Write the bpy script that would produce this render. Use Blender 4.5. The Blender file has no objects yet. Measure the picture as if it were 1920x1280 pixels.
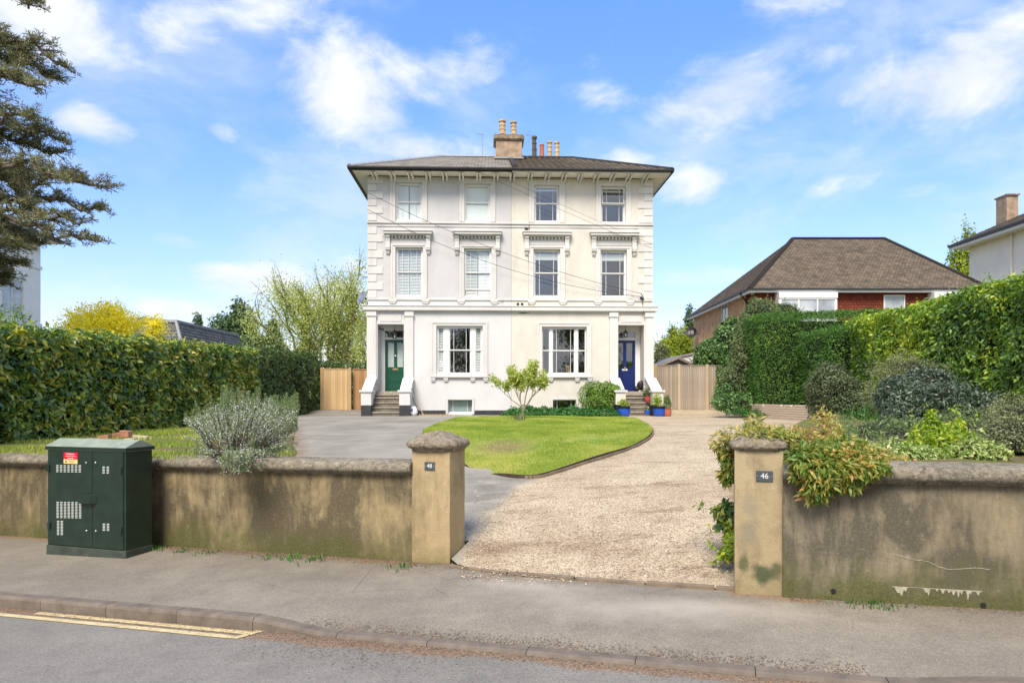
import bpy, bmesh, math, random
import numpy as np
from mathutils import Vector, Matrix, noise
from mathutils.geometry import delaunay_2d_cdt
random.seed(7); RNG = np.random.default_rng(7)
SC = bpy.context.scene
COL = SC.collection
R = math.radians

# ------------------------------------------------------------------ camera
CAMZ = 1.9
cam_d = bpy.data.cameras.new('camera'); cam = bpy.data.objects.new('camera', cam_d); COL.objects.link(cam)
cam.location = (0, 0, CAMZ); cam.rotation_euler = (R(90), 0, 0)
cam_d.sensor_width = 36; cam_d.lens = 24.0; cam_d.shift_y = 105 / 1920
cam_d.clip_start = 0.1; cam_d.clip_end = 5000
SC.camera = cam

# ------------------------------------------------------------------ sky, sun, exposure
SUN_EL, SUN_AZ = 50, 194            # azimuth clockwise from +Y: behind the camera
W = bpy.data.worlds.new('World'); SC.world = W; W.use_nodes = True
nt = W.node_tree; nt.nodes.clear()
def wn(t, **k):
    n = nt.nodes.new(t)
    for a, b in k.items():
        if a.startswith('i_'):
            key = a[2:]; n.inputs[int(key) if key.isdigit() else key].default_value = b
        else: setattr(n, a, b)
    return n
def wl(a, b): nt.links.new(a, b)
def wmath(op, a, b=None):
    n = wn('ShaderNodeMath', operation=op)
    for i, x in enumerate((a, b)):
        if x is None: continue
        if isinstance(x, (int, float)): n.inputs[i].default_value = x
        else: wl(x, n.inputs[i])
    return n.outputs[0]
def wrange(v, a, b, c, d):
    n = wn('ShaderNodeMapRange', interpolation_type='SMOOTHSTEP'); wl(v, n.inputs[0])
    for i, x in enumerate((a, b, c, d)): n.inputs[i + 1].default_value = x
    return n.outputs[0]
sky = wn('ShaderNodeTexSky', sky_type='NISHITA', sun_disc=False, sun_elevation=R(SUN_EL), sun_rotation=R(SUN_AZ),
         air_density=1.0, dust_density=0.6, ozone_density=1.6, altitude=50)
tc = wn('ShaderNodeTexCoord'); D = tc.outputs['Generated']
nrm = wn('ShaderNodeVectorMath', operation='NORMALIZE'); wl(D, nrm.inputs[0]); D = nrm.outputs[0]
mp = wn('ShaderNodeMapping'); mp.inputs['Scale'].default_value = (1, 1, 1.9); wl(D, mp.inputs[0])
def wnoise(scale, det, rough, dist, off=0):
    m = wn('ShaderNodeMapping'); m.inputs['Location'].default_value = (off, off * .7, off * 1.3); wl(mp.outputs[0], m.inputs[0])
    n = wn('ShaderNodeTexNoise', i_Scale=scale, i_Detail=det, i_Roughness=rough, i_Distortion=dist); wl(m.outputs[0], n.inputs['Vector'])
    return n.outputs['Fac']
nA = wnoise(5.5, 10, .6, .35); nB = wnoise(2.3, 5, .5, .2, 3.1); nC = wnoise(17, 6, .6, .25, 6.2)
# cumulus banks: (direction x/y, z/y), angular half width, half height, weight
BLOBS = [((655,165),(175,105),1.05),((720,120),(110,60),.7),((560,25),(200,60),.6),((1370,180),(165,72),1.1),((1530,120),(130,48),.6),
         ((1770,150),(190,95),1.15),((1900,90),(120,90),.9),((165,228),(82,36),1.15),((90,40),(120,90),1.0),((790,275),(190,42),.75),
         ((1290,350),(90,48),.8),((1300,520),(110,30),.8),((350,582),(80,32),1.0),((345,455),(75,24),.8),((480,520),(160,42),.95),
         ((610,560),(150,70),.75),((330,60),(110,70),.55),((1140,180),(90,40),.55),((1450,15),(130,50),.6),((30,330),(120,110),.6),
         ((420,250),(40,22),.7),((860,120),(90,60),.6),((250,120),(90,60),.5),((820,330),(60,30),.4),((1180,300),(60,40),.5),((1740,355),(70,20),.55),((1560,340),(160,35),.45),((120,320),(120,50),.6),((660,500),(60,30),.7)]
acc = None
for (px, py), (hw, hh), wt in BLOBS:
    d = Vector(((px - 960) / 1280, 1, (745 - py) / 1280)); L = d.length; d.normalize()
    sub = wn('ShaderNodeVectorMath', operation='SUBTRACT'); wl(D, sub.inputs[0]); sub.inputs[1].default_value = d
    mul = wn('ShaderNodeVectorMath', operation='MULTIPLY'); wl(sub.outputs[0], mul.inputs[0])
    mul.inputs[1].default_value = (1280 * L / hw, 1280 * L / ((hw + hh) * 1.0), 1280 * L / hh)
    ln = wn('ShaderNodeVectorMath', operation='LENGTH'); wl(mul.outputs[0], ln.inputs[0])
    m = wrange(ln.outputs['Value'], 0.0, 1.45, wt, 0)
    acc = m if acc is None else wmath('MAXIMUM', acc, m)
sep = wn('ShaderNodeSeparateXYZ'); wl(D, sep.inputs[0])
back = wrange(sep.outputs['Y'], -.25, .45, .85, 0.0)          # added cloud out of view behind, thickened so the panes mirror grey
side = wrange(wmath('ABSOLUTE', sep.outputs['X']), .66, .8, 0, .3)
cov = wmath('MAXIMUM', wmath('MAXIMUM', acc, back), side)
dens = wmath('ADD', cov, wmath('MULTIPLY', wmath('SUBTRACT', nA, .5), 2.3))
dens = wmath('ADD', dens, wmath('MULTIPLY', wmath('SUBTRACT', nC, .5), .75))
dens = wmath('ADD', dens, wmath('MULTIPLY', wmath('SUBTRACT', nB, .5), .8))
alpha = wrange(dens, .12, 1.12, 0, .95)
wisp = wrange(wmath('ADD', nB, wmath('MULTIPLY', nA, .6)), .72, 1.02, 0, .42)
alpha = wmath('MAXIMUM', alpha, wisp)
cc = wn('ShaderNodeMix', data_type='RGBA'); wl(wrange(nA, .35, .65, 0, 1), cc.inputs[0])
cc.inputs[6].default_value = (2.35, 2.5, 2.8, 1); cc.inputs[7].default_value = (2.95, 3.0, 3.05, 1)
hs = wn('ShaderNodeHueSaturation', i_Saturation=1.2, i_Value=.92); wl(sky.outputs[0], hs.inputs['Color'])
gr = wn('ShaderNodeValToRGB'); wl(sep.outputs['Z'], gr.inputs[0]); el = gr.color_ramp.elements; el.new(.3)
for e_, (p_, c_) in zip(el, ((0.0, (.60, .49, .54)), (.2, (.80, .70, .80)), (.6, (.92, .93, 1.06)))): e_.position = p_; e_.color = (*c_, 1)
gm = wn('ShaderNodeMix', data_type='RGBA', blend_type='MULTIPLY'); gm.inputs[0].default_value = 1; wl(hs.outputs[0], gm.inputs[6]); wl(gr.outputs[0], gm.inputs[7])
mx = wn('ShaderNodeMix', data_type='RGBA'); wl(alpha, mx.inputs[0]); wl(gm.outputs[2], mx.inputs[6]); wl(cc.outputs[2], mx.inputs[7])
bg = wn('ShaderNodeBackground'); bg.inputs[1].default_value = .15; wl(mx.outputs[2], bg.inputs[0])
wo = wn('ShaderNodeOutputWorld'); wl(bg.outputs[0], wo.inputs[0])
sun_d = bpy.data.lights.new('sun', 'SUN'); sun = bpy.data.objects.new('sun', sun_d); COL.objects.link(sun)
sun_d.energy = 2.1; sun_d.angle = R(24); sun_d.color = (1, .90, .77)
sdir = Vector((math.sin(R(SUN_AZ)) * math.cos(R(SUN_EL)), math.cos(R(SUN_AZ)) * math.cos(R(SUN_EL)), math.sin(R(SUN_EL))))
sun.rotation_euler = (-sdir).to_track_quat('-Z', 'Y').to_euler(); sun.location = (-10, -10, 30)
vs = SC.view_settings; SC.display_settings.display_device = 'sRGB'
vs.view_transform = 'Standard'; vs.look = 'None'; vs.exposure = 1.28; vs.gamma = 1; vs.use_curve_mapping = False
SC.cycles.max_bounces = 7; SC.cycles.transparent_max_bounces = 12; SC.cycles.diffuse_bounces = 3

# ------------------------------------------------------------------ object helpers
LOCF = {}
I4 = Matrix.Identity(4)
SA, CA = math.sin(R(17)), math.cos(R(17))
STREET = Matrix.Rotation(R(-17), 4, 'Z')                    # street frame: x = along the street, y = away from it
HOUSE = Matrix.Translation((-.03, 29, 0)) @ Matrix.Rotation(R(2), 4, 'Z')

def tag(o, label=None, cat=None, group=None, kind=None):
    if label: o['label'] = label
    if cat: o['category'] = cat
    if group: o['group'] = group
    if kind: o['kind'] = kind
    return o
def thing(name, label, cat, loc=(0, 0, 0), frame=I4, group=None):
    o = bpy.data.objects.new(name, None); COL.objects.link(o); o.empty_display_size = .2
    o.matrix_world = frame @ Matrix.Translation(loc)
    LOCF[o.name] = Vector(loc)
    return tag(o, label, cat, group)
def link(name, me, parent=None, kind=None, frame=I4):
    o = bpy.data.objects.new(name, me); COL.objects.link(o)
    if parent is not None:
        o.parent = parent; LOCF[o.name] = LOCF[parent.name]
    else:
        o.matrix_world = frame; LOCF[o.name] = Vector((0, 0, 0))
    if kind: o['kind'] = kind
    return o
def inst(name, me, pos, parent, rz=0, scale=None):
    o = bpy.data.objects.new(name, me); COL.objects.link(o); o.parent = parent
    o.location = Vector(pos) - LOCF[parent.name]; o.rotation_euler = (0, 0, rz)
    if scale: o.scale = scale
    LOCF[o.name] = Vector(pos)
    return o

class MB:
    def __init__(s): s.v = []; s.f = []
    def add(s, vs, fs):
        n = len(s.v); s.v += [tuple(v) for v in vs]; s.f += [[i + n for i in f] for f in fs]; return s
    def hexa(s, p): return s.add(p, [(0,3,2,1),(4,5,6,7),(0,1,5,4),(1,2,6,5),(2,3,7,6),(3,0,4,7)])
    def box(s, x0, x1, y0, y1, z0, z1):
        return s.hexa([(x0,y0,z0),(x1,y0,z0),(x1,y1,z0),(x0,y1,z0),(x0,y0,z1),(x1,y0,z1),(x1,y1,z1),(x0,y1,z1)])
    def quad(s, *p): return s.add(p, [tuple(range(len(p)))])
    def prism(s, poly, lo, hi, axis='y'):
        m = {'y': lambda a, b, t: (a, t, b), 'x': lambda a, b, t: (t, a, b), 'z': lambda a, b, t: (a, b, t)}[axis]
        n = len(poly); vs = [m(a, b, lo) for a, b in poly] + [m(a, b, hi) for a, b in poly]
        return s.add(vs, [tuple(range(n))[::-1], tuple(range(n, 2 * n))] + [(i, (i + 1) % n, n + (i + 1) % n, n + i) for i in range(n)])
    def tube(s, pts, r0, r1=None, n=6, cap=True):
        pts = [Vector(p) for p in pts]; r1 = r0 if r1 is None else r1; vs = []; k = len(pts)
        for i, p in enumerate(pts):
            t = (pts[min(i + 1, k - 1)] - pts[max(i - 1, 0)]).normalized()
            a = t.cross(Vector((0, 0, 1)) if abs(t.z) < .9 else Vector((1, 0, 0))).normalized(); b = t.cross(a)
            r = r0 + (r1 - r0) * i / max(k - 1, 1)
            vs += [p + a * r * math.cos(2 * math.pi * j / n) + b * r * math.sin(2 * math.pi * j / n) for j in range(n)]
        fs = [(i * n + j, i * n + (j + 1) % n, (i + 1) * n + (j + 1) % n, (i + 1) * n + j) for i in range(k - 1) for j in range(n)]
        if cap: fs += [tuple(range(n)), tuple(range((k - 1) * n, k * n))]
        return s.add(vs, fs)
    def lathe(s, prof, c=(0, 0, 0), n=16):
        vs = []; k = len(prof)
        for r, z in prof:
            vs += [(c[0] + r * math.cos(2 * math.pi * j / n), c[1] + r * math.sin(2 * math.pi * j / n), c[2] + z) for j in range(n)]
        fs = [(i * n + j, i * n + (j + 1) % n, (i + 1) * n + (j + 1) % n, (i + 1) * n + j) for i in range(k - 1) for j in range(n)]
        return s.add(vs, fs + [tuple(range(n))[::-1], tuple(range((k - 1) * n, k * n))])
    def wall(s, x0, x1, z0, z1, holes, y=0, depth=.3):
        xs = sorted({x0, x1, *[h[0] for h in holes], *[h[1] for h in holes]}); zs = sorted({z0, z1, *[h[2] for h in holes], *[h[3] for h in holes]})
        inside = lambda x, z: any(h[0] < x < h[1] and h[2] < z < h[3] for h in holes)
        for a, b in zip(xs, xs[1:]):
            for c, d in zip(zs, zs[1:]):
                if not inside((a + b) / 2, (c + d) / 2):
                    s.quad((a, y, c), (b, y, c), (b, y, d), (a, y, d)); s.quad((b, y + depth, c), (a, y + depth, c), (a, y + depth, d), (b, y + depth, d))
        for h in holes:
            s.quad((h[0], y, h[2]), (h[0], y, h[3]), (h[0], y + depth, h[3]), (h[0], y + depth, h[2]))
            s.quad((h[1], y, h[3]), (h[1], y, h[2]), (h[1], y + depth, h[2]), (h[1], y + depth, h[3]))
            s.quad((h[0], y, h[3]), (h[1], y, h[3]), (h[1], y + depth, h[3]), (h[0], y + depth, h[3]))
            s.quad((h[1], y, h[2]), (h[0], y, h[2]), (h[0], y + depth, h[2]), (h[1], y + depth, h[2]))
        for x in (x0, x1): s.quad((x, y, z0), (x, y, z1), (x, y + depth, z1), (x, y + depth, z0))
        return s
    def mesh(s, name, mat, off=Vector((0, 0, 0)), smooth=False):
        me = bpy.data.meshes.new(name); me.from_pydata([tuple(Vector(v) - off) for v in s.v], [], s.f)
        if mat: me.materials.append(mat)
        if smooth: me.polygons.foreach_set('use_smooth', [True] * len(me.polygons))
        me.update(); return me
    def build(s, name, mat, parent=None, smooth=False, bevel=0, kind=None, frame=I4, auto=None):
        off = LOCF[parent.name] if parent is not None else Vector((0, 0, 0))
        me = s.mesh(name, mat, off, smooth); o = link(name, me, parent, kind, frame)
        if parent is not None: LOCF[o.name] = LOCF[parent.name]
        if bevel:
            m = o.modifiers.new('bevel', 'BEVEL'); m.width = bevel; m.segments = 2; m.limit_method = 'ANGLE'
        return o

def fast_mesh(name, V, F, mat, smooth=False):
    V = np.asarray(V, np.float32); F = np.asarray(F, np.int32); me = bpy.data.meshes.new(name)
    me.vertices.add(len(V)); me.vertices.foreach_set('co', V.ravel())
    me.loops.add(F.size); me.loops.foreach_set('vertex_index', F.ravel())
    me.polygons.add(len(F)); k = F.shape[1]
    me.polygons.foreach_set('loop_start', np.arange(0, F.size, k, dtype=np.int32))
    try: me.polygons.foreach_set('loop_total', np.full(len(F), k, np.int32))
    except Exception: pass
    if smooth: me.polygons.foreach_set('use_smooth', np.ones(len(F), bool))
    me.materials.append(mat); me.update(calc_edges=True); me.validate(); return me
def unit(a): return a / np.maximum(np.linalg.norm(a, axis=1, keepdims=True), 1e-6)
def leaf_mesh(name, P, N, L, Wd, mat, off, up=.4, rnd=.7, droop=.3, full=True, along=0.0):
    """leaf shaped faces at points P (world), blades facing roughly N"""
    n = len(P); P = P - np.array(off)
    Z = np.array([0, 0, 1.0])
    nn = unit(N * .8 + Z * up + RNG.normal(0, rnd, (n, 3)))
    d = unit(np.cross(nn, RNG.normal(0, 1, (n, 3))) - Z * droop + N * along)
    sd = unit(np.cross(d, nn)); nn = np.cross(sd, d)
    l = (L * RNG.uniform(.45, 1.35, n))[:, None]; w = l * (Wd / L)
    if full:
        V = np.stack([P, P + d*l*.45 + sd*w*.5 + nn*w*.18, P + d*l*.5, P + d*l*.45 - sd*w*.5 + nn*w*.18, P + d*l - nn*l*.12], 1).reshape(-1, 3)
        b = (np.arange(n) * 5)[:, None]
        F = np.concatenate([b + [0, 1, 2], b + [0, 2, 3], b + [1, 4, 2], b + [2, 4, 3]])
    else:
        V = np.stack([P, P + d*l*.5 + sd*w*.5, P + d*l, P + d*l*.5 - sd*w*.5], 1).reshape(-1, 3)
        b = (np.arange(n) * 4)[:, None]; F = b + [0, 1, 2, 3]
    return fast_mesh(name, V, F, mat)
def wx(px, Y): return (px - 960) * Y / 1280
def wz(py, Y): return CAMZ + (745 - py) * Y / 1280
def WP(px, py, Y): return Vector((wx(px, Y), Y, wz(py, Y)))
# ------------------------------------------------------------------ materials
class NT:
    def __init__(s, name):
        s.m = bpy.data.materials.new(name); s.m.use_nodes = True; s.t = s.m.node_tree; s.t.nodes.clear()
        s.out = s.n('ShaderNodeOutputMaterial'); s.co = s.n('ShaderNodeTexCoord')
    def n(s, t, **k):
        x = s.t.nodes.new(t)
        for a, b in k.items(): setattr(x, a, b)
        return x
    def l(s, a, b): s.t.links.new(a, b)
    def put(s, inp, v):
        if v is None: return
        if isinstance(v, (int, float)): inp.default_value = v
        elif isinstance(v, (tuple, list)): inp.default_value = (*v, 1) if len(v) == 3 and inp.type == 'RGBA' else v
        else: s.l(v, inp)
    def math(s, op, a, b=None, c=None, clamp=False):
        x = s.n('ShaderNodeMath', operation=op, use_clamp=clamp)
        for i, v in enumerate((a, b, c)): s.put(x.inputs[i], v)
        return x.outputs[0]
    def noise(s, scale, det=5, rough=.55, dist=0, vec=None, stretch=None, off=0):
        v = vec or s.co.outputs['Object']
        m = s.n('ShaderNodeMapping'); s.l(v, m.inputs[0]); m.inputs['Location'].default_value = (off, off*.6, -off)
        if stretch: m.inputs['Scale'].default_value = stretch
        x = s.n('ShaderNodeTexNoise'); s.l(m.outputs[0], x.inputs['Vector'])
        for k, q in (('Scale', scale), ('Detail', det), ('Roughness', rough), ('Distortion', dist)): x.inputs[k].default_value = q
        return x.outputs['Fac']
    def voro(s, scale, feature='F1', vec=None, out='Distance', rnd=1):
        x = s.n('ShaderNodeTexVoronoi', feature=feature); s.l(vec or s.co.outputs['Object'], x.inputs['Vector'])
        x.inputs['Scale'].default_value = scale; x.inputs['Randomness'].default_value = rnd; return x.outputs[out]
    def ramp(s, f, stops, interp='LINEAR'):
        x = s.n('ShaderNodeValToRGB'); s.l(f, x.inputs[0]); e = x.color_ramp.elements; x.color_ramp.interpolation = interp
        while len(e) < len(stops): e.new(.5)
        for i, (p, c) in enumerate(stops):
            e[i].position = p; e[i].color = (c, c, c, 1) if isinstance(c, (int, float)) else (*c, 1)
        return x.outputs[0]
    def mix(s, f, a, b, mode='MIX'):
        x = s.n('ShaderNodeMix', data_type='RGBA', blend_type=mode); s.put(x.inputs[0], f); s.put(x.inputs[6], a); s.put(x.inputs[7], b); return x.outputs[2]
    def rng(s, v, a, b, c=0, d=1):
        x = s.n('ShaderNodeMapRange'); s.put(x.inputs[0], v)
        for i, q in enumerate((a, b, c, d)): x.inputs[i+1].default_value = q
        return x.outputs[0]
    def sep(s, v=None):
        x = s.n('ShaderNodeSeparateXYZ'); s.l(v or s.co.outputs['Object'], x.inputs[0]); return x.outputs
    def comb(s, a, b, c=0):
        x = s.n('ShaderNodeCombineXYZ')
        for i, q in enumerate((a, b, c)): s.put(x.inputs[i], q)
        return x.outputs[0]
    def bump(s, h, strength=.4, dist=.01):
        x = s.n('ShaderNodeBump'); s.l(h, x.inputs['Height']); x.inputs['Strength'].default_value = strength; x.inputs['Distance'].default_value = dist; return x.outputs[0]
    def bsdf(s, col, rough=.7, normal=None, metal=0, spec=None, **k):
        x = s.n('ShaderNodeBsdfPrincipled'); s.put(x.inputs['Base Color'], col); s.put(x.inputs['Roughness'], rough); x.inputs['Metallic'].default_value = metal
        if normal is not None: s.l(normal, x.inputs['Normal'])
        if spec is not None: x.inputs['Specular IOR Level'].default_value = spec
        for a, b in k.items(): s.put(x.inputs[a.replace('_', ' ')], b)
        return x.outputs[0]
    def done(s, sh): s.l(sh, s.out.inputs[0]); return s.m

def m_plain(name, c, rough=.6, metal=0, var=.12, scale=6, bump=.15, bscale=40, spec=None):
    t = NT(name); f = t.noise(scale, 6, .6); g = t.noise(bscale, 4, .6)
    col = t.mix(1, t.ramp(f, [(.3, 1 - var), (.7, 1 + var * .4)]), c, 'MULTIPLY')
    return t.done(t.bsdf(col, t.rng(g, .3, .7, rough - .08, rough + .08), t.bump(g, bump, .004), metal, spec))
def m_leaf(name, stops, rough=.45, trans=.3, patch=1.2, pw=.5, spec=.4):
    t = NT(name); geo = t.n('ShaderNodeNewGeometry'); rnd = geo.outputs['Random Per Island']
    p = t.noise(patch, 3, .5)
    f = t.math('ADD', t.math('MULTIPLY', rnd, 1 - pw), t.math('MULTIPLY', t.rng(p, .32, .68), pw))
    col = t.ramp(f, stops); b = t.bsdf(col, rough, spec=spec)
    tr = t.n('ShaderNodeBsdfTranslucent'); t.l(t.mix(1, col, (1.5, 1.6, .7), 'MULTIPLY'), tr.inputs[0])
    mx = t.n('ShaderNodeMixShader'); mx.inputs[0].default_value = trans; t.l(b, mx.inputs[1]); t.l(tr.outputs[0], mx.inputs[2])
    return t.done(mx.outputs[0])
def m_render(name, c, stain=.1, streak=True):
    t = NT(name); a = t.noise(.7, 5, .6); b = t.noise(1.0, 7, .62, .8, stretch=(1.3, 1.3, .6)); g = t.noise(55, 5, .65)
    k = t.ramp(a, [(.3, 1 - stain), (.7, 1.0)]); k2 = t.ramp(b, [(.34, 1 - stain * 1.3), (.56, 1.0)])
    col = t.mix(1, t.mix(1, c, k, 'MULTIPLY'), k2, 'MULTIPLY')
    return t.done(t.bsdf(col, .75, t.bump(g, .12, .004), spec=.25))
def m_brick(name, c1, c2, mortar, bw=.225, bh=.075, ms=.012, mode='box', dark=.25, bumpd=.006, rough=.85):
    t = NT(name)
    if mode == 'uv': vec = t.co.outputs['UV']
    else:
        s = t.sep(); vec = t.comb(t.math('ADD', s[0], s[1]), s[2])
    b = t.n('ShaderNodeTexBrick'); t.l(vec, b.inputs['Vector'])
    for k, q in (('Scale', 1), ('Brick Width', bw), ('Row Height', bh), ('Mortar Size', ms), ('Mortar Smooth', .2), ('Bias', 0)): b.inputs[k].default_value = q
    b.inputs['Color1'].default_value = (*c1, 1); b.inputs['Color2'].default_value = (*c2, 1); b.inputs['Mortar'].default_value = (*mortar, 1)
    n1 = t.noise(2.2, 6, .6); n2 = t.noise(24, 5, .6)
    col = t.mix(1, b.outputs['Color'], t.ramp(n1, [(.3, 1 - dark), (.7, 1.1)]), 'MULTIPLY')
    col = t.mix(1, col, t.ramp(n2, [(.3, .82), (.7, 1.12)]), 'MULTIPLY')
    h = t.math('SUBTRACT', t.math('MULTIPLY', n2, .3), b.outputs['Fac'])
    return t.done(t.bsdf(col, rough, t.bump(h, .6, bumpd), spec=.2))
def m_wood(name, c1, c2, rough=.75):
    t = NT(name); a = t.noise(3, 6, .6, .6, stretch=(6, 6, .5)); info = t.n('ShaderNodeObjectInfo')
    col = t.mix(t.rng(a, .3, .7), c1, c2); col = t.mix(1, col, t.ramp(info.outputs['Random'], [(0, .8), (1, 1.12)]), 'MULTIPLY')
    kn = t.voro(2.6); col = t.mix(t.rng(kn, .06, .0, 0, .6), col, (c1[0]*.4, c1[1]*.35, c1[2]*.3))
    return t.done(t.bsdf(col, rough, t.bump(a, .3, .003), spec=.2))
def m_asphalt(name, base, grit=240, dust=(.30, .27, .23), dn=.5, attr=None, leafc=(.15, .09, .05)):
    t = NT(name); a = t.noise(.55, 6, .62); b = t.noise(3.4, 6, .65); g = t.noise(grit, 3, .7); v = t.voro(grit * .45, out='Color')
    vs = t.sep(v)[0]; f = t.noise(.9, 5, .55, .5, stretch=(.35, 1.6, 1), off=4)
    col = t.mix(t.rng(a, .35, .68, 0, dn), base, dust)
    col = t.mix(t.rng(b, .42, .7, 0, .35), col, (base[0]*.6, base[1]*.6, base[2]*.62))
    col = t.mix(t.rng(f, .55, .75, 0, .3), col, (dust[0]*1.15, dust[1]*1.12, dust[2]*1.1))
    col = t.mix(1, col, t.ramp(vs, [(0, .80), (.6, 1.02), (1, 1.22)]), 'MULTIPLY')
    col = t.mix(1, col, t.ramp(g, [(.3, .86), (.7, 1.12)]), 'MULTIPLY')
    du = t.n('ShaderNodeAttribute', attribute_name='dust').outputs['Fac']
    col = t.mix(t.math('MULTIPLY', t.rng(t.math('ADD', du, t.math('MULTIPLY', t.math('SUBTRACT', t.noise(1.7, 8, .7, off=12), .5), 1.2)), .35, 1.1), .6), col, (.47, .42, .35))
    if attr:
        at = t.n('ShaderNodeAttribute', attribute_name=attr).outputs['Fac']
        m = t.rng(t.math('ADD', at, t.math('MULTIPLY', t.math('SUBTRACT', t.noise(2.2, 7, .7), .5), 1.3)), .45, .8)
        m = t.math('MULTIPLY', m, t.rng(t.noise(60, 3, .7), .35, .6, .35, .95))
        col = t.mix(m, col, t.mix(t.rng(vs, .2, .8), leafc, (leafc[0]*2.1, leafc[1]*2.1, leafc[2]*2.1)))
    # fine cracks
    cr = t.n('ShaderNodeTexVoronoi', feature='DISTANCE_TO_EDGE'); t.l(t.mix(.18, t.co.outputs['Object'], t.n('ShaderNodeTexNoise').outputs['Color']), cr.inputs['Vector']); cr.inputs['Scale'].default_value = .8
    ck = t.math('MULTIPLY', t.rng(cr.outputs['Distance'], .006, .0), t.rng(t.noise(.5, 3, .5, off=9), .5, .62))
    col = t.mix(t.math('MULTIPLY', ck, .35), col, (.03, .028, .025))
    return t.done(t.bsdf(col, .85, t.bump(t.math('ADD', g, vs), .3, .003), spec=.25))
def m_drive(name):
    """tarmac and gravel, mixed by the 'gravel' attribute"""
    t = NT(name); at = t.n('ShaderNodeAttribute', attribute_name='gravel').outputs['Fac']
    lf = t.n('ShaderNodeAttribute', attribute_name='litter').outputs['Fac']
    w1 = t.noise(.5, 5, .6, .4); g = t.noise(180, 3, .7)
    tar = t.mix(t.rng(w1, .35, .65), (.19, .18, .152), (.325, .308, .262)); tar = t.mix(t.rng(t.noise(1.4, 5, .6, 1.2, stretch=(.4, 1.5, 1), off=2), .5, .7, 0, .6), tar, (.40, .37, .32))
    tar = t.mix(1, tar, t.ramp(g, [(.3, .75), (.7, 1.2)]), 'MULTIPLY')
    v = t.n('ShaderNodeTexVoronoi'); t.l(t.co.outputs['Object'], v.inputs['Vector']); v.inputs['Scale'].default_value = 58
    v2 = t.n('ShaderNodeTexVoronoi'); t.l(t.co.outputs['Object'], v2.inputs['Vector']); v2.inputs['Scale'].default_value = 120
    r1 = t.sep(v.outputs['Color']); r2 = t.sep(v2.outputs['Color'])
    sc = t.ramp(r1[0], [(0, (.26, .19, .12)), (.15, (.44, .34, .22)), (.5, (.60, .48, .33)), (.8, (.73, .61, .45)), (1, (.84, .75, .60))])
    sc2 = t.ramp(r2[1], [(0, (.30, .22, .15)), (.4, (.55, .44, .30)), (1, (.76, .65, .49))])
    gr = t.mix(t.rng(r1[2], .35, .65, .15, .75), sc, sc2)
    gr = t.mix(1, gr, t.ramp(v.outputs['Distance'], [(.0, 1.08), (.5, .98), (.8, .68)]), 'MULTIPLY')
    big = t.noise(.6, 6, .65, .5, off=3); mid = t.noise(2.6, 6, .7, .8, stretch=(.6, 1.6, 1), off=5)
    gr = t.mix(1, gr, (.88, .89, .87), 'MULTIPLY'); gr = t.mix(t.rng(big, .45, .68, 0, .45), gr, t.mix(1, gr, (.62, .56, .52), 'MULTIPLY'))
    gr = t.mix(t.rng(mid, .52, .66, 0, .62), gr, t.mix(1, gr, (.42, .36, .31), 'MULTIPLY'))
    m = t.rng(t.math('ADD', at, t.math('MULTIPLY', t.math('SUBTRACT', t.noise(1.3, 8, .75), .5), .9)), .35, .62)
    m = t.math('MULTIPLY', m, 1)
    col = t.mix(m, tar, gr)
    lm = t.math('MULTIPLY', t.rng(t.math('ADD', lf, t.math('MULTIPLY', t.math('SUBTRACT', t.noise(3, 7, .7, off=7), .5), 1.1)), .4, .8), .75)
    col = t.mix(lm, col, t.mix(r2[0], (.10, .06, .035), (.30, .2, .12)))
    h = t.math('ADD', t.math('MULTIPLY', t.math('SUBTRACT', 1, v.outputs['Distance']), m), t.math('MULTIPLY', g, .3))
    return t.done(t.bsdf(col, .85, t.bump(h, .5, .008), spec=.2))
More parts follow.
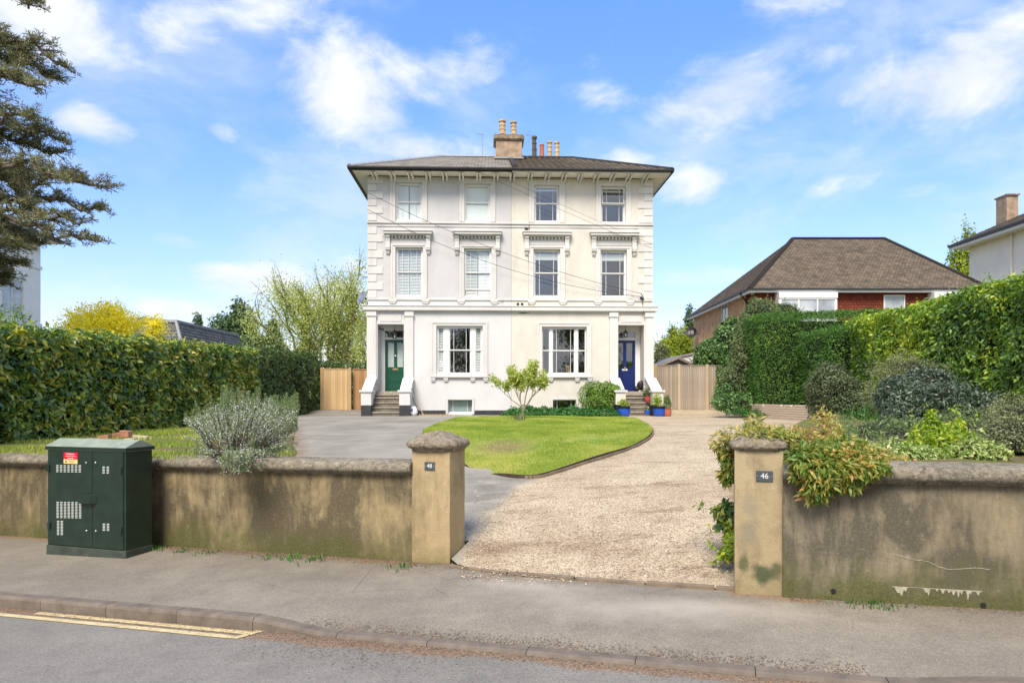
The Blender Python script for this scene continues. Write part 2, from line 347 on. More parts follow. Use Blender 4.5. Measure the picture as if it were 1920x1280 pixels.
def m_oldwall(name, ochre, darkc, dark=.55, green=.5, spots=(), seed=0):
    """lime render: ochre, black algae streaks, moss low down; v = height above the wall foot in attribute 'hgt'"""
    t = NT(name); s = t.sep(); hg = t.n('ShaderNodeAttribute', attribute_name='hgt').outputs['Fac']
    vec = t.comb(s[0], s[2], s[1])
    st = t.noise(1.4, 9, .68, .5, stretch=(1.3, 1.3, .6), off=seed); st2 = t.noise(4.2, 9, .72, .3, stretch=(2.0, 2.0, .4), off=seed + 3)
    bl = t.noise(1.1, 7, .6, .8, off=seed + 6); fine = t.noise(38, 6, .7)
    base = t.mix(t.rng(t.noise(.8, 5, .6, off=seed + 1), .35, .65), ochre, (ochre[0]*.78, ochre[1]*.74, ochre[2]*.68))
    base = t.mix(t.rng(t.noise(14, 6, .7), .5, .7, 0, .3), base, (ochre[0]*1.25, ochre[1]*1.22, ochre[2]*1.2))
    d = t.math('ADD', t.math('MULTIPLY', st, .65), t.math('MULTIPLY', st2, .35)); d = t.math('ADD', d, t.math('MULTIPLY', t.math('SUBTRACT', bl, .5), .5))
    dm = t.rng(d, .57 - dark * .19, .72 - dark * .155); dm = t.math('MULTIPLY', dm, t.rng(fine, .25, .55, .55, 1))
    col = t.mix(t.math('MULTIPLY', dm, .92), base, t.mix(t.rng(fine, .3, .7), darkc, (darkc[0]*2, darkc[1]*2, darkc[2]*1.9)))
    gm = t.math('MULTIPLY', t.rng(t.math('ADD', hg, t.math('MULTIPLY', t.math('SUBTRACT', t.noise(2.2, 7, .7, off=seed + 8), .5), 1.1)), .42, .05), green)
    col = t.mix(gm, col, t.mix(t.rng(fine, .35, .65), (.055, .06, .02), (.13, .135, .045)))
    for (sx_, sz_, sr, sc_, sy_) in spots:
        dx = t.math('SUBTRACT', s[0], sx_); dz = t.math('SUBTRACT', s[2], sz_)
        rr = t.math('SQRT', t.math('ADD', t.math('MULTIPLY', dx, dx), t.math('MULTIPLY', t.math('MULTIPLY', dz, dz), sy_)))
        k = t.rng(t.math('ADD', t.math('DIVIDE', rr, sr), t.math('MULTIPLY', t.math('SUBTRACT', t.noise(5.5, 8, .75, off=1), .5), 3.4)), 1.15, .5)
        k = t.math('MULTIPLY', k, t.math('LESS_THAN', s[1], -.15)); col = t.mix(t.math('MULTIPLY', k, .85), col, sc_)
    sp = t.voro(70); col = t.mix(t.math('MULTIPLY', t.rng(sp, .16, .08), .45), col, (.34, .32, .27))
    sp2 = t.noise(9, 8, .8, off=seed + 4); col = t.mix(t.rng(sp2, .60, .68, 0, .35), col, (.42, .39, .31))
    return t.done(t.bsdf(col, .9, t.bump(t.math('ADD', fine, t.math('MULTIPLY', st2, .6)), .5, .012), spec=.15))
def m_coping(name, c=(.25, .22, .17)):
    t = NT(name); a = t.noise(9, 8, .75); b = t.noise(45, 6, .75); v = t.voro(26); n = t.noise(1.2, 5, .6)
    b2 = t.noise(22, 8, .8, off=2); a = t.math('ADD', t.math('MULTIPLY', a, .45), t.math('MULTIPLY', b2, .55))
    col = t.ramp(a, [(.36, (c[0]*.28, c[1]*.27, c[2]*.24)), (.5, c), (.62, (c[0]*1.75, c[1]*1.72, c[2]*1.6))])
    col = t.mix(t.rng(n, .5, .7, 0, .45), col, (.10, .09, .06)); col = t.mix(t.rng(v, .3, .12, 0, .5), col, (.46, .45, .40))
    return t.done(t.bsdf(col, .92, t.bump(t.math('ADD', a, b), .8, .025), spec=.15))
def m_glass(name, tint=(.9, .95, .95), refl=.10):
    t = NT(name); ge = t.n('ShaderNodeNewGeometry'); dt = t.n('ShaderNodeVectorMath', operation='DOT_PRODUCT'); t.l(ge.outputs['Incoming'], dt.inputs[0]); t.l(ge.outputs['Normal'], dt.inputs[1])
    k = t.math('POWER', t.math('SUBTRACT', 1, t.math('ABSOLUTE', dt.outputs['Value']), clamp=True), 5)      # Schlick, the same from both faces of the pane
    f = t.math('ADD', t.math('MULTIPLY', k, .9), .045 + refl, clamp=True)
    gl = t.n('ShaderNodeBsdfGlossy'); gl.inputs['Roughness'].default_value = .015; gl.inputs['Color'].default_value = (.95, .97, 1, 1)
    bp = t.bump(t.noise(.8, 2, .5), .05, .02); t.l(bp, gl.inputs['Normal'])
    tr = t.n('ShaderNodeBsdfTransparent'); tr.inputs[0].default_value = (*tint, 1)
    mx = t.n('ShaderNodeMixShader'); t.l(f, mx.inputs[0]); t.l(tr.outputs[0], mx.inputs[1]); t.l(gl.outputs[0], mx.inputs[2])
    return t.done(mx.outputs[0])

M = {}
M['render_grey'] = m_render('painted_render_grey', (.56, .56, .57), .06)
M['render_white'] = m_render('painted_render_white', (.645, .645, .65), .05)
M['render_cream'] = m_render('painted_render_cream', (.69, .655, .585), .08)
M['trim_left'] = m_render('trim_paint_left', (.64, .635, .62), .06)
M['trim_right'] = m_render('trim_paint_right', (.69, .675, .65), .06)
M['villa_white'] = m_render('white_villa_paint', (.86, .86, .85), .06)
M['villa_cream'] = m_render('cream_villa_paint', (.86, .80, .68), .06)
M['white'] = m_plain('white_joinery_paint', (.76, .76, .75), .4, var=.05, bump=.05)
M['black_paint'] = m_plain('black_plinth_paint', (.035, .036, .04), .6, var=.5, scale=4)
M['black'] = m_plain('black_plastic', (.02, .02, .022), .35, var=.2)
M['interior'] = m_plain('interior_plaster', (.33, .31, .28), .9, var=.1)
M['interior_dark'] = m_plain('interior_dark_carpet', (.12, .10, .09), .9, var=.3)
M['glass'] = m_glass('window_glass', refl=.13)
M['glass_soft'] = m_glass('soft_window_glass', refl=.03)
M['glass_clear'] = m_glass('clear_glass', refl=.05)
M['slat'] = m_plain('shutter_paint', (.88, .88, .86), .5, var=.04, bump=.03)
M['blind'] = m_plain('blind_fabric', (.78, .77, .74), .8, var=.04, bump=.05)
M['frosted'] = m_plain('frosted_glass', (.42, .50, .49), .25, var=.1, bump=.05)
M['green_door'] = m_plain('green_door_paint', (.010, .085, .048), .3, var=.15, bump=.04)
M['blue_door'] = m_plain('blue_door_paint', (.010, .022, .135), .28, var=.15, bump=.04)
M['brass'] = m_plain('aged_brass', (.42, .32, .16), .35, metal=.8)
M['steel'] = m_plain('galvanised_steel', (.42, .43, .44), .4, metal=.7)
M['step_stone'] = m_plain('worn_step_stone', (.19, .165, .13), .85, var=.4, scale=5, bump=.4)
M['step_nose'] = m_plain('step_nosing_stone', (.36, .32, .26), .85, var=.3, scale=9, bump=.4)
M['slate'] = m_brick('roof_slate', (.38, .35, .31), (.26, .24, .21), (.08, .08, .08), .3, 1.0, .012, 'uv', .3)
M['pantile'] = m_brick('concrete_roof_tile', (.20, .168, .13), (.135, .112, .088), (.05, .045, .04), .3, 1.0, .01, 'uv', .3)
M['plaintile'] = m_brick('plain_roof_tile', (.235, .185, .135), (.135, .11, .082), (.03, .025, .02), .17, 1.0, .012, 'uv', .35)
M['hungtile'] = m_brick('hung_clay_tile', (.27, .065, .035), (.18, .04, .025), (.05, .02, .015), .17, 1.0, .012, 'uv', .3)
M['mansard'] = m_brick('mansard_slate', (.20, .205, .215), (.13, .135, .145), (.05, .05, .055), .25, 1.0, .012, 'uv', .3)
M['brick'] = m_brick('orange_brick', (.95, .52, .25), (.82, .38, .17), (.75, .62, .46))
M['garden_brick'] = m_plain('buff_garden_brick', (.56, .45, .33), .9, var=.35, scale=8, bump=.4)
M['loose_brick'] = m_plain('red_loose_brick', (.42, .19, .12), .9, var=.35, scale=9, bump=.4)
M['mortar'] = m_plain('mortar', (.28, .24, .19), .95, var=.3)
M['chimney'] = m_plain('stained_chimney_render', (.40, .29, .20), .9, var=.45, scale=3, bump=.5, bscale=16)
M['chimney_cap'] = m_plain('lichened_chimney_cap', (.30, .23, .16), .95, var=.6, scale=7, bump=.8, bscale=14)
M['buffpot'] = m_plain('buff_chimney_pot', (.55, .42, .25), .85, var=.4, scale=5)
M['redpot'] = m_plain('red_clay', (.46, .14, .075), .8, var=.25, scale=5)
M['darkpot'] = m_plain('sooty_clay', (.10, .085, .07), .85, var=.4)
M['lead'] = m_plain('lead_flashing', (.30, .31, .33), .6, var=.2)
M['gutter'] = m_plain('black_gutter', (.022, .021, .022), .45, var=.3)
M['soffit'] = m_plain('soffit_paint', (.84, .80, .72), .7, var=.06)
M['ochre'] = m_oldwall('pillar_render', (.46, .36, .21), (.12, .10, .06), .25, .6, seed=2)
M['ochreR'] = m_oldwall('pillar_render_mossy', (.42, .34, .21), (.12, .10, .06), .30, .35, seed=7, spots=((.03, .21, .10, (.045, .07, .035), 1.0), (-.13, .30, .05, (.10, .11, .05), .3), (.16, .26, .05, (.09, .10, .05), .3), (-.08, .85, .10, (.30, .26, .18), .8), (-.10, .6, .09, (.27, .235, .16), .4)))
M['wallL'] = m_oldwall('old_wall_render_left', (.40, .32, .18), (.05, .043, .03), 1.15, .8, seed=0)
M['wallR'] = m_oldwall('old_wall_render_right', (.36, .31, .215), (.05, .046, .036), 1.12, .85, seed=5)
M['coping'] = m_coping('weathered_coping')
M['capstone'] = m_coping('weathered_capstone', (.26, .22, .165))
M['asphalt'] = m_asphalt('road_asphalt', (.20, .19, .168), 210, (.275, .26, .228), .6, 'litter')
M['pavement'] = m_asphalt('pavement_asphalt', (.20, .175, .14), 230, (.305, .27, .217), .8, 'litter')
M['drive'] = m_drive('drive_tarmac_and_gravel')
M['kerb'] = m_plain('concrete_kerb', (.175, .143, .113), .85, var=.35, scale=7, bump=.5, bscale=60)
M['edging'] = m_plain('timber_edging', (.22, .17, .12), .9, var=.4, scale=6, bump=.4)
M['fence_new'] = m_wood('new_fence_timber', (.52, .35, .17), (.64, .46, .25))
M['fence_mid'] = m_wood('brown_fence_timber', (.36, .20, .09), (.48, .29, .14))
M['fence_old'] = m_wood('weathered_fence_timber', (.32, .26, .20), (.45, .38, .30))
M['post_old'] = m_wood('pale_fence_post', (.46, .36, .22), (.56, .46, .30))
M['cabinet'] = m_plain('green_cabinet_paint', (.012, .030, .019), .42, var=.35, scale=5, bump=.12, bscale=90)
M['cabinet_top'] = m_plain('green_cabinet_lid_paint', (.27, .32, .25), .5, var=.2, scale=8)
M['cabinet_base'] = m_plain('dusty_plinth_paint', (.05, .065, .05), .7, var=.4, scale=8)
M['slot'] = m_plain('louvre_slot_metal', (.40, .43, .40), .5, var=.1)
M['red_print'] = m_plain('red_print', (.55, .015, .03), .5, var=.05)
M['yellow_print'] = m_plain('yellow_print', (.80, .62, .25), .5, var=.1)
M['plate'] = m_plain('slate_plate', (.07, .085, .10), .5, var=.2)
M['paint_yellow'] = m_plain('worn_yellow_line', (.62, .50, .27), .8, var=.35, scale=14, bump=.4)
M['bark'] = m_plain('bark', (.14, .11, .085), .95, var=.45, scale=9, bump=.7, bscale=25)
M['bark_pale'] = m_plain('pale_bark', (.30, .25, .19), .9, var=.4, scale=9, bump=.6, bscale=25)
M['bark_green'] = m_plain('green_bark', (.17, .17, .10), .9, var=.4, scale=9, bump=.5, bscale=25)
M['core_shade'] = m_plain('core_shade_tone', (.018, .022, .010), 1, var=.5, scale=12)  # near-black tone painted as the shade deep inside foliage
M['blue_glaze'] = m_plain('blue_glaze', (.015, .09, .50), .18, var=.25, scale=3)
M['navy_glaze'] = m_plain('navy_glaze', (.008, .012, .035), .25, var=.2)
M['redplastic'] = m_plain('red_pot', (.42, .07, .055), .5, var=.1)
M['soil'] = m_plain('soil', (.07, .05, .035), 1, var=.5, scale=14, bump=.8, bscale=30)
M['bagwhite'] = m_plain('white_plastic_sack', (.74, .74, .76), .45, var=.08)
M['purple'] = m_plain('purple_print', (.16, .12, .45), .5)
M['litter'] = m_leaf('dry_leaf_litter', [(0, (.10, .07, .05)), (.45, (.19, .14, .095)), (.8, (.28, .20, .135)), (1, (.42, .34, .24))], .8, .05, 3, .3)
M['gravelbit'] = m_leaf('loose_gravel', [(0, (.16, .11, .07)), (.4, (.45, .34, .22)), (1, (.75, .65, .5))], .85, 0, 3, .2)
def ground_mat():
    t = NT('garden_soil_and_grass'); a = t.noise(.8, 6, .6); b = t.noise(9, 6, .7); c = t.noise(50, 5, .7)
    col = t.mix(t.rng(a, .42, .58), (.15, .12, .07), (.14, .18, .035)); col = t.mix(t.rng(b, .5, .7, 0, .7), col, (.24, .19, .10))
    return t.done(t.bsdf(t.mix(1, col, t.ramp(c, [(.3, .6), (.7, 1.3)]), 'MULTIPLY'), .95, t.bump(c, .6, .02), spec=.1))
M['ground'] = ground_mat()
def lawn_mat():
    t = NT('lawn_turf'); a = t.noise(.9, 6, .62, .3); b = t.noise(4.5, 7, .7); c = t.noise(70, 4, .7)
    col = t.mix(t.rng(a, .38, .62), (.14, .24, .03), (.36, .36, .08)); col = t.mix(t.rng(b, .56, .72, 0, .6), col, (.27, .24, .08))
    s = t.sep(); dx = t.math('SUBTRACT', s[0], -.15); dy = t.math('SUBTRACT', s[1], 14.4)
    r = t.math('SQRT', t.math('ADD', t.math('MULTIPLY', dx, dx), t.math('MULTIPLY', t.math('MULTIPLY', dy, dy), .35)))
    col = t.mix(t.math('MULTIPLY', t.rng(t.math('ADD', r, t.math('MULTIPLY', t.noise(5, 6, .7), 1.1)), 1.3, .75), .85), col, (.24, .17, .10))
    dx = t.math('SUBTRACT', s[0], -1.15); dy = t.math('SUBTRACT', s[1], 12.3)
    r = t.math('SQRT', t.math('ADD', t.math('MULTIPLY', dx, dx), t.math('MULTIPLY', t.math('MULTIPLY', dy, dy), 2)))
    col = t.mix(t.math('MULTIPLY', t.rng(t.math('ADD', r, t.math('MULTIPLY', t.noise(4, 6, .7), 1.1)), 1.25, .8), .9), col, (.24, .17, .10))
    return t.done(t.bsdf(t.mix(1, col, t.ramp(c, [(.3, .6), (.7, 1.3)]), 'MULTIPLY'), .9, t.bump(c, .7, .02), spec=.15))
M['lawn'] = lawn_mat()
g = lambda *s: list(s)
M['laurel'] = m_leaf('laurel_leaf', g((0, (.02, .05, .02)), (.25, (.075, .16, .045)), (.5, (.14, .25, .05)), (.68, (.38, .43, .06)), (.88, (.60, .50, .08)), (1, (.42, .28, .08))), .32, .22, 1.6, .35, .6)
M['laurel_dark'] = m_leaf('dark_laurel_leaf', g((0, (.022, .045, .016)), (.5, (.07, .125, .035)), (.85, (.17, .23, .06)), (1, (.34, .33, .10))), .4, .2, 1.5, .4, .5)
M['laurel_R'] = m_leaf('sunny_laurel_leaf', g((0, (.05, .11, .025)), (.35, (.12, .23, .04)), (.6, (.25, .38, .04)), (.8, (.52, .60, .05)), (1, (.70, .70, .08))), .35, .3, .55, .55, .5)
M['conifer'] = m_leaf('leylandii_spray', g((0, (.02, .065, .012)), (.5, (.06, .16, .02)), (.85, (.14, .27, .035)), (1, (.26, .38, .07))), .6, .2, 1.0, .35)
M['privet'] = m_leaf('grey_green_leaf', g((0, (.05, .09, .03)), (.5, (.14, .20, .075)), (.85, (.26, .32, .14)), (1, (.40, .42, .2))), .5, .25, 1.2, .35)
M['ivy'] = m_leaf('ivy_leaf', g((0, (.03, .09, .03)), (.5, (.10, .22, .06)), (.85, (.22, .34, .11)), (1, (.36, .46, .2))), .35, .2, 1.5, .3)
M['pittos'] = m_leaf('grey_shrub_leaf', g((0, (.025, .045, .03)), (.5, (.085, .125, .08)), (.85, (.19, .24, .165)), (1, (.34, .40, .3))), .35, .2, 1.6, .3)
M['pittos2'] = m_leaf('dusky_shrub_leaf', g((0, (.03, .05, .02)), (.5, (.09, .125, .05)), (.85, (.19, .22, .10)), (1, (.3, .3, .16))), .45, .2, 1.6, .35)
M['rosemary'] = m_leaf('rosemary_needle', g((0, (.07, .12, .04)), (.5, (.19, .28, .10)), (1, (.38, .46, .22))), .6, .15, 2, .2)
M['rosemary_fl'] = m_leaf('rosemary_flower', g((0, (.50, .51, .57)), (.5, (.68, .68, .73)), (1, (.85, .85, .88))), .7, .3, 2, .2)
M['lime'] = m_leaf('lime_leaf', g((0, (.12, .22, .02)), (.5, (.28, .40, .03)), (1, (.60, .62, .06))), .5, .35, 2, .2)
M['forsythia'] = m_leaf('yellow_blossom', g((0, (.42, .42, .03)), (.35, (.85, .72, .03)), (1, (1.0, .88, .08))), .6, .35, .9, .3)
M['magnolia'] = m_leaf('young_magnolia_leaf', g((0, (.20, .28, .05)), (.5, (.42, .48, .10)), (1, (.72, .72, .30))), .5, .35, 2, .2)
M['hydrangea'] = m_leaf('fresh_shrub_leaf', g((0, (.05, .13, .02)), (.5, (.15, .28, .04)), (1, (.32, .44, .08))), .5, .3, 2, .2)
M['groundcover'] = m_leaf('ground_cover_leaf', g((0, (.01, .05, .012)), (.6, (.03, .14, .02)), (1, (.08, .24, .03))), .4, .2, 2, .2)
M['birch'] = m_leaf('birch_leaf', g((0, (.28, .32, .08)), (.5, (.48, .52, .18)), (1, (.70, .70, .34))), .5, .4, 1, .3)
M['darktree'] = m_leaf('dark_evergreen_leaf', g((0, (.03, .065, .03)), (.6, (.08, .145, .06)), (1, (.17, .25, .10))), .6, .15, .6, .4)
M['midtree'] = m_leaf('mid_tree_leaf', g((0, (.04, .08, .02)), (.5, (.11, .17, .035)), (1, (.25, .30, .08))), .5, .25, .6, .4)
M['goldtree'] = m_leaf('gold_green_leaf', g((0, (.09, .16, .015)), (.5, (.26, .34, .03)), (1, (.52, .52, .05))), .5, .3, .5, .5)
M['pine'] = m_leaf('pine_needles', g((0, (.075, .085, .045)), (.5, (.18, .185, .095)), (1, (.33, .31, .17))), .6, .15, 1.0, .35)
M['nandina'] = m_leaf('bronze_climber_leaf', g((0, (.03, .09, .02)), (.35, (.09, .20, .03)), (.6, (.28, .32, .06)), (.8, (.50, .36, .10)), (.93, (.46, .17, .07)), (1, (.30, .14, .12))), .4, .3, 1.8, .4)
M['nandina_top'] = m_leaf('rusty_climber_leaf', g((0, (.08, .15, .03)), (.4, (.30, .34, .07)), (.65, (.55, .46, .14)), (.85, (.50, .26, .15)), (1, (.30, .18, .16))), .45, .3, 1.8, .4)
M['variegated'] = m_leaf('variegated_leaf', g((0, (.14, .25, .05)), (.5, (.33, .42, .13)), (1, (.66, .68, .36))), .5, .3, 2, .2)
M['sage'] = m_leaf('sage_grey_leaf', g((0, (.08, .11, .05)), (.5, (.20, .23, .11)), (1, (.38, .38, .20))), .6, .25, 2, .3)
M['iris'] = m_leaf('strap_leaf', g((0, (.02, .09, .015)), (1, (.09, .26, .03))), .4, .3, 2, .3)
M['grass'] = m_leaf('grass_blade', g((0, (.12, .21, .025)), (.4, (.26, .36, .045)), (.72, (.44, .47, .10)), (1, (.60, .53, .24))), .6, .35, .8, .5)
# ------------------------------------------------------------------ terrain
def uv_of(x, y): return x * CA - y * SA, x * SA + y * CA
def xy_of(u, v): return u * CA + v * SA, -u * SA + v * CA
def zs(u): return .04 + .025 * max(-30, min(30, u))
def vk(u): return 5.20 - .008 * max(-40, min(40, u))
def vwl(u): return 7.37 - .047 * (u + 3.45)              # front face of the left wall
def sstep(a, b, x): t = max(0, min(1, (x - a) / (b - a))); return t * t * (3 - 2 * t)
LBY = [4, 7.9, 10, 14, 18.6, 26, 31, 60]; LBX = [-1.0, -1.25, -3.0, -4.3, -5.9, -8.5, -8.95, -9.0]
RBY = [4, 6.9, 10, 14, 17, 20.3, 25.5, 31, 60]; RBX = [2.55, 2.55, 3.3, 5.1, 7.3, 9.1, 8.75, 9.8, 9.8]
def lb(y): return float(np.interp(y, LBY, LBX))
def rb(y): return float(np.interp(y, RBY, RBX))
def pav_z(u, v): return zs(u) - .02 * (7 - v)
def drop(u):                                              # dropped kerb in front of the gateway
    return sstep(-4.2, -3.2, u) * (1 - sstep(1.0, 2.0, u))
def road_z(u, v):
    k = vk(u); return pav_z(u, k) - .115 + .085 * drop(u) * math.exp(-((k - v) / .5) ** 2) * 0 + .02 * min(3.2, max(0, k - v)) * .6
def prop_z(x, y):
    u, v = uv_of(x, y); q = max(0, min(1, (v - 7.0) / 15)); s = 1 - (1 - q) ** 2
    drive = zs(u) * (1 - s) + 1.15 * s
    z = drive
    L = sstep(.1, 1.1, lb(y) - x); z = z * (1 - L) + max(z, 1.08) * L
    Rr = sstep(.05, .9, x - rb(y)); z = z * (1 - Rr) + (1.22 + .25 * sstep(9, 16, y)) * Rr
    return z + .17 * sstep(29.4, 31.2, y) * (1 - Rr)
def terr(x, y):
    u, v = uv_of(x, y)
    if v > (vwl(u) + .1 if u < -3 else 7.12): return prop_z(x, y)
    if v > vk(u): return pav_z(u, v)
    return road_z(u, v)
def solve(px, py, dz=0):
    Y = 3.0
    while Y < 70:
        x = wx(px, Y)
        if wz(py, Y) <= terr(x, Y) + dz: break
        Y += .01
    return wx(px, Y), Y
def structure(name, me): return tag(link(name, me), kind='structure')

def build_ground():
    xs = [-2500, -900, -300, -120, -60, -40, -28, -22] + list(np.arange(-17, 17.01, .3)) + [22, 28, 40, 60, 120, 300, 900, 2500]
    ys = [-900, -300, -100, -50, -30, -20, -12, -8] + list(np.arange(-5, 33, .3)) + [36, 40, 46, 60, 90, 150, 300, 900, 3000]
    V = []; F = []
    for j, y in enumerate(ys):
        for i, x in enumerate(xs):
            u, v = uv_of(x, y)
            on = v < max(7.9, vwl(u) + .5) or (lb(y) - .1 < x < rb(y) + .1 and y < 31.8)
            z = terr(x, y) - (.14 if on else 0)
            if 6.85 < v < max(7.9, vwl(u) + .55): z = min(z, zs(u) - .16)
            if not on: z += .05 * (noise.noise(Vector((x * .8, y * .8, 0))) )
            V.append((x, y, z))
    n = len(xs)
    for j in range(len(ys) - 1):
        for i in range(n - 1): F.append((j*n+i, j*n+i+1, (j+1)*n+i+1, (j+1)*n+i))
    structure('ground', fast_mesh('ground', V, F, M['ground'], True))
build_ground()

def dust(u, v):
    a = .95 * math.exp(-(((u + 1.9) / .8) ** 2 + ((v - 6.72) / .22) ** 2)) + .9 * math.exp(-(((u - .1) / .9) ** 2 + ((v - 6.4) / .28) ** 2)) + .75 * math.exp(-(((u + .9) / 1.2) ** 2 + ((v - 6.2) / .4) ** 2))
    return a * .8 + .2 * math.exp(-((v - 5.9) / .5) ** 2)
def strip_mesh(name, us, vf, nv, zf, mat, attr=None, dz=0):
    V = []; A = []
    for u in us:
        v0, v1 = vf(u)
        for k in range(nv + 1):
            v = v0 + (v1 - v0) * k / nv; x, y = xy_of(u, v); V.append((x, y, zf(u, v) + dz)); A.append(attr(u, v) if attr else 0)
    F = [(i*(nv+1)+k, (i+1)*(nv+1)+k, (i+1)*(nv+1)+k+1, i*(nv+1)+k+1) for i in range(len(us)-1) for k in range(nv)]
    me = fast_mesh(name, V, F, mat, True)
    if attr:
        a = me.attributes.new('litter', 'FLOAT', 'POINT'); a.data.foreach_set('value', np.array(A, np.float32))
        a = me.attributes.new('dust', 'FLOAT', 'POINT'); a.data.foreach_set('value', np.array([dust(*uv_of(p[0], p[1])) if nv == 18 else 0 for p in V], np.float32))
    return me
US = [-400, -150, -80, -50] + list(np.arange(-30, 20, .12)) + [30, 50, 80, 150, 400]
KW = .125
def pav_l(u, v):
    w = vwl(u) if u < -3 else (6.8 if u > .1 else 7.1)
    a = 1.25 * math.exp(-max(0, w - v) / .16)
    if u > .9: a *= .55
    if -3.4 < u < .6: a = .75 * math.exp(-max(0, w - v) / .3) * (.5 + .5 * sstep(-1.5, 0, u))
    a += .5 * math.exp(-(max(0, v - vk(u) - KW)) / .12) * (sstep(-4.5, -3, u) * (1 - sstep(.5, 2.5, u)))
    return a
def road_l(u, v): return (1.15 if -8 < u < 2.5 else .7) * math.exp(-max(0, vk(u) - v) / .17) + .35 * sstep(-4.4, -3.6, u) * (1 - sstep(-3, -1.8, u)) * math.exp(-max(0, vk(u) - v) / .5)
structure('pavement', strip_mesh('pavement', US, lambda u: (vk(u) + KW, vwl(u) + .1 if u < -2.97 else 7.2 if u < .35 else 6.95), 18, pav_z, M['pavement'], pav_l))
structure('road', strip_mesh('road', US, lambda u: (-2.6, vk(u) + .02), 30, road_z, M['asphalt'], road_l))
structure('far_pavement', strip_mesh('far_pavement', US, lambda u: (-4.8, -2.6), 4, lambda u, v: road_z(u, -2.6) + .11, M['pavement'], lambda u, v: 0))

# kerb: one stone after another
kerb = thing('kerb', None, None, (0, 0, 0)); kerb['kind'] = 'structure'
SL = .86; k0 = -4.06
def kerb_h(u): return .115 - .085 * drop(u)
for k in range(-26, 22):
    a = k0 + k * SL + .003; b = a + SL - .006; mb = MB()
    secs = []
    for i in range(6):
        u = a + (b - a) * i / 5; v = vk(u); z1 = pav_z(u, v) + .004; z0 = road_z(u, v) - .08
        z1 = road_z(u, v) + kerb_h(u) + .004; c = .03
        prof = [(0, z0), (-.0, z1 - c), (c * .35, z1 - c * .3), (c, z1), (KW + .004, z1 + .0), (KW + .004, z0)]
        secs.append([(*xy_of(u, v + dv), z) for dv, z in prof])
    vs = [p for s in secs for p in s]; n = 6
    fs = [(i*n+j, (i+1)*n+j, (i+1)*n+(j+1) % n, i*n+(j+1) % n) for i in range(5) for j in range(n)] + [tuple(range(n)), tuple(range(5*n, 6*n))]
    mb.add(vs, fs); mb.build('kerb_stone', M['kerb'], kerb)
# pavement surface drops with the kerb: a shallow ramp sheet is part of the pavement mesh (z follows the kerb top)
pv = bpy.data.objects['pavement'].data
for vtx in pv.vertices:
    u, v = uv_of(vtx.co.x, vtx.co.y); e = max(0, 1 - (v - vk(u) - KW) / .9)
    if abs(u) < 30: vtx.co.z += (road_z(u, vk(u)) + kerb_h(u) - pav_z(u, vk(u))) * e * e

# double yellow line, its two strokes joined by the bent end
def line_poly(pts, w):
    P = [Vector((*p, 0)) for p in pts]; L = []; Rr = []
    for i, p in enumerate(P):
        t = (P[min(i+1, len(P)-1)] - P[max(i-1, 0)]).normalized(); nn = Vector((-t.y, t.x, 0)); L.append(p + nn * w / 2); Rr.append(p - nn * w / 2)
    return L, Rr
def yl(pts):
    sub = []
    for a, b in zip(pts, pts[1:]):
        m = max(1, int(math.dist(a, b) / .15)); sub += [(a[0] + (b[0]-a[0])*i/m, a[1] + (b[1]-a[1])*i/m) for i in range(m)]
    sub.append(pts[-1]); L, Rr = line_poly(sub, .078); mb = MB()
    def zz(p): u, v = uv_of(p.x, p.y); return (p.x, p.y, road_z(u, v) + .006)
    for i in range(len(L) - 1): mb.quad(zz(L[i]), zz(Rr[i]), zz(Rr[i+1]), zz(L[i+1]))
    return mb
def rsolve(px, py):
    Y = 2.5
    while Y < 30:
        x = wx(px, Y); u, v = uv_of(x, Y)
        if wz(py, Y) <= road_z(u, v): break
        Y += .005
    return x, Y
pl = rsolve(440, 1195); u_, v_ = uv_of(*pl); off_lo = vk(u_) - v_
pu = rsolve(400, 1181); u2, v2 = uv_of(*pu); off_hi = vk(u2) - v2
off_hi = min(off_hi, off_lo - .13)
ym = thing('yellow_line', None, None); ym['kind'] = 'structure'
ua = u_ + .02; tip = rsolve(494, 1181)
yl([xy_of(u, vk(u) - off_lo) for u in (-25, -15, -10, -7, -5, ua)] + [tip]).build('line_stroke', M['paint_yellow'], ym)
yl([xy_of(u, vk(u) - off_hi) for u in (uv_of(*rsolve(75, 1148))[0], -6, -5, ua + .05)]).build('line_stroke', M['paint_yellow'], ym)

# drive
def gate_v(u): return 7.12 if u < -2.2 else 7.0 if u < -.3 else 6.93
LAWN_PX = [(793,808),(812,797),(840,787),(880,782),(960,781),(1060,781),(1150,781),(1180,783),(1205,790),(1222,803),(1219,815),(1200,828),(1172,840),(1135,852),(1085,867),(1040,881),(1010,889),(985,891),(945,887),(905,878),(868,866),(830,846),(800,824)]
LAWN = [solve(a, b, .07) for a, b in LAWN_PX]
def smooth_poly(P, n=4):
    out = []; k = len(P)
    for i in range(k):
        p0, p1, p2, p3 = (np.array(P[(i + j - 1) % k]) for j in range(4))
        for s in range(n):
            t = s / n; out.append(tuple(.5 * ((2*p1) + (-p0+p2)*t + (2*p0-5*p1+4*p2-p3)*t*t + (-p0+3*p1-3*p2+p3)*t**3)))
    return out
LAWN = smooth_poly(LAWN)
GB = [solve(*p) for p in ((1008, 893), (965, 918), (935, 945), (905, 985), (880, 1030), (868, 1066))]   # tarmac | gravel
def gravel_amt(x, y):
    if y > GB[0][1]: return 1.0 if x > .5 else 0.0
    bx = np.interp(y, [p[1] for p in GB][::-1], [p[0] for p in GB][::-1])
    return max(0, min(1, .5 + (x - bx) / 1.1))
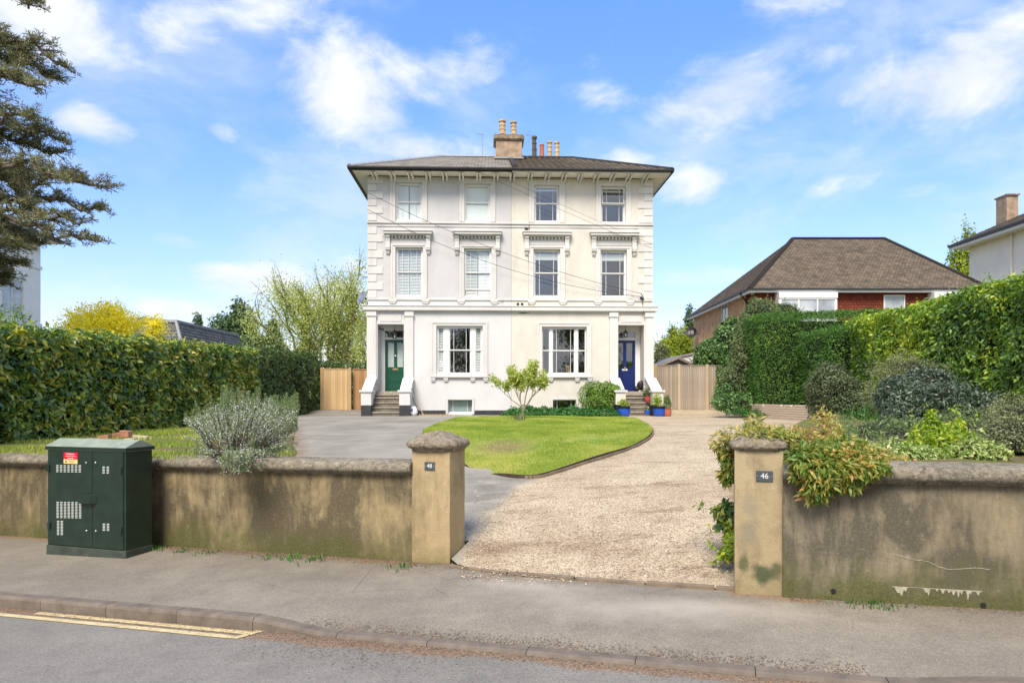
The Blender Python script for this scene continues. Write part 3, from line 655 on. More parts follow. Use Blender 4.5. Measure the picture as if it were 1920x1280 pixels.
def cdt_sheet(name, poly, step, mat, dz=0, rnd=.25):
    xs = [p[0] for p in poly]; ys = [p[1] for p in poly]
    pts = [Vector(p) for p in poly]; nb = len(pts)
    y = min(ys)
    while y < max(ys):
        st = step * (1 + max(0, y - 10) * .05); x = min(xs)
        while x < max(xs):
            pts.append(Vector((x + random.uniform(-rnd, rnd) * st, y + random.uniform(-rnd, rnd) * st))); x += st
        y += st
    r = delaunay_2d_cdt(pts, [], [list(range(nb))], 1, 1e-5)
    return r[0], r[2]
dpoly = []
for y in np.arange(8.7, 31.6, .4): dpoly.append((lb(y) - .12 + .06 * math.sin(y * 3), y))
dpoly += [(rb(y) + .1 + .05 * math.sin(y * 2.3), y) for y in np.arange(31.6, 6.7, -.4)]
dpoly += [xy_of(.55, 6.86), xy_of(-.1, 6.9), xy_of(-.3, 6.93), xy_of(-1, 6.99), xy_of(-2, 7.07), xy_of(-2.6, 7.13), xy_of(-2.85, 7.21), xy_of(-2.985, 7.36), xy_of(-2.985, 7.95)]
dv, df = cdt_sheet('drive', dpoly, .16, None)
V = [(p.x, p.y, max(prop_z(p.x, p.y), pav_z(*uv_of(p.x, p.y))) + .012 + .012 * noise.noise(Vector((p.x * 2.2, p.y * 2.2, 0)))) for p in dv]
GA = [gravel_amt(p.x, p.y) for p in dv]
def lit(x, y):
    u, v = uv_of(x, y); a = .9 * math.exp(-((x + .2) ** 2 + (y - 8.1) ** 2) / .25)
    a = max(a, .9 * math.exp(-max(0, rb(y) - x) / .3) * (1 if y < 12 else .5)); a = max(a, .75 * math.exp(-max(0, x - lb(y)) / .4) if y > 12 else 0)
    a = max(a, .75 * math.exp(-((x - .6) ** 2 / 1.6 + (v - 7.9) ** 2 / .12))); a = max(a, .6 * math.exp(-abs(31.3 - y) / .8)); a = max(a, .42 * (1 - sstep(8, 12, y)))
    return a
LT = [lit(p.x, p.y) for p in dv]
def sub_mesh(name, keep):
    idx = {}; vs = []; fs = []; ga = []; lt = []
    for f in df:
        if len(f) != 3: continue
        if keep(sum(GA[i] for i in f) / 3):
            row = []
            for i in f:
                if i not in idx: idx[i] = len(vs); vs.append(V[i]); ga.append(GA[i]); lt.append(LT[i])
                row.append(idx[i])
            fs.append(row)
    me = fast_mesh(name, vs, fs, M['drive'], True)
    for nm, d in (('gravel', ga), ('litter', lt)):
        a = me.attributes.new(nm, 'FLOAT', 'POINT'); a.data.foreach_set('value', np.array(d[:len(me.vertices)], np.float32))
    return me
structure('tarmac_drive', sub_mesh('tarmac_drive', lambda g: g < .5))
structure('gravel_drive', sub_mesh('gravel_drive', lambda g: g >= .5))

# lawn, raised a little, with its timber edging along the gravel
def lawn_h(x, y):
    return prop_z(x, y) + .085 + .05 * noise.noise(Vector((x * .5, y * .5, 3))) - .28 * math.exp(-(((x + 1.15) / .7) ** 2 + ((y - 12.2) / .35) ** 2))
lv, lf = cdt_sheet('lawn', LAWN, .2, None)
V = [(p.x, p.y, lawn_h(p.x, p.y)) for p in lv]
F3 = [list(f) for f in lf if len(f) == 3]
lawn = structure('lawn', fast_mesh('lawn', V, F3, M['lawn'], True))
mb = MB(); k = len(LAWN)
for i in range(k):
    a, b = LAWN[i], LAWN[(i + 1) % k]
    mb.quad((*a, prop_z(*a) - .05), (*b, prop_z(*b) - .05), (*b, lawn_h(*b)), (*a, lawn_h(*a)))
LOCF[lawn.name] = Vector((0, 0, 0)); mb.build('turf_side', M['soil'], lawn)
ed = thing('lawn_edging', 'dark timber edging board curving between the lawn and the gravel drive', 'lawn edging', (1.8, 14, 1.0))
i0 = 8 * 4; i1 = 17 * 4; mb = MB()
for i in range(i0, i1):
    a, b = np.array(LAWN[i]), np.array(LAWN[i + 1]); d = b - a; nn = np.array([-d[1], d[0]]); nn = nn / np.linalg.norm(nn)
    c = np.mean(np.array(LAWN), 0); nn = nn if np.dot(nn, a - c) > 0 else -nn
    q = [a + nn * .015, b + nn * .015, b + nn * .045, a + nn * .045]; zt = lambda p: prop_z(*p) + .062 + .02 * noise.noise(Vector((p[0] * 3, p[1] * 3, 0)))
    mb.hexa([(*p, prop_z(*p) - .05) for p in q] + [(*p, zt(p)) for p in q])
mb.build('edging_board', M['edging'], ed)

# grass blades (nobody could count them)
def in_poly(P, poly):
    x, y = P[:, 0], P[:, 1]; ins = np.zeros(len(P), bool); n = len(poly)
    for i in range(n):
        x1, y1 = poly[i]; x2, y2 = poly[(i + 1) % n]
        c = ((y1 > y) != (y2 > y)) & (x < (x2 - x1) * (y - y1) / (y2 - y1 + 1e-12) + x1); ins ^= c
    return ins
def blades(name, P, Z, H, mat, wd=.006):
    n = len(P); h = H * RNG.uniform(.5, 1.3, n); a = RNG.uniform(0, 6.283, n); b = RNG.normal(0, .35, (n, 2)) * h[:, None]
    base = np.column_stack([P, Z]); s = np.column_stack([np.cos(a), np.sin(a), np.zeros(n)]) * (wd * RNG.uniform(.7, 1.3, n))[:, None]
    tip = base + np.column_stack([b, h]); V = np.stack([base - s, base + s, tip], 1).reshape(-1, 3)
    return fast_mesh(name, V, np.arange(3 * n).reshape(-1, 3), mat)
def scatter_poly(poly, n):
    A = np.array(poly); lo, hi = A.min(0), A.max(0); P = RNG.uniform(lo, hi, (n, 2)); return P[in_poly(P, poly)]
P = scatter_poly(LAWN, 230000)
keep = RNG.uniform(0, 1, len(P)) < np.clip(16 / P[:, 1], .35, 1) ** 1.2
P = P[keep]
bare = ((P[:, 0] + .15) ** 2 + .35 * (P[:, 1] - 14.4) ** 2 < .7) & (RNG.uniform(0, 1, len(P)) < .75); P = P[~bare]; bare = ((P[:, 0] + 1.15) ** 2 + 2 * (P[:, 1] - 12.25) ** 2 < .28) & (RNG.uniform(0, 1, len(P)) < .8); P = P[~bare]
nz = np.array([noise.noise(Vector((x * .7, y * .5, 17))) + .5 * noise.noise(Vector((x * 2.6, y * 2, 5))) for x, y in P]); P = P[nz + RNG.normal(0, .12, len(P)) < .42]
Z = np.array([lawn_h(x, y) for x, y in P]) - .005
tag(link('grass', blades('grass', P, Z, .035, M['grass'])), 'short bright green grass growing on the lawn', 'grass', kind='stuff')
gpoly = [(-9.3, 9.4), (-9.1, 12), (-9, 16), (-8.9, 21), (-7.3, 21), (-6.2, 18.6), (-4.5, 14), (-3.4, 10.4), (-4.2, 8.9), (-8.6, 10.2)]
P = scatter_poly(gpoly, 45000)
nz = np.array([noise.noise(Vector((x * .9, y * .9, 7))) for x, y in P]); P = P[nz + RNG.normal(0, .1, len(P)) > .04]
Z = np.array([prop_z(x, y) for x, y in P])
tag(link('grass', blades('grass', P, Z, .07, M['grass'], .008)), 'patchy rough grass on the ground below the long left hedge', 'grass', kind='stuff')

# dry leaves and loose chippings along the wall foot, the kerb and the gate
def scatter_uv(n, vfun, dens): pass
pts = []
for _ in range(8500):
    u = random.uniform(-9, -2.9); v = vwl(u) - abs(random.gauss(0, .13)); pts.append((u, v, 'p'))
for _ in range(1500):
    u = random.uniform(.6, 4); v = 6.78 - abs(random.gauss(0, .08)); pts.append((u, v, 'p'))
for _ in range(5200):
    u = random.uniform(-9, 3); v = vk(u) - abs(random.gauss(0, .09)) - .005; pts.append((u, v, 'r'))
for _ in range(1500):
    u = random.gauss(-2.9, .6); v = vk(u) - abs(random.gauss(0, .3)); pts.append((u, v, 'r'))
for _ in range(2600):
    u = random.uniform(-3.6, 1.0); v = vk(u) + KW + abs(random.gauss(0, .07)); pts.append((u, v, 'p'))
for _ in range(260):
    u = random.uniform(-9, 4); v = random.uniform(vk(u) + .2, 6.7); pts.append((u, v, 'p'))
P = []; 
pvz = {}
for u, v, t in pts:
    x, y = xy_of(u, v); e = max(0, 1 - (v - vk(u) - KW) / .9)
    z = pav_z(u, v) + (road_z(u, vk(u)) + kerb_h(u) - pav_z(u, vk(u))) * e * e if t == 'p' else road_z(u, v)
    P.append((x, y, z + .006))
P = np.array(P); N = np.tile([0, 0, 1.0], (len(P), 1))
tag(link('leaf_litter', leaf_mesh('leaf_litter', P, N, .014, .009, M['litter'], (0, 0, 0), 1, .35, 0)), 'dry brown leaves and seed husks along the wall foot and the kerb', 'leaf litter', kind='stuff')
P = []
for _ in range(9000):
    y = 7 + abs(random.gauss(0, 2.2)); x = random.uniform(-.6, rb(y)); u, v = uv_of(x, y)
    if v < 6.95: v = 6.95 - abs(random.gauss(0, .12)); x, y = xy_of(u, v); z = pav_z(u, v)
    else: z = prop_z(x, y) + .015
    P.append((x, y, z + .004))
P = np.array(P); N = np.tile([0, 0, 1.0], (len(P), 1))
tag(link('loose_chippings', leaf_mesh('loose_chippings', P, N, .02, .015, M['gravelbit'], (0, 0, 0), 1, .5, 0)), 'loose buff chippings scattered over the gateway and onto the pavement', 'gravel', kind='stuff')

# gate edging: low stones across the mouth of the drive
ge = thing('gateway_edging', 'low line of dark edging stones across the gateway between the two gate pillars', 'edging', (*xy_of(-1, 6.9), 0))
EU = [-2.96, -2.2, -1.45, -.72, -.05, .45]
EV = [7.235, 7.04, 6.985, 6.945, 6.925, 6.90]
for i in range(5):
    mb = MB(); a, b = EU[i] + .008, EU[i + 1] - .008; q = [(a, EV[i] - .03), (b, EV[i+1] - .03), (b, EV[i+1] + .03), (a, EV[i] + .03)]
    mb.hexa([(*xy_of(u, v), zs(u) - .08) for u, v in q] + [(*xy_of(u, v), zs(u) + .035 + .004 * math.sin(i * 3 + u)) for u, v in q]); mb.build('edging_stone', M['edging'], ge, bevel=.006)
# ------------------------------------------------------------------ street walls, pillars, cabinet
def wnz(u, z): return .009 * noise.noise(Vector((u * 1.1, z * 1.1, 1)))
def street_wall(name, label, u0, u1, vf, ztop, mat, group):
    um = (max(u0, -9) + min(u1, 5)) / 2
    th = thing(name, label, 'wall', (um, vf(um), zs(um)), STREET, group)
    body = MB(); us = list(np.arange(u0, u1, .18)) + [u1]; nz = 9; H = []
    nzz = wnz
    V = []; 
    for u in us:
        zb = zs(u) - .12; zt = ztop(u) + .02
        for k in range(nz + 1):
            z = zb + (zt - zb) * k / nz; V.append((u, vf(u) + nzz(u, z), z)); H.append(max(0, z - zs(u)))
    m = nz + 1; F = [(i*m+k, (i+1)*m+k, (i+1)*m+k+1, i*m+k+1) for i in range(len(us)-1) for k in range(nz)]
    n0 = len(V)
    for u in us:
        V += [(u, vf(u) + .3, zs(u) - .12), (u, vf(u) + .3, ztop(u) + .02)]; H += [0, 1]
    F += [(n0+2*i+2, n0+2*i, n0+2*i+1, n0+2*i+3) for i in range(len(us)-1)]
    for i in (0, len(us) - 1): F.append((i*m, n0+2*i, n0+2*i+1, i*m+nz))
    body.add(V, F); o = body.build('render_face', mat, th)
    a = o.data.attributes.new('hgt', 'FLOAT', 'POINT'); a.data.foreach_set('value', np.array(H, np.float32))
    PR = [(-.03, 0), (-.035, .025), (-.085, .035), (-.105, .065), (-.105, .10), (-.08, .135), (-.03, .16), (.08, .178), (.2, .182), (.32, .165), (.37, .12), (.37, .03), (.33, 0)]
    cop = MB(); us2 = list(np.arange(u0, u1, .07 if u1 < 6 else .1)) + [u1]; n = len(PR); V = []
    for u in us2:
        for k, (dv, z) in enumerate(PR):
            j = .008 * noise.noise(Vector((u * 6, dv * 9, z * 9))) + .004 * noise.noise(Vector((u * 20, dv * 20, z * 20)))
            V.append((u, vf(u) + dv + j * (-1 if k < 6 else .3), ztop(u) + z + j * (k > 3)))
    F = [(i*n+k, (i+1)*n+k, (i+1)*n+(k+1) % n, i*n+(k+1) % n) for i in range(len(us2)-1) for k in range(n)] + [tuple(range(n)), tuple(range((len(us2)-1)*n, len(us2)*n))]
    cop.add(V, F).build('coping', M['coping'], th, smooth=True)
    return th
wlft = street_wall('garden_wall', 'long stained ochre garden wall behind the green cabinet, left of the gateway', -26, -3.47, vwl, lambda u: .98 + .0167 * (u + 3.45), M['wallL'], 'rendered street walls')
wrgt = street_wall('garden_wall', 'dark mossy garden wall right of the gateway, half hidden by the bronze climber', .552, 16, lambda u: 6.785, lambda u: 1.134 + .011 * (u - 1.29), M['wallR'], 'rendered street walls')
# weep holes and a pale crack with flaked patches on the right wall
for px, py in ((1566, 1113), (1846, 1135)):
    Y = 6.1 if px < 1700 else 5.83; x = wx(px, Y); u, v = uv_of(x, Y); z = wz(py, Y)
    mb = MB(); mb.v = []; 
    ring = [(u + .022 * math.cos(a), 6.772, z + .02 * math.sin(a)) for a in np.linspace(0, 6.283, 13)[:-1]]; mb.quad(*ring)
    ring2 = [(u + .022 * math.cos(a), 6.80, z + .02 * math.sin(a)) for a in np.linspace(0, 6.283, 13)[:-1]]; mb.quad(*ring2)
    mb.f += [[i, (i + 1) % 12, 12 + (i + 1) % 12, 12 + i] for i in range(12)]
    mb.build('weep_hole', M['black'], wrgt)
M['scar'] = m_plain('pale_render_scar', (.40, .37, .28), .9, var=.25, scale=20)
def on_rwall(px, py):
    Y = 6.78 / (CA + SA * (px - 960) / 1280); x = wx(px, Y); return uv_of(x, Y)[0], wz(py, Y)
cr = [(1672, 1037), (1690, 1042), (1708, 1047), (1722, 1050), (1740, 1052), (1760, 1062), (1778, 1067), (1800, 1066), (1830, 1064), (1856, 1067)]
mb = MB(); Q = [on_rwall(*p) for p in cr]
for (a, b), (c, d) in zip(Q, Q[1:]):
    
    for k in range(8):
        f, g = k / 8, (k + 1) / 8; jj = lambda q: .006 * noise.noise(Vector((q * 30, 0, 0))); a1, b1, c1, d1 = a + (c-a)*f, b + (d-b)*f + jj(a+(c-a)*f), a + (c-a)*g, b + (d-b)*g + jj(a+(c-a)*g); w = .0012 + .0016 * abs(math.sin(k * 1.7 + a * 9)); ya, yc = 6.7815 + wnz(a1, b1), 6.7815 + wnz(c1, d1)
        mb.hexa([(a1, ya, b1 - w), (c1, yc, d1 - w), (c1, yc + .02, d1 - w), (a1, ya + .02, b1 - w), (a1, ya, b1 + w), (c1, yc, d1 + w), (c1, yc + .02, d1 + w), (a1, ya + .02, b1 + w)])
mb.build('crack', M['scar'], wrgt)
def flake(pxs, top, bot):
    mb = MB(); up = [on_rwall(x, top + (x - pxs[0]) * .055) for x in pxs]; lo = [on_rwall(x, top + (x - pxs[0]) * .055 + b) for x, b in zip(pxs, bot)]
    
    for k in range(len(up) - 1):
        q = [up[k], up[k+1], lo[k+1], lo[k]]; mb.quad(*[(u, 6.7815 + wnz(u, z), z) for u, z in q])
    return mb
pxs = list(np.arange(1672, 1842, 1.5)); drips = [(1684, 5, 11), (1691, 3, 15), (1698, 2.5, 8), (1736, 3, 8), (1741, 2, 13), (1757, 2, 5), (1768, 3, 9), (1779, 2.5, 6), (1788, 3.5, 10), (1797, 1.8, 15), (1803, 2.2, 8), (1815, 2, 19), (1820, 1.6, 7), (1834, 3, 8)]
bot = [.8 + 1.2 * abs(noise.noise(Vector((x * .13, 0, 0)))) * 2 * (x < 1706 or x > 1728) + sum(h * math.exp(-((x - c) / w) ** 2) for c, w, h in drips) for x in pxs]
flake(pxs, 1098, bot).build('flaked_patch', M['scar'], wrgt)

def text_obj(s, size, mat, parent, M4, ext=.002, name='lettering', sx=1.0):
    c = bpy.data.curves.new('t', 'FONT'); c.body = s; c.size = size; c.align_x = 'CENTER'; c.align_y = 'CENTER'; c.extrude = ext
    t = bpy.data.objects.new('t', c); COL.objects.link(t); dg = bpy.context.evaluated_depsgraph_get()
    me = bpy.data.meshes.new_from_object(t.evaluated_get(dg)); bpy.data.objects.remove(t); bpy.data.curves.remove(c)
    me.transform(M4 @ Matrix.Diagonal((sx, 1, 1, 1))); me.transform(Matrix.Translation(-LOCF[parent.name])); me.materials.clear(); me.materials.append(mat); me.name = name
    return link(name, me, parent)
UPR = Matrix.Rotation(R(90), 4, 'X')
def pillar(label, u0, v0, w, zb, z1, cap_over, cap_h, plate, flat=False):
    th = thing('gate_pillar', label, 'gate pillar', (u0 + w/2, v0 + w/2, zb), STREET, 'rendered gate pillars')
    mb = MB(); nz = 14; V = []; H = []
    cor = [(0, 0), (w/2, 0), (w, 0), (w, w/2), (w, w), (w/2, w), (0, w), (0, w/2)]
    for k in range(nz + 1):
        z = zb - .1 + (z1 - zb + .1) * k / nz
        for a, b in cor: V.append((u0 + a + .004 * noise.noise(Vector((a * 4, b * 4, z * 3))), v0 + b + .004 * noise.noise(Vector((a * 4, b * 4, z * 3 + 9))), z)); H.append(max(0, z - zb) + .1)
    F = [(k*8+j, k*8+(j+1) % 8, (k+1)*8+(j+1) % 8, (k+1)*8+j) for k in range(nz) for j in range(8)]
    mb.add(V, F); o = mb.build('shaft', M['ochre'], th, bevel=.0)
    a = o.data.attributes.new('hgt', 'FLOAT', 'POINT'); a.data.foreach_set('value', np.array(H, np.float32))
    o2 = cap_over
    lv = [(-.0, -.02), (o2 * .35, .0), (o2 * .45, .03), (o2 * .8, .04), (o2, .065), (o2, .095), (o2 * .8, .125), (o2*.2, .15), (-w*.18, .15 + (cap_h - .15) * .55), (-w*.36, .15 + (cap_h - .15) * .88), (-w*.47, cap_h)]
    if flat: lv = [(0, -.02), (o2 * .5, .0), (o2, .02), (o2, .055), (o2 * .6, .085), (-.06, .12), (-w * .47, cap_h)]
    cap = MB(); V = []; n = 24
    for e, z in lv:
        h = w / 2 + e
        for j in range(n):
            a = 2 * math.pi * (j + .5) / n; c, s = math.cos(a), math.sin(a); m = (abs(c) ** 9 + abs(s) ** 9) ** (-1 / 9)
            q = 1 + .03 * noise.noise(Vector((c * 3, s * 3, z * 16 + u0))) + .015 * noise.noise(Vector((c * 9, s * 9, z * 40)))
            V.append((u0 + w/2 + h * m * c * q, v0 + w/2 + h * m * s * q, z1 + z + .006 * noise.noise(Vector((c * 6, s * 6, z * 20)))))
    k = len(lv); F = [(i*n+j, i*n+(j+1) % n, (i+1)*n+(j+1) % n, (i+1)*n+j) for i in range(k-1) for j in range(n)] + [tuple(range(n))[::-1], tuple(range((k-1)*n, k*n))]
    cap.add(V, F); o = cap.build('cap', M['capstone'], th, smooth=True); sb = o.modifiers.new('subdivision', 'SUBSURF'); sb.levels = sb.render_levels = 2
    tx = bpy.data.textures.new('stone', 'CLOUDS'); tx.noise_scale = .018; dm = o.modifiers.new('pitting', 'DISPLACE'); dm.texture = tx; dm.strength = .02
    s, cu, cz, pw, ph = plate
    pm = MB().box(cu - pw/2, cu + pw/2, v0 - .012, v0 + .004, cz - ph/2, cz + ph/2).build('number_plate', M['plate'], th, bevel=.003)
    tm = Matrix.Translation((cu, v0 - .0135, cz)) @ UPR
    text_obj(s, ph * .70, M['white'], pm, tm, .0015, 'number')
    for sg in (-1, 1):
        d = MB().lathe([(.0028, 0), (.0028, .002)], (0, 0, 0), 8); me = d.mesh('stud', M['white']); me.transform(Matrix.Translation(Vector((cu + sg * pw * .43, v0 - .0135, cz)) - LOCF[pm.name]) @ UPR); link('stud', me, pm)
    return th
# left pillar: front right corner at (-.72, 7.9)
uL, vL = uv_of(-.72, 7.9); Yp = 7.98
pillar('ochre gate pillar with a pyramid cap and the number 48, left of the gateway', uL - .48, vL, .48, zs(uL) , 1.27, .085, .235, ('48', uv_of(wx(806.5, Yp), Yp)[0], wz(873, Yp), .128, .094))
uR, vR = uv_of(2.12, 6.5); Yp = 6.42
pillar('dirty ochre gate pillar with a moss patch and the number 46, right of the gateway', uR, vR, .43, zs(uR) - .01, 1.405, .05, .17, ('46', uv_of(wx(1433.5, Yp), Yp)[0], wz(892, Yp), .15, .10), True)
bpy.data.objects['shaft.001'].data.materials[0] = M['ochreR']

# telecom cabinet
cu1, cv0 = uv_of(-4.91, 8.68); cu0 = cu1 - 1.31; cD = .42; zb = zs(cu1) - .03; zt = 1.265
cab = thing('utility_cabinet', 'dark green steel street cabinet with double doors and a red warning sticker', 'utility cabinet', ((cu0+cu1)/2, cv0 + cD/2, zb), STREET)
cv1 = cv0 + cD
MB().box(cu0 - .012, cu1 + .012, cv0 - .012, cv1 + .012, zb - .05, zb + .12).build('plinth', M['cabinet_base'], cab, bevel=.006)
MB().box(cu0, cu1, cv0, cv1, zb + .12, zt - .05).build('body', M['cabinet'], cab, bevel=.004)
rise = .085; mb = MB(); o_ = .02
mb.prism([(cv0 - o_, zt - .055), (cv1 + o_, zt - .055), (cv1 + o_, zt), ((cv0+cv1)/2 + .02, zt + rise), ((cv0+cv1)/2 - .02, zt + rise), (cv0 - o_, zt)], cu0 - o_, cu1 + o_, 'x')
mb.build('lid', M['cabinet_top'], cab, bevel=.005)
MB().box(cu0 - o_ - .003, cu1 + o_ + .003, cv0 - o_ - .003, cv1 + o_ + .003, zt - .05, zt - .008).build('lid_rim', M['cabinet'], cab, bevel=.003)
dm_ = cu0 + (cu1 - cu0) * .59
zd0, zd1 = zb + .135, zt - .062
dl = MB().box(cu0 + .025, dm_ - .003, cv0 - .012, cv0 + .006, zd0, zd1).build('door', M['cabinet'], cab, bevel=.003)
dr = MB().box(dm_ + .003, cu1 - .035, cv0 - .012, cv0 + .006, zd0, zd1).build('door', M['cabinet'], cab, bevel=.003)
def cpos(zx, zy): # from the 4.414x crop of the cabinet front: fraction across and height
    f = (zx - 150) / (765 - 150); top = 222 + f * 12; botm = 1025 + f * 42
    return cu0 + f * (cu1 - cu0), zd1 - (zy - top) / (botm - top) * (zd1 - zd0)
def slots(zx0, zx1, zy0, zy1, nx, ny, door):
    mb = MB()
    for i in range(nx):
        for j in range(ny):
            u, z = cpos(zx0 + (zx1 - zx0) * i / max(1, nx - 1), zy0 + (zy1 - zy0) * j / max(1, ny - 1))
            mb.prism([(cv0 - .012, z - .006), (cv0 - .022, z - .004), (cv0 - .012, z + .006)], u - .019, u + .019, 'x')
    mb.build('louvre_vent', M['slot'], door, kind='stuff')
slots(238, 418, 352, 405, 7, 5, dl); slots(240, 420, 668, 798, 7, 11, dl); slots(244, 274, 830, 943, 2, 10, dl)
slots(604, 636, 360, 412, 2, 5, dr); slots(606, 638, 848, 900, 2, 5, dr)
for zx, zy, d in ((467, 327, dl), (541, 325, dr), (471, 908, dl), (543, 909, dr)):
    u, z = cpos(zx, zy); me = MB().lathe([(.013, 0), (.013, .008), (.008, .013)], (0, 0, 0), 10).mesh('lock', M['steel']); me.transform(Matrix.Translation(Vector((u, cv0 - .012, z)) - LOCF[d.name]) @ UPR); link('lock', me, d)
hb = MB(); u, z = cpos(484, 632); hb.prism([(u - .15, cv0 - .012), (u - .085, cv0 - .075), (u + .085, cv0 - .075), (u + .15, cv0 - .012)], z - .055, z + .055, 'z').build('lock_housing', M['cabinet'], cab, bevel=.003)
for zx, zy in ((165, 375), (170, 870), (732, 392), (732, 905)):
    u, z = cpos(zx, zy); MB().box(u - .022, u + .022, cv0 - .028, cv0 - .008, z - .045, z + .045).build('hinge', M['cabinet'], cab, bevel=.003)
u0_, z1_ = cpos(288, 238); u1_, z0_ = cpos(399, 337); zm = z1_ - (z1_ - z0_) * .62
st = MB().box(u0_, u1_, cv0 - .0145, cv0 - .011, z0_, z1_).build('warning_sticker', M['red_print'], cab)
MB().box(u0_, u1_, cv0 - .0165, cv0 - .0135, z0_, zm).build('yellow_panel', M['yellow_print'], st)
mb = MB()     # the print is too small to read in the photograph: broken strokes of its weight
def strokes(mb, a, b, z, h, step, y, n=1):
    x = a
    while x < b:
        w = random.uniform(.35, .8) * step; mb.box(x, min(x + w, b), y - .001, y + .001, z - h/2 * random.uniform(.7, 1), z + h/2 * random.uniform(.7, 1)); x += step
wid = u1_ - u0_; hh = z1_ - z0_
strokes(mb, u0_ + wid*.2, u0_ + wid*.8, z1_ - hh*.14, hh*.12, wid*.075, cv0 - .016); strokes(mb, u0_ + wid*.15, u0_ + wid*.85, z1_ - hh*.33, hh*.065, wid*.045, cv0 - .016); strokes(mb, u0_ + wid*.28, u0_ + wid*.72, z1_ - hh*.51, hh*.075, wid*.05, cv0 - .016)
mb.build('white_print', M['white'], st, kind='stuff')
mb = MB(); strokes(mb, u0_ + wid*.38, u0_ + wid*.78, z0_ + hh*.27, hh*.05, wid*.05, cv0 - .0175); strokes(mb, u0_ + wid*.4, u0_ + wid*.76, z0_ + hh*.12, hh*.05, wid*.05, cv0 - .0175)
mb.prism([(u0_ + wid*.1, z0_ + hh*.12), (u0_ + wid*.26, z0_ + hh*.12), (u0_ + wid*.18, z0_ + hh*.3)], cv0 - .0185, cv0 - .0165)
mb.build('black_print', M['black'], st, kind='stuff')
# ------------------------------------------------------------------ the pair of villas (house frame: x across, y away, z up)
def hx(px): return (px - 958) / 44.138
def hz(py): return CAMZ + (745 - py) / 44.138
FZ = 11.22                                         # wall top
def hthing(label, x): return thing('villa', label, 'house', (x, 0, 1.1), HOUSE, 'pair of stucco villas')
hL = hthing('pale grey stucco villa with slate roof and green front door, left half of the pair', -3.05)
hR = hthing('cream stucco villa with brown tiled roof and blue front door, right half of the pair', 3.05)

def courses(name, e0, e1, r0, r1, n, mat, parent, lift=.02, ulen=None, wave=0, kind=None):
    """roof slope from eave e0-e1 up to r0-r1 in n overlapping courses, with uv in metres along / course number"""
    e0, e1, r0, r1 = (Vector(p) for p in (e0, e1, r0, r1)); off = LOCF[parent.name]
    nn = (e1 - e0).cross(r0 - e0 if (r0 - e0).length > .01 else r1 - e0).normalized(); nn = nn if nn.z > 0 else -nn
    if nn.z < .02: nn = -nn if nn.y > 0 else nn
    V = []; F = []; UV = []; ax = (e1 - e0).normalized()
    for i in range(n):
        a, b = i / n, min(1, (i + 1.12) / n); c0, c1, d0, d1 = e0.lerp(r0, a), e1.lerp(r1, a), e0.lerp(r0, b), e1.lerp(r1, b)
        cols = 1 if not wave else max(2, int((c1 - c0).length / (wave / 4)))
        for s in range(cols):
            t0, t1 = s / cols, (s + 1) / cols; P = []
            for (p, q, h) in ((c0, c1, lift), (d0, d1, .002)):
                for t in (t0, t1):
                    x = p.lerp(q, t); w = .022 * math.sin((x - e0).dot(ax) / wave * 6.283) if wave else 0
                    P.append(x + nn * (h + w))
            lo = [c0.lerp(c1, t0), c0.lerp(c1, t1)]; k = len(V)
            V += [P[0], P[1], P[3], P[2], lo[0] - nn * .005, lo[1] - nn * .005]
            F += [(k, k+1, k+2, k+3), (k+4, k+5, k+1, k)]
            u = [(x - e0).dot(ax) + (i % 2) * .0 for x in (P[0], P[1], P[3], P[2])]
            UV += [(u[0], i + .02), (u[1], i + .02), (u[2], i + .98), (u[3], i + .98), (u[0], i + .02), (u[1], i + .02), (u[1], i + .05), (u[0], i + .05)]
    me = bpy.data.meshes.new(name); me.from_pydata([tuple(v - off) for v in V], [], F); l = me.uv_layers.new(name='uv')
    l.data.foreach_set('uv', np.array(UV, np.float32).ravel()); me.materials.append(mat)
    return link(name, me, parent, kind)

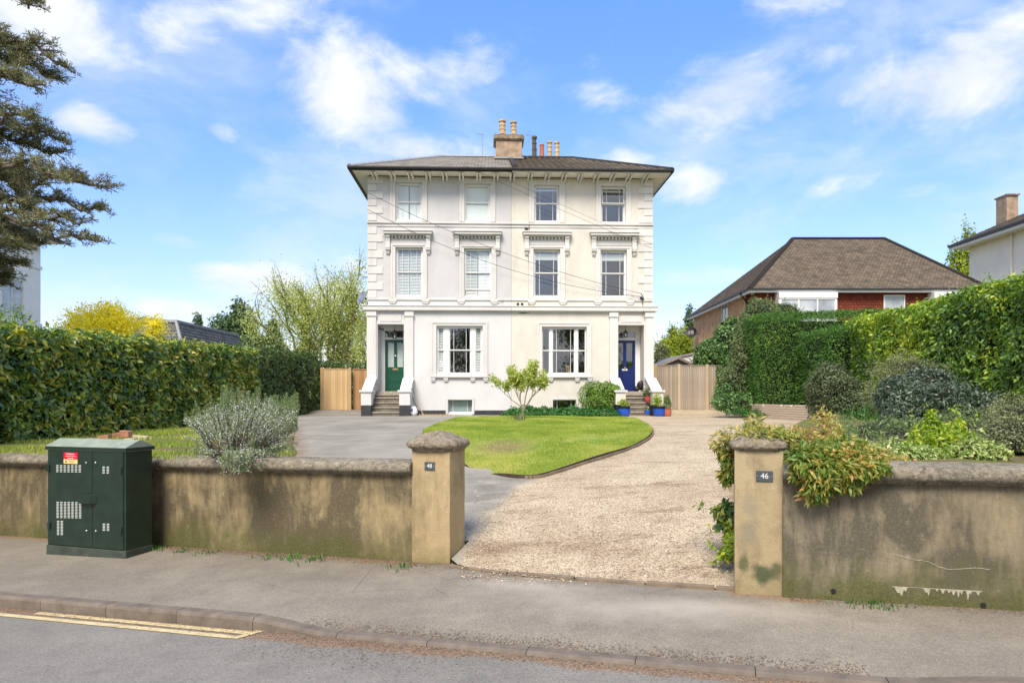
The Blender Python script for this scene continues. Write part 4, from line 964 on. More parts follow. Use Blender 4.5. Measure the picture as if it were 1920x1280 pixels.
def sash_window(h, op, side, arch, style):
    """op = opening px (x0,x1,y0,y1); builds the architrave, frame, sashes, bars, panes and blinds of one window"""
    x0, x1, z1, z0 = hx(op[0]), hx(op[1]), hz(op[2]), hz(op[3]); tm = M['trim_left'] if side < 0 else M['trim_right']
    ax0, ax1, az1, az0 = hx(arch[0]), hx(arch[1]), hz(arch[2]), hz(arch[3])
    a = MB()
    def frame(X0, X1, Z0, Z1, x0, x1, z0, z1, ya, yb, mb): # ring of four boxes
        mb.box(X0, x0, ya, yb, Z0, Z1); mb.box(x1, X1, ya, yb, Z0, Z1); mb.box(x0, x1, ya, yb, z1, Z1)
        if z0 > Z0: mb.box(x0, x1, ya, yb, Z0, z0)
    frame(ax0, ax1, az0, az1, x0 - .0, x1 + .0, az0, z1 + .0, -.035, .001, a)
    frame(ax0 - .02, ax1 + .02, az0, az1 + .02, ax0 + .07, ax1 - .07, az0, az1 - .07, -.06, -.036, a)
    w = a.build('window', tm, h, bevel=.006)
    y = .13; fw = .055; fm = MB(); frame(x0, x1, z0, z1, x0 + fw, x1 - fw, z0 + .07, z1 - fw, y, y + .1, fm); fm.box(x0 - .03, x1 + .03, y - .10, y, z0, z0 + .045)
    if style == 'tri':      # three lights between stout mullions
        m1, m2 = (hx(832), hx(841.5)), (hx(882), hx(890.5))
        for a_, b_ in (m1, m2): fm.box(a_, b_, y - .01, y + .1, z0 + .07, z1 - fw)
        lights = [(x0 + fw, m1[0]), (m1[1], m2[0]), (m2[1], x1 - fw)]
    elif style == 'tri2':
        m1, m2 = (hx(1031), hx(1035.5)), (hx(1078.5), hx(1083.5))
        for a_, b_ in (m1, m2): fm.box(a_, b_, y - .01, y + .1, z0 + .07, z1 - fw)
        lights = [(x0 + fw * .4, m1[0]), (m1[1], m2[0]), (m2[1], x1 - fw * .4)]
    else: lights = [(x0 + fw, x1 - fw)]
    fm.build('frame', M['white'], w, bevel=.004)
    zm = (z0 + .07 + z1 - fw) / 2
    if style in ('first', 'first_open'): zm = hz(511)
    if style in ('top', 'top_tilt', 'top_blind'): zm = hz(380)
    for li, (a_, b_) in enumerate(lights):
        if style == 'base': halves = [(z0 + .05, z1 - fw, y + .03)]
        else: halves = [(zm - .0, z1 - fw, y + .02), (z0 + .07, zm + .02, y + .055)]
        for hi, (c_, d_, yy) in enumerate(halves):
            s = .038; lift = 0
            if style == 'first_open' and hi == 1: c_ += .26; d_ += .0
            tilt = (style == 'top_tilt' and hi == 0)
            mb = MB(); frame(a_, b_, c_, d_, a_ + s, b_ - s, c_ + s * 1.1, d_ - s, yy, yy + .035, mb)
            wide = (b_ - a_) > .6; bars = []
            if wide and style != 'tri_n':
                dx = (b_ - a_) * .17 if style != 'tri2' else (b_ - a_) * .15
                bars = [a_ + s + dx, b_ - s - dx]
                if style == 'top' and hi == 0: bars = bars
                if style == 'top_blind': bars = []
                for bx in bars: mb.box(bx - .009, bx + .009, yy + .004, yy + .03, c_ + s, d_ - s)
            sash = mb.mesh('sash', M['white'], LOCF[w.name]); pn = MB().quad((a_ + s, yy + .02, c_ + s), (b_ - s, yy + .02, c_ + s), (b_ - s, yy + .02, d_ - s), (a_ + s, yy + .02, d_ - s)).mesh('pane', M['glass_soft'] if side < 0 and style not in ('tri', 'base') else M['glass'], LOCF[w.name])
            if tilt:
                piv = Vector((0, yy, d_)) - LOCF[w.name]; T = Matrix.Translation(piv) @ Matrix.Rotation(R(-9), 4, 'X') @ Matrix.Translation(-piv); sash.transform(T); pn.transform(T)
            link('sash', sash, w); link('pane', pn, w)
    # blinds, shutters
    off = LOCF[w.name]; yb = y + .105
    def slats(a_, b_, c_, d_, pitch=.062, ang=35, gapf=.75):
        me = MB().hexa([(a_, -.03, -.004), (b_, -.03, -.004), (b_, .03, -.004), (a_, .03, -.004), (a_, -.03, .004), (b_, -.03, .004), (b_, .03, .004), (a_, .03, .004)]).mesh('slat', M['slat'])
        me.transform(Matrix.Rotation(R(ang), 4, 'X')); z = c_ + .03
        while z < d_ - .02:
            o = bpy.data.objects.new('slat', me); COL.objects.link(o); o.parent = w; o.location = Vector((0, yb, z)) - off; LOCF[o.name] = off; z += pitch
        st = .035
        for q in (a_ - st * .4, b_ - st * .6): MB().box(q, q + st, yb - .012, yb + .012, c_, d_).build('shutter_stile', M['white'], w)
    if style in ('first', 'first_open') and side < 0:
        mx_ = (x0 + x1) / 2
        for a_, b_ in ((x0 + .09, mx_ - .03), (mx_ + .03, x1 - .09)): slats(a_, b_, z0 + .1, z1 - .08, .064 if style == 'first' else .062, 47 if style == 'first' else (46 if a_ < mx_ - .1 else 66))
    if style == 'top' and side < 0:
        mx_ = (x0 + x1) / 2
        for a_, b_ in ((x0 + .09, mx_ - .03), (mx_ + .03, x1 - .09)): slats(a_, b_, z0 + .1, z1 - .08, .046, 72)
    if style == 'top_blind': slats(x0 + .06, x1 - .06, z0 + .08, z1 - .06, .046, 76)
    if style == 'tri':
        slats(lights[0][0] + .03, lights[0][1] - .03, z0 + .1, z1 - .08, .07, 55); slats(lights[2][0] + .03, lights[2][1] - .03, z0 + .1, z1 - .08, .07, 55)
    if side > 0 and style in ('first', 'top', 'top_tilt'):
        MB().box(x0 + .07, x1 - .07, yb, yb + .04, z1 - (.42 if style == 'first' else .2), z1 - .14 if style != 'first' else z1 - .16).build('roller_blind', M['blind'], w)
        if style == 'first' and op[0] > 1100: pass
    if style == 'base' and side < 0: MB().quad((x0 + .06, yb, z0 + .05), (x1 - .06, yb, z0 + .05), (x1 - .06, yb, z1 - .05), (x0 + .06, yb, z1 - .05)).build('obscured_pane', M['frosted'], w)
    return w

WIN = {  # opening px, architrave px, style
 -1: [((742, 791, 344, 416), (733, 800, 336, 417), 'top'), ((870.5, 918.5, 345, 416), (862, 927.5, 337, 417), 'top_blind'),
      ((742, 793, 465, 557), (734, 800, 459.5, 560), 'first'), ((869.5, 921, 466, 557), (862, 929, 460.5, 560), 'first_open'),
      ((818, 904.5, 611, 703), (808, 913, 603.5, 704), 'tri'), ((836.5, 888, 746, 776), (836.5, 888, 746, 776), 'base')],
  1: [((1001, 1048, 346, 416), (992, 1057.5, 338, 417), 'top'), ((1127, 1174, 347, 417), (1118.5, 1182.5, 338.5, 417.5), 'top_tilt'),
      ((999.5, 1050, 466.5, 557), (991.5, 1058.5, 461, 560), 'first'), ((1126, 1176, 467, 557), (1118, 1184, 461.5, 560), 'first'),
      ((1015.5, 1100, 612, 703), (1007, 1108, 604, 704), 'tri2'), ((1033, 1083, 746, 772), (1033, 1083, 746, 772), 'base')]}
PORCH = {-1: (709, 757.5), 1: (1159.5, 1208.5)}
HW = 6.04; DEP = 11.0
for side, h in ((-1, hL), (1, hR)):
    sx0, sx1 = (-HW, -.004) if side < 0 else (.004, HW)
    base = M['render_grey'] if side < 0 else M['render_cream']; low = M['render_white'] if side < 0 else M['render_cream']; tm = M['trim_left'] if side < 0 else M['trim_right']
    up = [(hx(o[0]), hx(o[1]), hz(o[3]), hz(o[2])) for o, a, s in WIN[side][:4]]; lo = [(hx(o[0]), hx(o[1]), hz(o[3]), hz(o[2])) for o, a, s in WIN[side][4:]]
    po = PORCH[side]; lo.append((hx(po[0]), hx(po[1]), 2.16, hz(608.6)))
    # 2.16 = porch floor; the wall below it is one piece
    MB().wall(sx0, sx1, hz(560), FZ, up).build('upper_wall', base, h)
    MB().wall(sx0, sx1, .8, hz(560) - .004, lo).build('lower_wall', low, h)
    mb = MB(); X = -HW if side < 0 else HW; s_ = .3 * (1 if side < 0 else -1)
    mb.box(min(X, X + s_), max(X, X + s_), .302, DEP, .8, FZ); mb.box(sx0 + .01, sx1 - .01, DEP, DEP + .3, .8, FZ); mb.build('side_wall', base, h)
    it = MB(); pw = -.15 if side < 0 else .01
    it.box(pw, pw + .14, .31, DEP - .01, .9, FZ)
    for z in (hz(735), hz(590), hz(432)): it.box(sx0 + .31, sx1 - .16 if side < 0 else sx1 - .31, .31, DEP - .01, z - .3, z)
    it.box(sx0 + .31, sx1 - .16, 4.4, 4.5, .9, FZ); it.build('room_walls', M['interior'], h)
    it = MB().box(sx0 + .02, sx1 - .02, .31, DEP, FZ - .12, FZ + .02).build('ceiling', M['interior'], h)
    # bits of furniture seen in the front room
    for o, a, st in WIN[side]: sash_window(h, o, side, a, st)
    # plinth
    for a_, b_ in (((-HW, hx(709)), (hx(757), hx(836.5)), (hx(888), -.004)) if side < 0 else ((.004, hx(1033)), (hx(1083), hx(1160)), (hx(1208), HW))):
        if side < 0: MB().box(a_, b_, -.03, -.001, .85, hz(769)).build('plinth', M['black_paint'], h)
        else: MB().box(a_, b_, -.03, -.001, .85, hz(770)).build('plinth', M['black_paint'], h)
    ex = .2
    c0, c1 = (sx0 - ex, sx1) if side < 0 else (sx0, sx1 + ex)
    def band(name, ztop, zbot, out, x0=c0, x1=c1, under=None):
        mb = MB().box(x0, x1, -out, -.002, zbot, ztop); e = out * .5
        mb.box(x0 + (e if side < 0 else 0), x1 - (e if side > 0 else 0), -out * .5, -.0025, zbot - .05, zbot - .001)
        mb.box(x0 - (.03 if side < 0 else 0), x1 + (.03 if side > 0 else 0), -out - .03, -.002, ztop + .001, ztop + .035); return mb.build(name, tm, h, bevel=.006)
    band('cornice', hz(575.5), hz(583), .17)
    MB().box(sx0 - (.03 if side < 0 else 0), sx1 + (.03 if side > 0 else 0), -.05, -.002, hz(563.5), hz(560)).build('sill_band', tm, h, bevel=.006)
    MB().box(sx0 - (.05 if side < 0 else 0), sx1 + (.05 if side > 0 else 0), -.09, -.002, hz(421), hz(418.5)).build('string_course', tm, h, bevel=.006)
    MB().box(sx0 - (.03 if side < 0 else 0), sx1 + (.03 if side > 0 else 0), -.035, -.002, hz(426.5), hz(421.2)).build('string_course', tm, h, bevel=.006)
    MB().box(sx0, sx1, -.02, -.002, hz(735.5), hz(733.5)).build('plat_band', low, h) if False else None
    # brackets under the sills
    sb = MB().box(-.12, .12, -.05, 0, -.14, -.07).box(-.16, .16, -.07, 0, -.07, 0).mesh('sill_bracket', tm)
    for px in ((737, 798, 864, 926) if side < 0 else (996, 1055, 1121, 1182)): inst('sill_bracket', sb, (hx(px), -.003, hz(563.6)), h)
    # ground floor window sill and its blocks
    q0, q1, bl = (807.5, 916, (812, 835.7, 886, 910)) if side < 0 else (1006, 1111, (1011, 1032, 1082, 1106))
    MB().box(hx(q0), hx(q1), -.12, -.002, hz(707.5), hz(704)).build('window_sill', tm, h, bevel=.008)
    b2 = MB().box(-.08, .08, -.07, 0, -.16, -.09).box(-.1, .1, -.09, 0, -.09, 0).mesh('sill_block', tm)
    for px in bl: inst('sill_block', b2, (hx(px), -.003, hz(707.6)), h)
    # hoods on consoles over the first floor windows
    for hx0, hx1 in (((720, 811.5), (848, 941)) if side < 0 else ((978.5, 1071), (1105, 1198))):
        hd = MB().box(hx(hx0), hx(hx1), -.32, -.002, hz(437.5), hz(435)).box(hx(hx0 + 1.5), hx(hx1 - 1.5), -.28, -.002, hz(442), hz(437.6)).box(hx(hx0 + 3.5), hx(hx1 - 3.5), -.2, -.0025, hz(444), hz(442.1)).build('window_hood', tm, h, bevel=.006)
        dn = MB().box(-.035, .035, -.12, -.03, -.10, 0).mesh('dentil', tm)
        for i in range(10): inst('dentil', dn, (hx(hx0 + 16.5 + i * (hx1 - hx0 - 33) / 9), 0, hz(444.2)), hd)
        MB().box(hx(hx0 + 13), hx(hx1 - 13), -.03, -.002, hz(459), hz(449)).build('frieze', tm, hd)
        for cx in (hx0 + 8.5, hx1 - 8.5):
            pr = [(0, 0), (-.2, 0), (-.21, -.06), (-.16, -.12), (-.13, -.25), (-.14, -.42), (-.17, -.5), (-.15, -.56), (0, -.56)]
            cs = MB().prism([(a_, hz(444.2) + b_) for a_, b_ in pr], hx(cx) - .09, hx(cx) + .09, 'x')
            cs.prism([(a_ * .62, hz(444.2) - .565 + b_) for a_, b_ in ((0, 0), (-.16, 0), (-.17, -.08), (-.12, -.18), (-.04, -.24), (0, -.25))], hx(cx) - .07, hx(cx) + .07, 'x')
            cs.box(hx(cx) - .1, hx(cx) + .1, -.16, -.002, hz(444.2) - .60, hz(444.2) - .565); cs.build('console', tm, hd, bevel=.006)
    # quoins
    X = -HW if side < 0 else HW; qs = 1 if side < 0 else -1; rh = (hz(418) - hz(560)) / 10
    for zlo, zhi in ((hz(560), hz(426.5)), (hz(418) + .03, FZ)):
        n = round((zhi - zlo) / .325); hh = (zhi - zlo) / n
        for i in range(n):
            wd = .62 if (i + (side > 0)) % 2 else .36
            a_, b_ = sorted((X - qs * .022, X + qs * wd)); MB().box(a_, b_, -.03, -.0015, zlo + i * hh + .012, zlo + (i + 1) * hh - .012).build('quoin', tm, h, bevel=.008)
    # porch: pilasters, frieze, recess, door, fanlight
    pl = [(689.5, 706.5), (760, 775.5)] if side < 0 else [(1143, 1158.5), (1210.5, 1226)]
    for a_, b_ in pl:
        x0, x1 = hx(a_), hx(b_); mb = MB().box(x0, x1, -.1, -.002, 1.0 if False else hz(720), hz(594)); mb.box(x0 - .04, x1 + .04, -.14, -.002, hz(593.9), hz(592.4)).box(x0 - .015, x1 + .015, -.115, -.002, hz(592.3), hz(584.5))
        mb.box(x0 + .1, x1 - .1, -.108, -.099, hz(700), hz(598)); mb.build('pilaster', tm, h, bevel=.006)
        if side < 0: MB().box(x0, x1, -.09, -.001, 1.0, hz(720.1)).build('pilaster_base', low, h)
        else: MB().box(x0, x1, -.09, -.001, 1.0, hz(720.1)).build('pilaster_base', low, h)
    x0, x1 = hx(po[0]), hx(po[1]); zt = hz(608.6); rd = .8; fl = 2.16
    mb = MB(); 
    for g in ((x0 + .02, x1 - .02, hz(602), hz(590)),): mb.box(g[0], g[1], -.02, -.002, g[3] - .3, g[3]) if False else mb.box(x0 + .1, x1 - .1, -.025, -.002, hz(603.5), hz(590.5))
    mb.build('porch_panel', tm, h, bevel=.01)
    ps = MB().box(x0 - .07, x0, -.035, -.002, hz(720), zt + .07).box(x1, x1 + .07, -.035, -.002, hz(720), zt + .07).box(x0, x1, -.035, -.002, zt, zt + .07); ps.build('porch_surround', tm, h, bevel=.006)
    rc = MB(); rc.box(x0 - .12, x0 - .001, .302, rd + .2, fl - .4, zt + .1); rc.box(x1 + .001, x1 + .12, .302, rd + .2, fl - .4, zt + .1); rc.box(x0, x1, .302, rd + .2, zt + .001, zt + .12); rc.build('porch_recess', low, h)
    MB().box(x0 - .1, x1 + .1, -.12, rd + .15, fl - .12, fl).build('porch_floor', M['step_nose'], h, bevel=.008)
    # the door wall and its frame
    k = rd; dx0, dx1 = (x0 + .19, x0 + 1.09) if side < 0 else (x1 - 1.11, x1 - .20)
    dz1 = CAMZ + (745 - 637.4) / 42.95; tz0, tz1 = dz1 + .10, CAMZ + (745 - 620.5) / 42.95
    fr = MB(); fr.box(x0, dx0, k - .02, k + .1, fl, zt).box(dx1, x1, k - .02, k + .1, fl, zt).box(dx0, dx1, k - .02, k + .1, tz1, zt).box(dx0, dx1, k - .05, k + .1, dz1, tz0)
    if side < 0: fr.box(x0 + .07, x0 + .12, k - .07, k - .021, fl, zt - .2)
    fr.build('door_frame', M['white'], h, bevel=.008)
    MB().quad((dx0, k + .05, tz0), (dx1, k + .05, tz0), (dx1, k + .05, tz1), (dx0, k + .05, tz1)).build('fanlight', M['glass'], h)
    dm = M['green_door'] if side < 0 else M['blue_door']; dw = dx1 - dx0; dh = dz1 - fl
    P = lambda f: dx0 + dw * f; Q = lambda f: fl + dh * f
    gz0, gz1 = Q(.47), Q(.95); gl = [(P(.13), P(.43)), (P(.57), P(.87))]; pz = [(Q(.07), Q(.38))]
    d = MB(); xs = [P(0), *[v for g_ in gl for v in g_], P(1)]
    for a_, b_ in ((P(0), gl[0][0]), (gl[0][1], gl[1][0]), (gl[1][1], P(1))): d.box(a_, b_, k + .02, k + .065, fl + .012, dz1)
    for a_, b_ in gl: d.box(a_, b_, k + .02, k + .065, gz1, dz1).box(a_, b_, k + .02, k + .065, fl + .012, gz0)
    door = d.build('door', dm, h, label='') if False else d.build('door', dm, h, bevel=.003)
    door['label'] = 'green panelled front door with two frosted panes' if side < 0 else 'blue panelled front door with two leaded panes'
    for a_, b_ in gl: 
        MB().quad((a_, k + .045, gz0), (b_, k + .045, gz0), (b_, k + .045, gz1), (a_, k + .045, gz1)).build('door_pane', M['frosted'] if side < 0 else M['glass'], door)
    def ring(mb, a_, b_, c_, d_, w=.022, o=.012):
        mb.box(a_, b_, k + .02 - o, k + .019, c_, c_ + w).box(a_, b_, k + .02 - o, k + .019, d_ - w, d_).box(a_, a_ + w, k + .02 - o, k + .019, c_ + w, d_ - w).box(b_ - w, b_, k + .02 - o, k + .019, c_ + w, d_ - w)
    pn = MB()
    if side < 0: ring(pn, P(.12), P(.88), Q(.20), Q(.37)); ring(pn, P(.12), P(.88), Q(.05), Q(.175))
    else:
        for a_, b_ in gl: ring(pn, a_, b_, Q(.12), Q(.38))
    for a_, b_ in gl: ring(pn, a_ - .02, b_ + .02, gz0 - .02, gz1 + .02)
    pn.build('panel_moulding', dm, door)
    MB().box(P(.36), P(.62), k + .005, k + .019, Q(.41), Q(.445)).build('letter_plate', M['brass'] if side < 0 else M['white'], door, bevel=.003)
    me = MB().lathe([(.012, 0), (.012, .02), (.034, .035), (.034, .05), (.01, .06)], (0, 0, 0), 12).mesh('knob', M['white'] if side < 0 else M['brass'])
    me.transform(Matrix.Translation(Vector((P(.5), k + .02, Q(.69 if side < 0 else .455))) - LOCF[door.name]) @ UPR); link('knob', me, door)
    MB().box(dx0, dx1, k - .03, k + .07, fl, fl + .012).build('threshold', M['step_nose'], h)
    # steps and cheek walls
    sp = (697, 747.5) if side < 0 else (1172.8, 1216.5)
    a_, b_ = ((x0 - .02, x1 + .02)); st0 = 1.13; n = 5; rise = (fl - .06 - st0) / n; go = .27
    for i in range(n):
        z1 = st0 + rise * (i + 1); yf = -.12 - go * (n - i)
        if i == n - 1: z1 = fl - .002 - .12; 
        if i < n - 1 or True:
            sw = a_ + (.0), b_ - (.0)
            s = MB().box(sw[0], sw[1], yf, -.1, st0 - .2 + (0 if i == 0 else rise * i + .2 - .0), z1 - .05).build('step', M['step_stone'], h, bevel=.006)
            MB().box(sw[0] - .0, sw[1] + .0, yf - .035, yf + go + .02 if i < n - 1 else -.12, z1 - .05, z1).build('nosing', M['step_nose'], s, bevel=.008)
    ped = [(679, 697.3), (747.7, 767.5)] if side < 0 else [(1159.3, 1172.6), (1221, 1240.5)]
    pil = [(hx(pl[0][0]), x0), (x1, hx(pl[1][1]))]
    for i, (q0, q1) in enumerate(ped):
        # pedestal at the foot: px measured at y = -1.45
        kk = 1280 / 27.55; X0, X1 = (q0 - 958) / kk, (q1 - 958) / kk; zc = CAMZ + (745 - 732) / kk
        if i == 0: X1 = min(X1, x0 + .0); X0 = X1 - .40
        else: X0 = max(X0, x1 - .0); X1 = X0 + .42
        yf = -1.62; cm = low
        MB().box(X0, X1, yf, yf + .42, .9, CAMZ + (745 - 759.5) / kk).build('pedestal_foot', M['black_paint'] if side < 0 else low, h)
        MB().box(X0 - .004, X1 + .004, yf - .004, yf + .42, CAMZ + (745 - 759.4) / kk, zc - .06).build('pedestal', cm, h, bevel=.006)
        MB().box(X0 - .06, X1 + .06, yf - .06, yf + .46, zc - .06, zc + .015).build('pedestal_cap', M['white'], h, bevel=.006)
        Z1 = hz(711); q = MB().prism([(yf + .3, .9), (-.1, .9), (-.1, Z1), (-.3, Z1), (yf + .3, zc + .0)], X0 + .05, X1 - .05, 'x').build('cheek_wall', cm, h)
        cp = MB(); cp.prism([(-.1, Z1), (-.1, Z1 + .06), (-.33, Z1 + .06), (yf + .28, zc + .06), (yf + .32, zc), (-.3, Z1)], X0 - .01, X1 + .01, 'x').build('cheek_coping', M['white'], h)
    # eaves: soffit, paired brackets, gutter
    ez = 11.36; oy = -.78; ox = .58
    e0, e1 = (sx0 - ox, sx1) if side < 0 else (sx0, sx1 + ox)
    sf = MB().box(e0 + .04, e1 - (.04 if side > 0 else 0), oy + .05, 0, FZ + .03, FZ + .06)
    sf.box(*((e0 + .04, sx0) if side < 0 else (sx1, e1 - .04)), 0, DEP + .8, FZ + .03, FZ + .06); sf.build('soffit', M['soffit'], h)
    fc = M['gutter'] if side < 0 else M['white']
    fb = MB().box(e0, e1, oy, oy + .04, FZ + .0, ez - .03); fb.box(*((e0, e0 + .04) if side < 0 else (e1 - .04, e1)), oy + .045, DEP + .8, FZ + .0, ez - .03); fb.build('fascia', fc, h)
    gt = MB(); gp = [(oy - .13, ez - .0), (oy - .13, ez - .05), (oy - .10, ez - .1), (oy - .03, ez - .1), (oy - .001, ez - .05), (oy - .001, ez - .0)]
    gt.prism(gp, e0 - (.1 if side < 0 else 0), e1 + (.1 if side > 0 else 0), 'x')
    gx = e0 if side < 0 else e1; sg = -1 if side < 0 else 1
    gt.prism([(gx + sg * (-a_ + oy), z_) for a_, z_ in gp], oy - .1, DEP + .9, 'y') if False else gt.box(min(gx + sg * .002, gx + sg * .12), max(gx + sg * .002, gx + sg * .12), oy - .1, DEP + .9, ez - .1, ez)
    gt.build('gutter', M['gutter'], h)
    bk = MB().prism([(-.68, 0), (-.68, -.07), (-.6, -.10), (-.1, -.12), (-.06, -.2), (0, -.2), (0, 0)], -.038, .038, 'x').mesh('eaves_bracket', tm if side > 0 else M['soffit'])
    pxs = [(693.5, 700), (728, 734.5), (761.5, 768.5), (795.5, 802), (827, 834), (859, 865), (892, 898), (925, 931.5)] if side < 0 else \
          [(990.5, 996.5), (1023.5, 1030), (1055.5, 1062), (1086.5, 1092), (1118, 1125), (1149.5, 1156), (1181, 1187.5), (1213, 1220)]
    for pa in pxs:
        for p in pa: inst('eaves_bracket', bk, ((p - 958) / 45.6, -.003, FZ + .029), h)
    if side < 0: [inst('eaves_bracket', bk, ((p - 958) / 45.6, -.003, FZ + .029), h) for p in (956, )]
    else: [inst('eaves_bracket', bk, ((p - 958) / 45.6, -.003, FZ + .029), h) for p in (963, )]
    # roof
    ry, rz, rx = 5.5, 14.02, 3.25; by = DEP + .9
    EX = e0 - .05 if side < 0 else e1 + .05; RX = -rx if side < 0 else rx; Z0 = ez + .0; Y0 = oy - .06
    mat = M['slate'] if side < 0 else M['pantile']; nn_ = 22 if side < 0 else 20; wv = 0 if side < 0 else .3
    if side < 0: courses('roof_slope', (EX, Y0, Z0), (0, Y0, Z0), (RX, ry, rz), (0, ry, rz), nn_, mat, h, .014); courses('roof_slope', (EX, by, Z0), (EX, Y0, Z0), (RX, ry, rz), (RX, ry, rz), nn_, mat, h, .014)
    else: courses('roof_slope', (0, Y0, Z0), (EX, Y0, Z0), (0, ry, rz), (RX, ry, rz), nn_, mat, h, .03, wave=wv); courses('roof_slope', (EX, Y0, Z0), (EX, by, Z0), (RX, ry, rz), (RX, ry, rz), nn_, mat, h, .03, wave=wv)
    courses('roof_slope', (0, by, Z0), (EX, by, Z0), (0, ry, rz), (RX, ry, rz), 12, mat, h, .02)
    # ridge and hip tiles, one after another
    rt = MB().prism([(.13 * math.cos(a), .10 * math.sin(a)) for a in np.linspace(0, math.pi, 7)] , 0, .43, 'x').mesh('ridge_tile', M['pantile'] if side > 0 else M['lead'])
    def run(p, q):
        p, q = Vector(p), Vector(q); d = q - p; n = int(d.length / .45); qt = d.to_track_quat('X', 'Z')
        for i in range(n):
            o = inst('ridge_tile', rt, p + d * (i / n) + Vector((0, 0, .0)), h); o.rotation_mode = 'QUATERNION'; o.rotation_quaternion = qt
    if side > 0: run((0.1, ry, rz - .01), (RX, ry, rz - .01))
    else: run((RX, ry, rz - .01), (-.1, ry, rz - .01))
    run((EX, Y0, Z0 + .0), (RX, ry, rz))
    if side > 0: MB().box(.0, .18, Y0, .0, Z0, Z0) if False else None
bpy.context.view_layer.update()
# tile upstand between the two roofs
mb = MB(); mb.prism([(-.86, 11.37), (5.5, 14.03), (5.5, 14.13), (-.86, 11.5)], .0, .22, 'x'); mb.build('roof_verge', M['pantile'], hR)
# chimney stack between the roofs
cy = 3.6; kx = 1280 / (29 + cy); CX = lambda p: (p - 958) / kx; CZ = lambda p: CAMZ + (745 - p) * (29 + cy) / 1280
ch = MB().box(CX(934), CX(983), cy, cy + 1.0, 12.3, CZ(264)).build('chimney', M['chimney'], hL, bevel=.02)
mb = MB().box(CX(932), CX(985), cy - .05, cy + 1.05, CZ(264), CZ(262)).box(CX(929.5), CX(987), cy - .1, cy + 1.1, CZ(261.9), CZ(255)).box(CX(931), CX(985), cy - .06, cy + 1.06, CZ(254.9), CZ(252.5)); mb.build('chimney_cap', M['chimney_cap'], ch, bevel=.025)
MB().box(CX(931), CX(986), cy - .12, cy + .2, CZ(298.6), CZ(296)).build('flashing', M['lead'], ch)
def pot(px, ytop, ybot, Y, r, mat, parent, cx=958, kind='bands'):
    k_ = 1280 / Y; x = (px - cx) / k_; z0 = CAMZ + (745 - ybot) / k_; H = (ybot - ytop) / k_
    pr = [(r, 0), (r * .95, H * .3), (r * 1.08, H * .32), (r * 1.08, H * .37), (r * .9, H * .39), (r * .86, H * .6), (r * 1.02, H * .62), (r * 1.02, H * .68), (r * .84, H * .7), (r * .8, H * .88), (r * 1.15, H * .9), (r * 1.15, H), (r * .8, H), (r * .75, H * .8)]
    if kind == 'plain': pr = [(r, 0), (r * .9, H * .92), (r * 1.05, H * .93), (r * 1.05, H), (r * .75, H), (r * .7, H * .7)]
    return MB().lathe(pr, (x, Y - 29, z0), 14).build('chimney_pot', mat, parent, smooth=False)
pot(946.5, 226.5, 253, 33.1, .16, M['buffpot'], ch); pot(967.5, 229, 253, 33.1, .15, M['buffpot'], ch)
ch2 = MB().box((1000 - 958) * 38 / 1280, (1065 - 958) * 38 / 1280, 8.6, 9.6, 12, 15.2).build('chimney', M['chimney'], hR)
ch2['label'] = 'rear chimney stack hidden behind the tiled ridge'
pot(1011, 256, 293.5, 38, .15, M['darkpot'], ch2); pot(1025.8, 271, 294, 38, .13, M['redpot'], ch2, kind='plain'); pot(1040.3, 265, 294, 38, .14, M['buffpot'], ch2); pot(1054, 265.5, 294, 38, .14, M['buffpot'], ch2)
# rainwater pipe and cable down the joint of the fronts, round vents, light fitting, boxes
MB().tube([(hx(992), -.03, FZ), (hx(991.5), -.03, hz(426)), (hx(990), -.04, hz(470)), (hx(991), -.03, hz(500)), (hx(991), -.03, hz(586)), (hx(985), -.03, hz(586.5)), (hx(973), -.03, hz(586.5))], .014).build('cable', M['gutter'], hR)
for px in (970.3, 978.3):
    me = MB().lathe([(.055, 0), (.06, .02), (.045, .035), (.02, .02)], (0, 0, 0), 14).mesh('round_vent', M['black']); me.transform(Matrix.Translation(Vector((hx(px), -.002, hz(570.3))) - LOCF[hR.name]) @ UPR); link('round_vent', me, hR)
MB().box(hx(983), hx(989.5), -.14, -.002, hz(433.5), hz(428)).build('alarm_box', M['black'], hR, bevel=.01)
MB().tube([(hx(1203), -.05, hz(549)), (hx(1207), -.06, hz(556)), (hx(1204), -.05, hz(562)), (hx(1207), -.04, hz(575)), (hx(1206), -.19, hz(584)), (hx(1205), -.05, hz(588))], .012).build('cable', M['gutter'], hR)
MB().hexa([(hx(1200), -.12, hz(558)), (hx(1206), -.12, hz(562)), (hx(1206), -.02, hz(562)), (hx(1200), -.02, hz(558)), (hx(1202), -.12, hz(555)), (hx(1208), -.12, hz(559)), (hx(1208), -.02, hz(559)), (hx(1202), -.02, hz(555))]).build('cable_bracket', M['black'], hR)
MB().box(hx(1103), hx(1105), -.07, -.035, hz(584), hz(583)).build('cable_clip', M['black'], hR)
MB().box(hx(961), hx(962.2), -.006, -.001, 1.3, FZ).build('joint_line', M['render_cream'], hR)
MB().tube([(hx(934), -.14, hz(571)), (hx(941), -.14, hz(567)), (hx(943), -.03, hz(566))], .012).build('stay_bar', M['gutter'], hL)
MB().tube([(hx(676), .4, hz(518)), (hx(691), .4, hz(518.3))], .02).build('stay_bar', M['gutter'], hL)
mb = MB(); mb.tube([(hx(768), -.13, hz(712.5)), (hx(771), -.13, hz(712.5))], .03).build('rail_end', M['black'], hL)
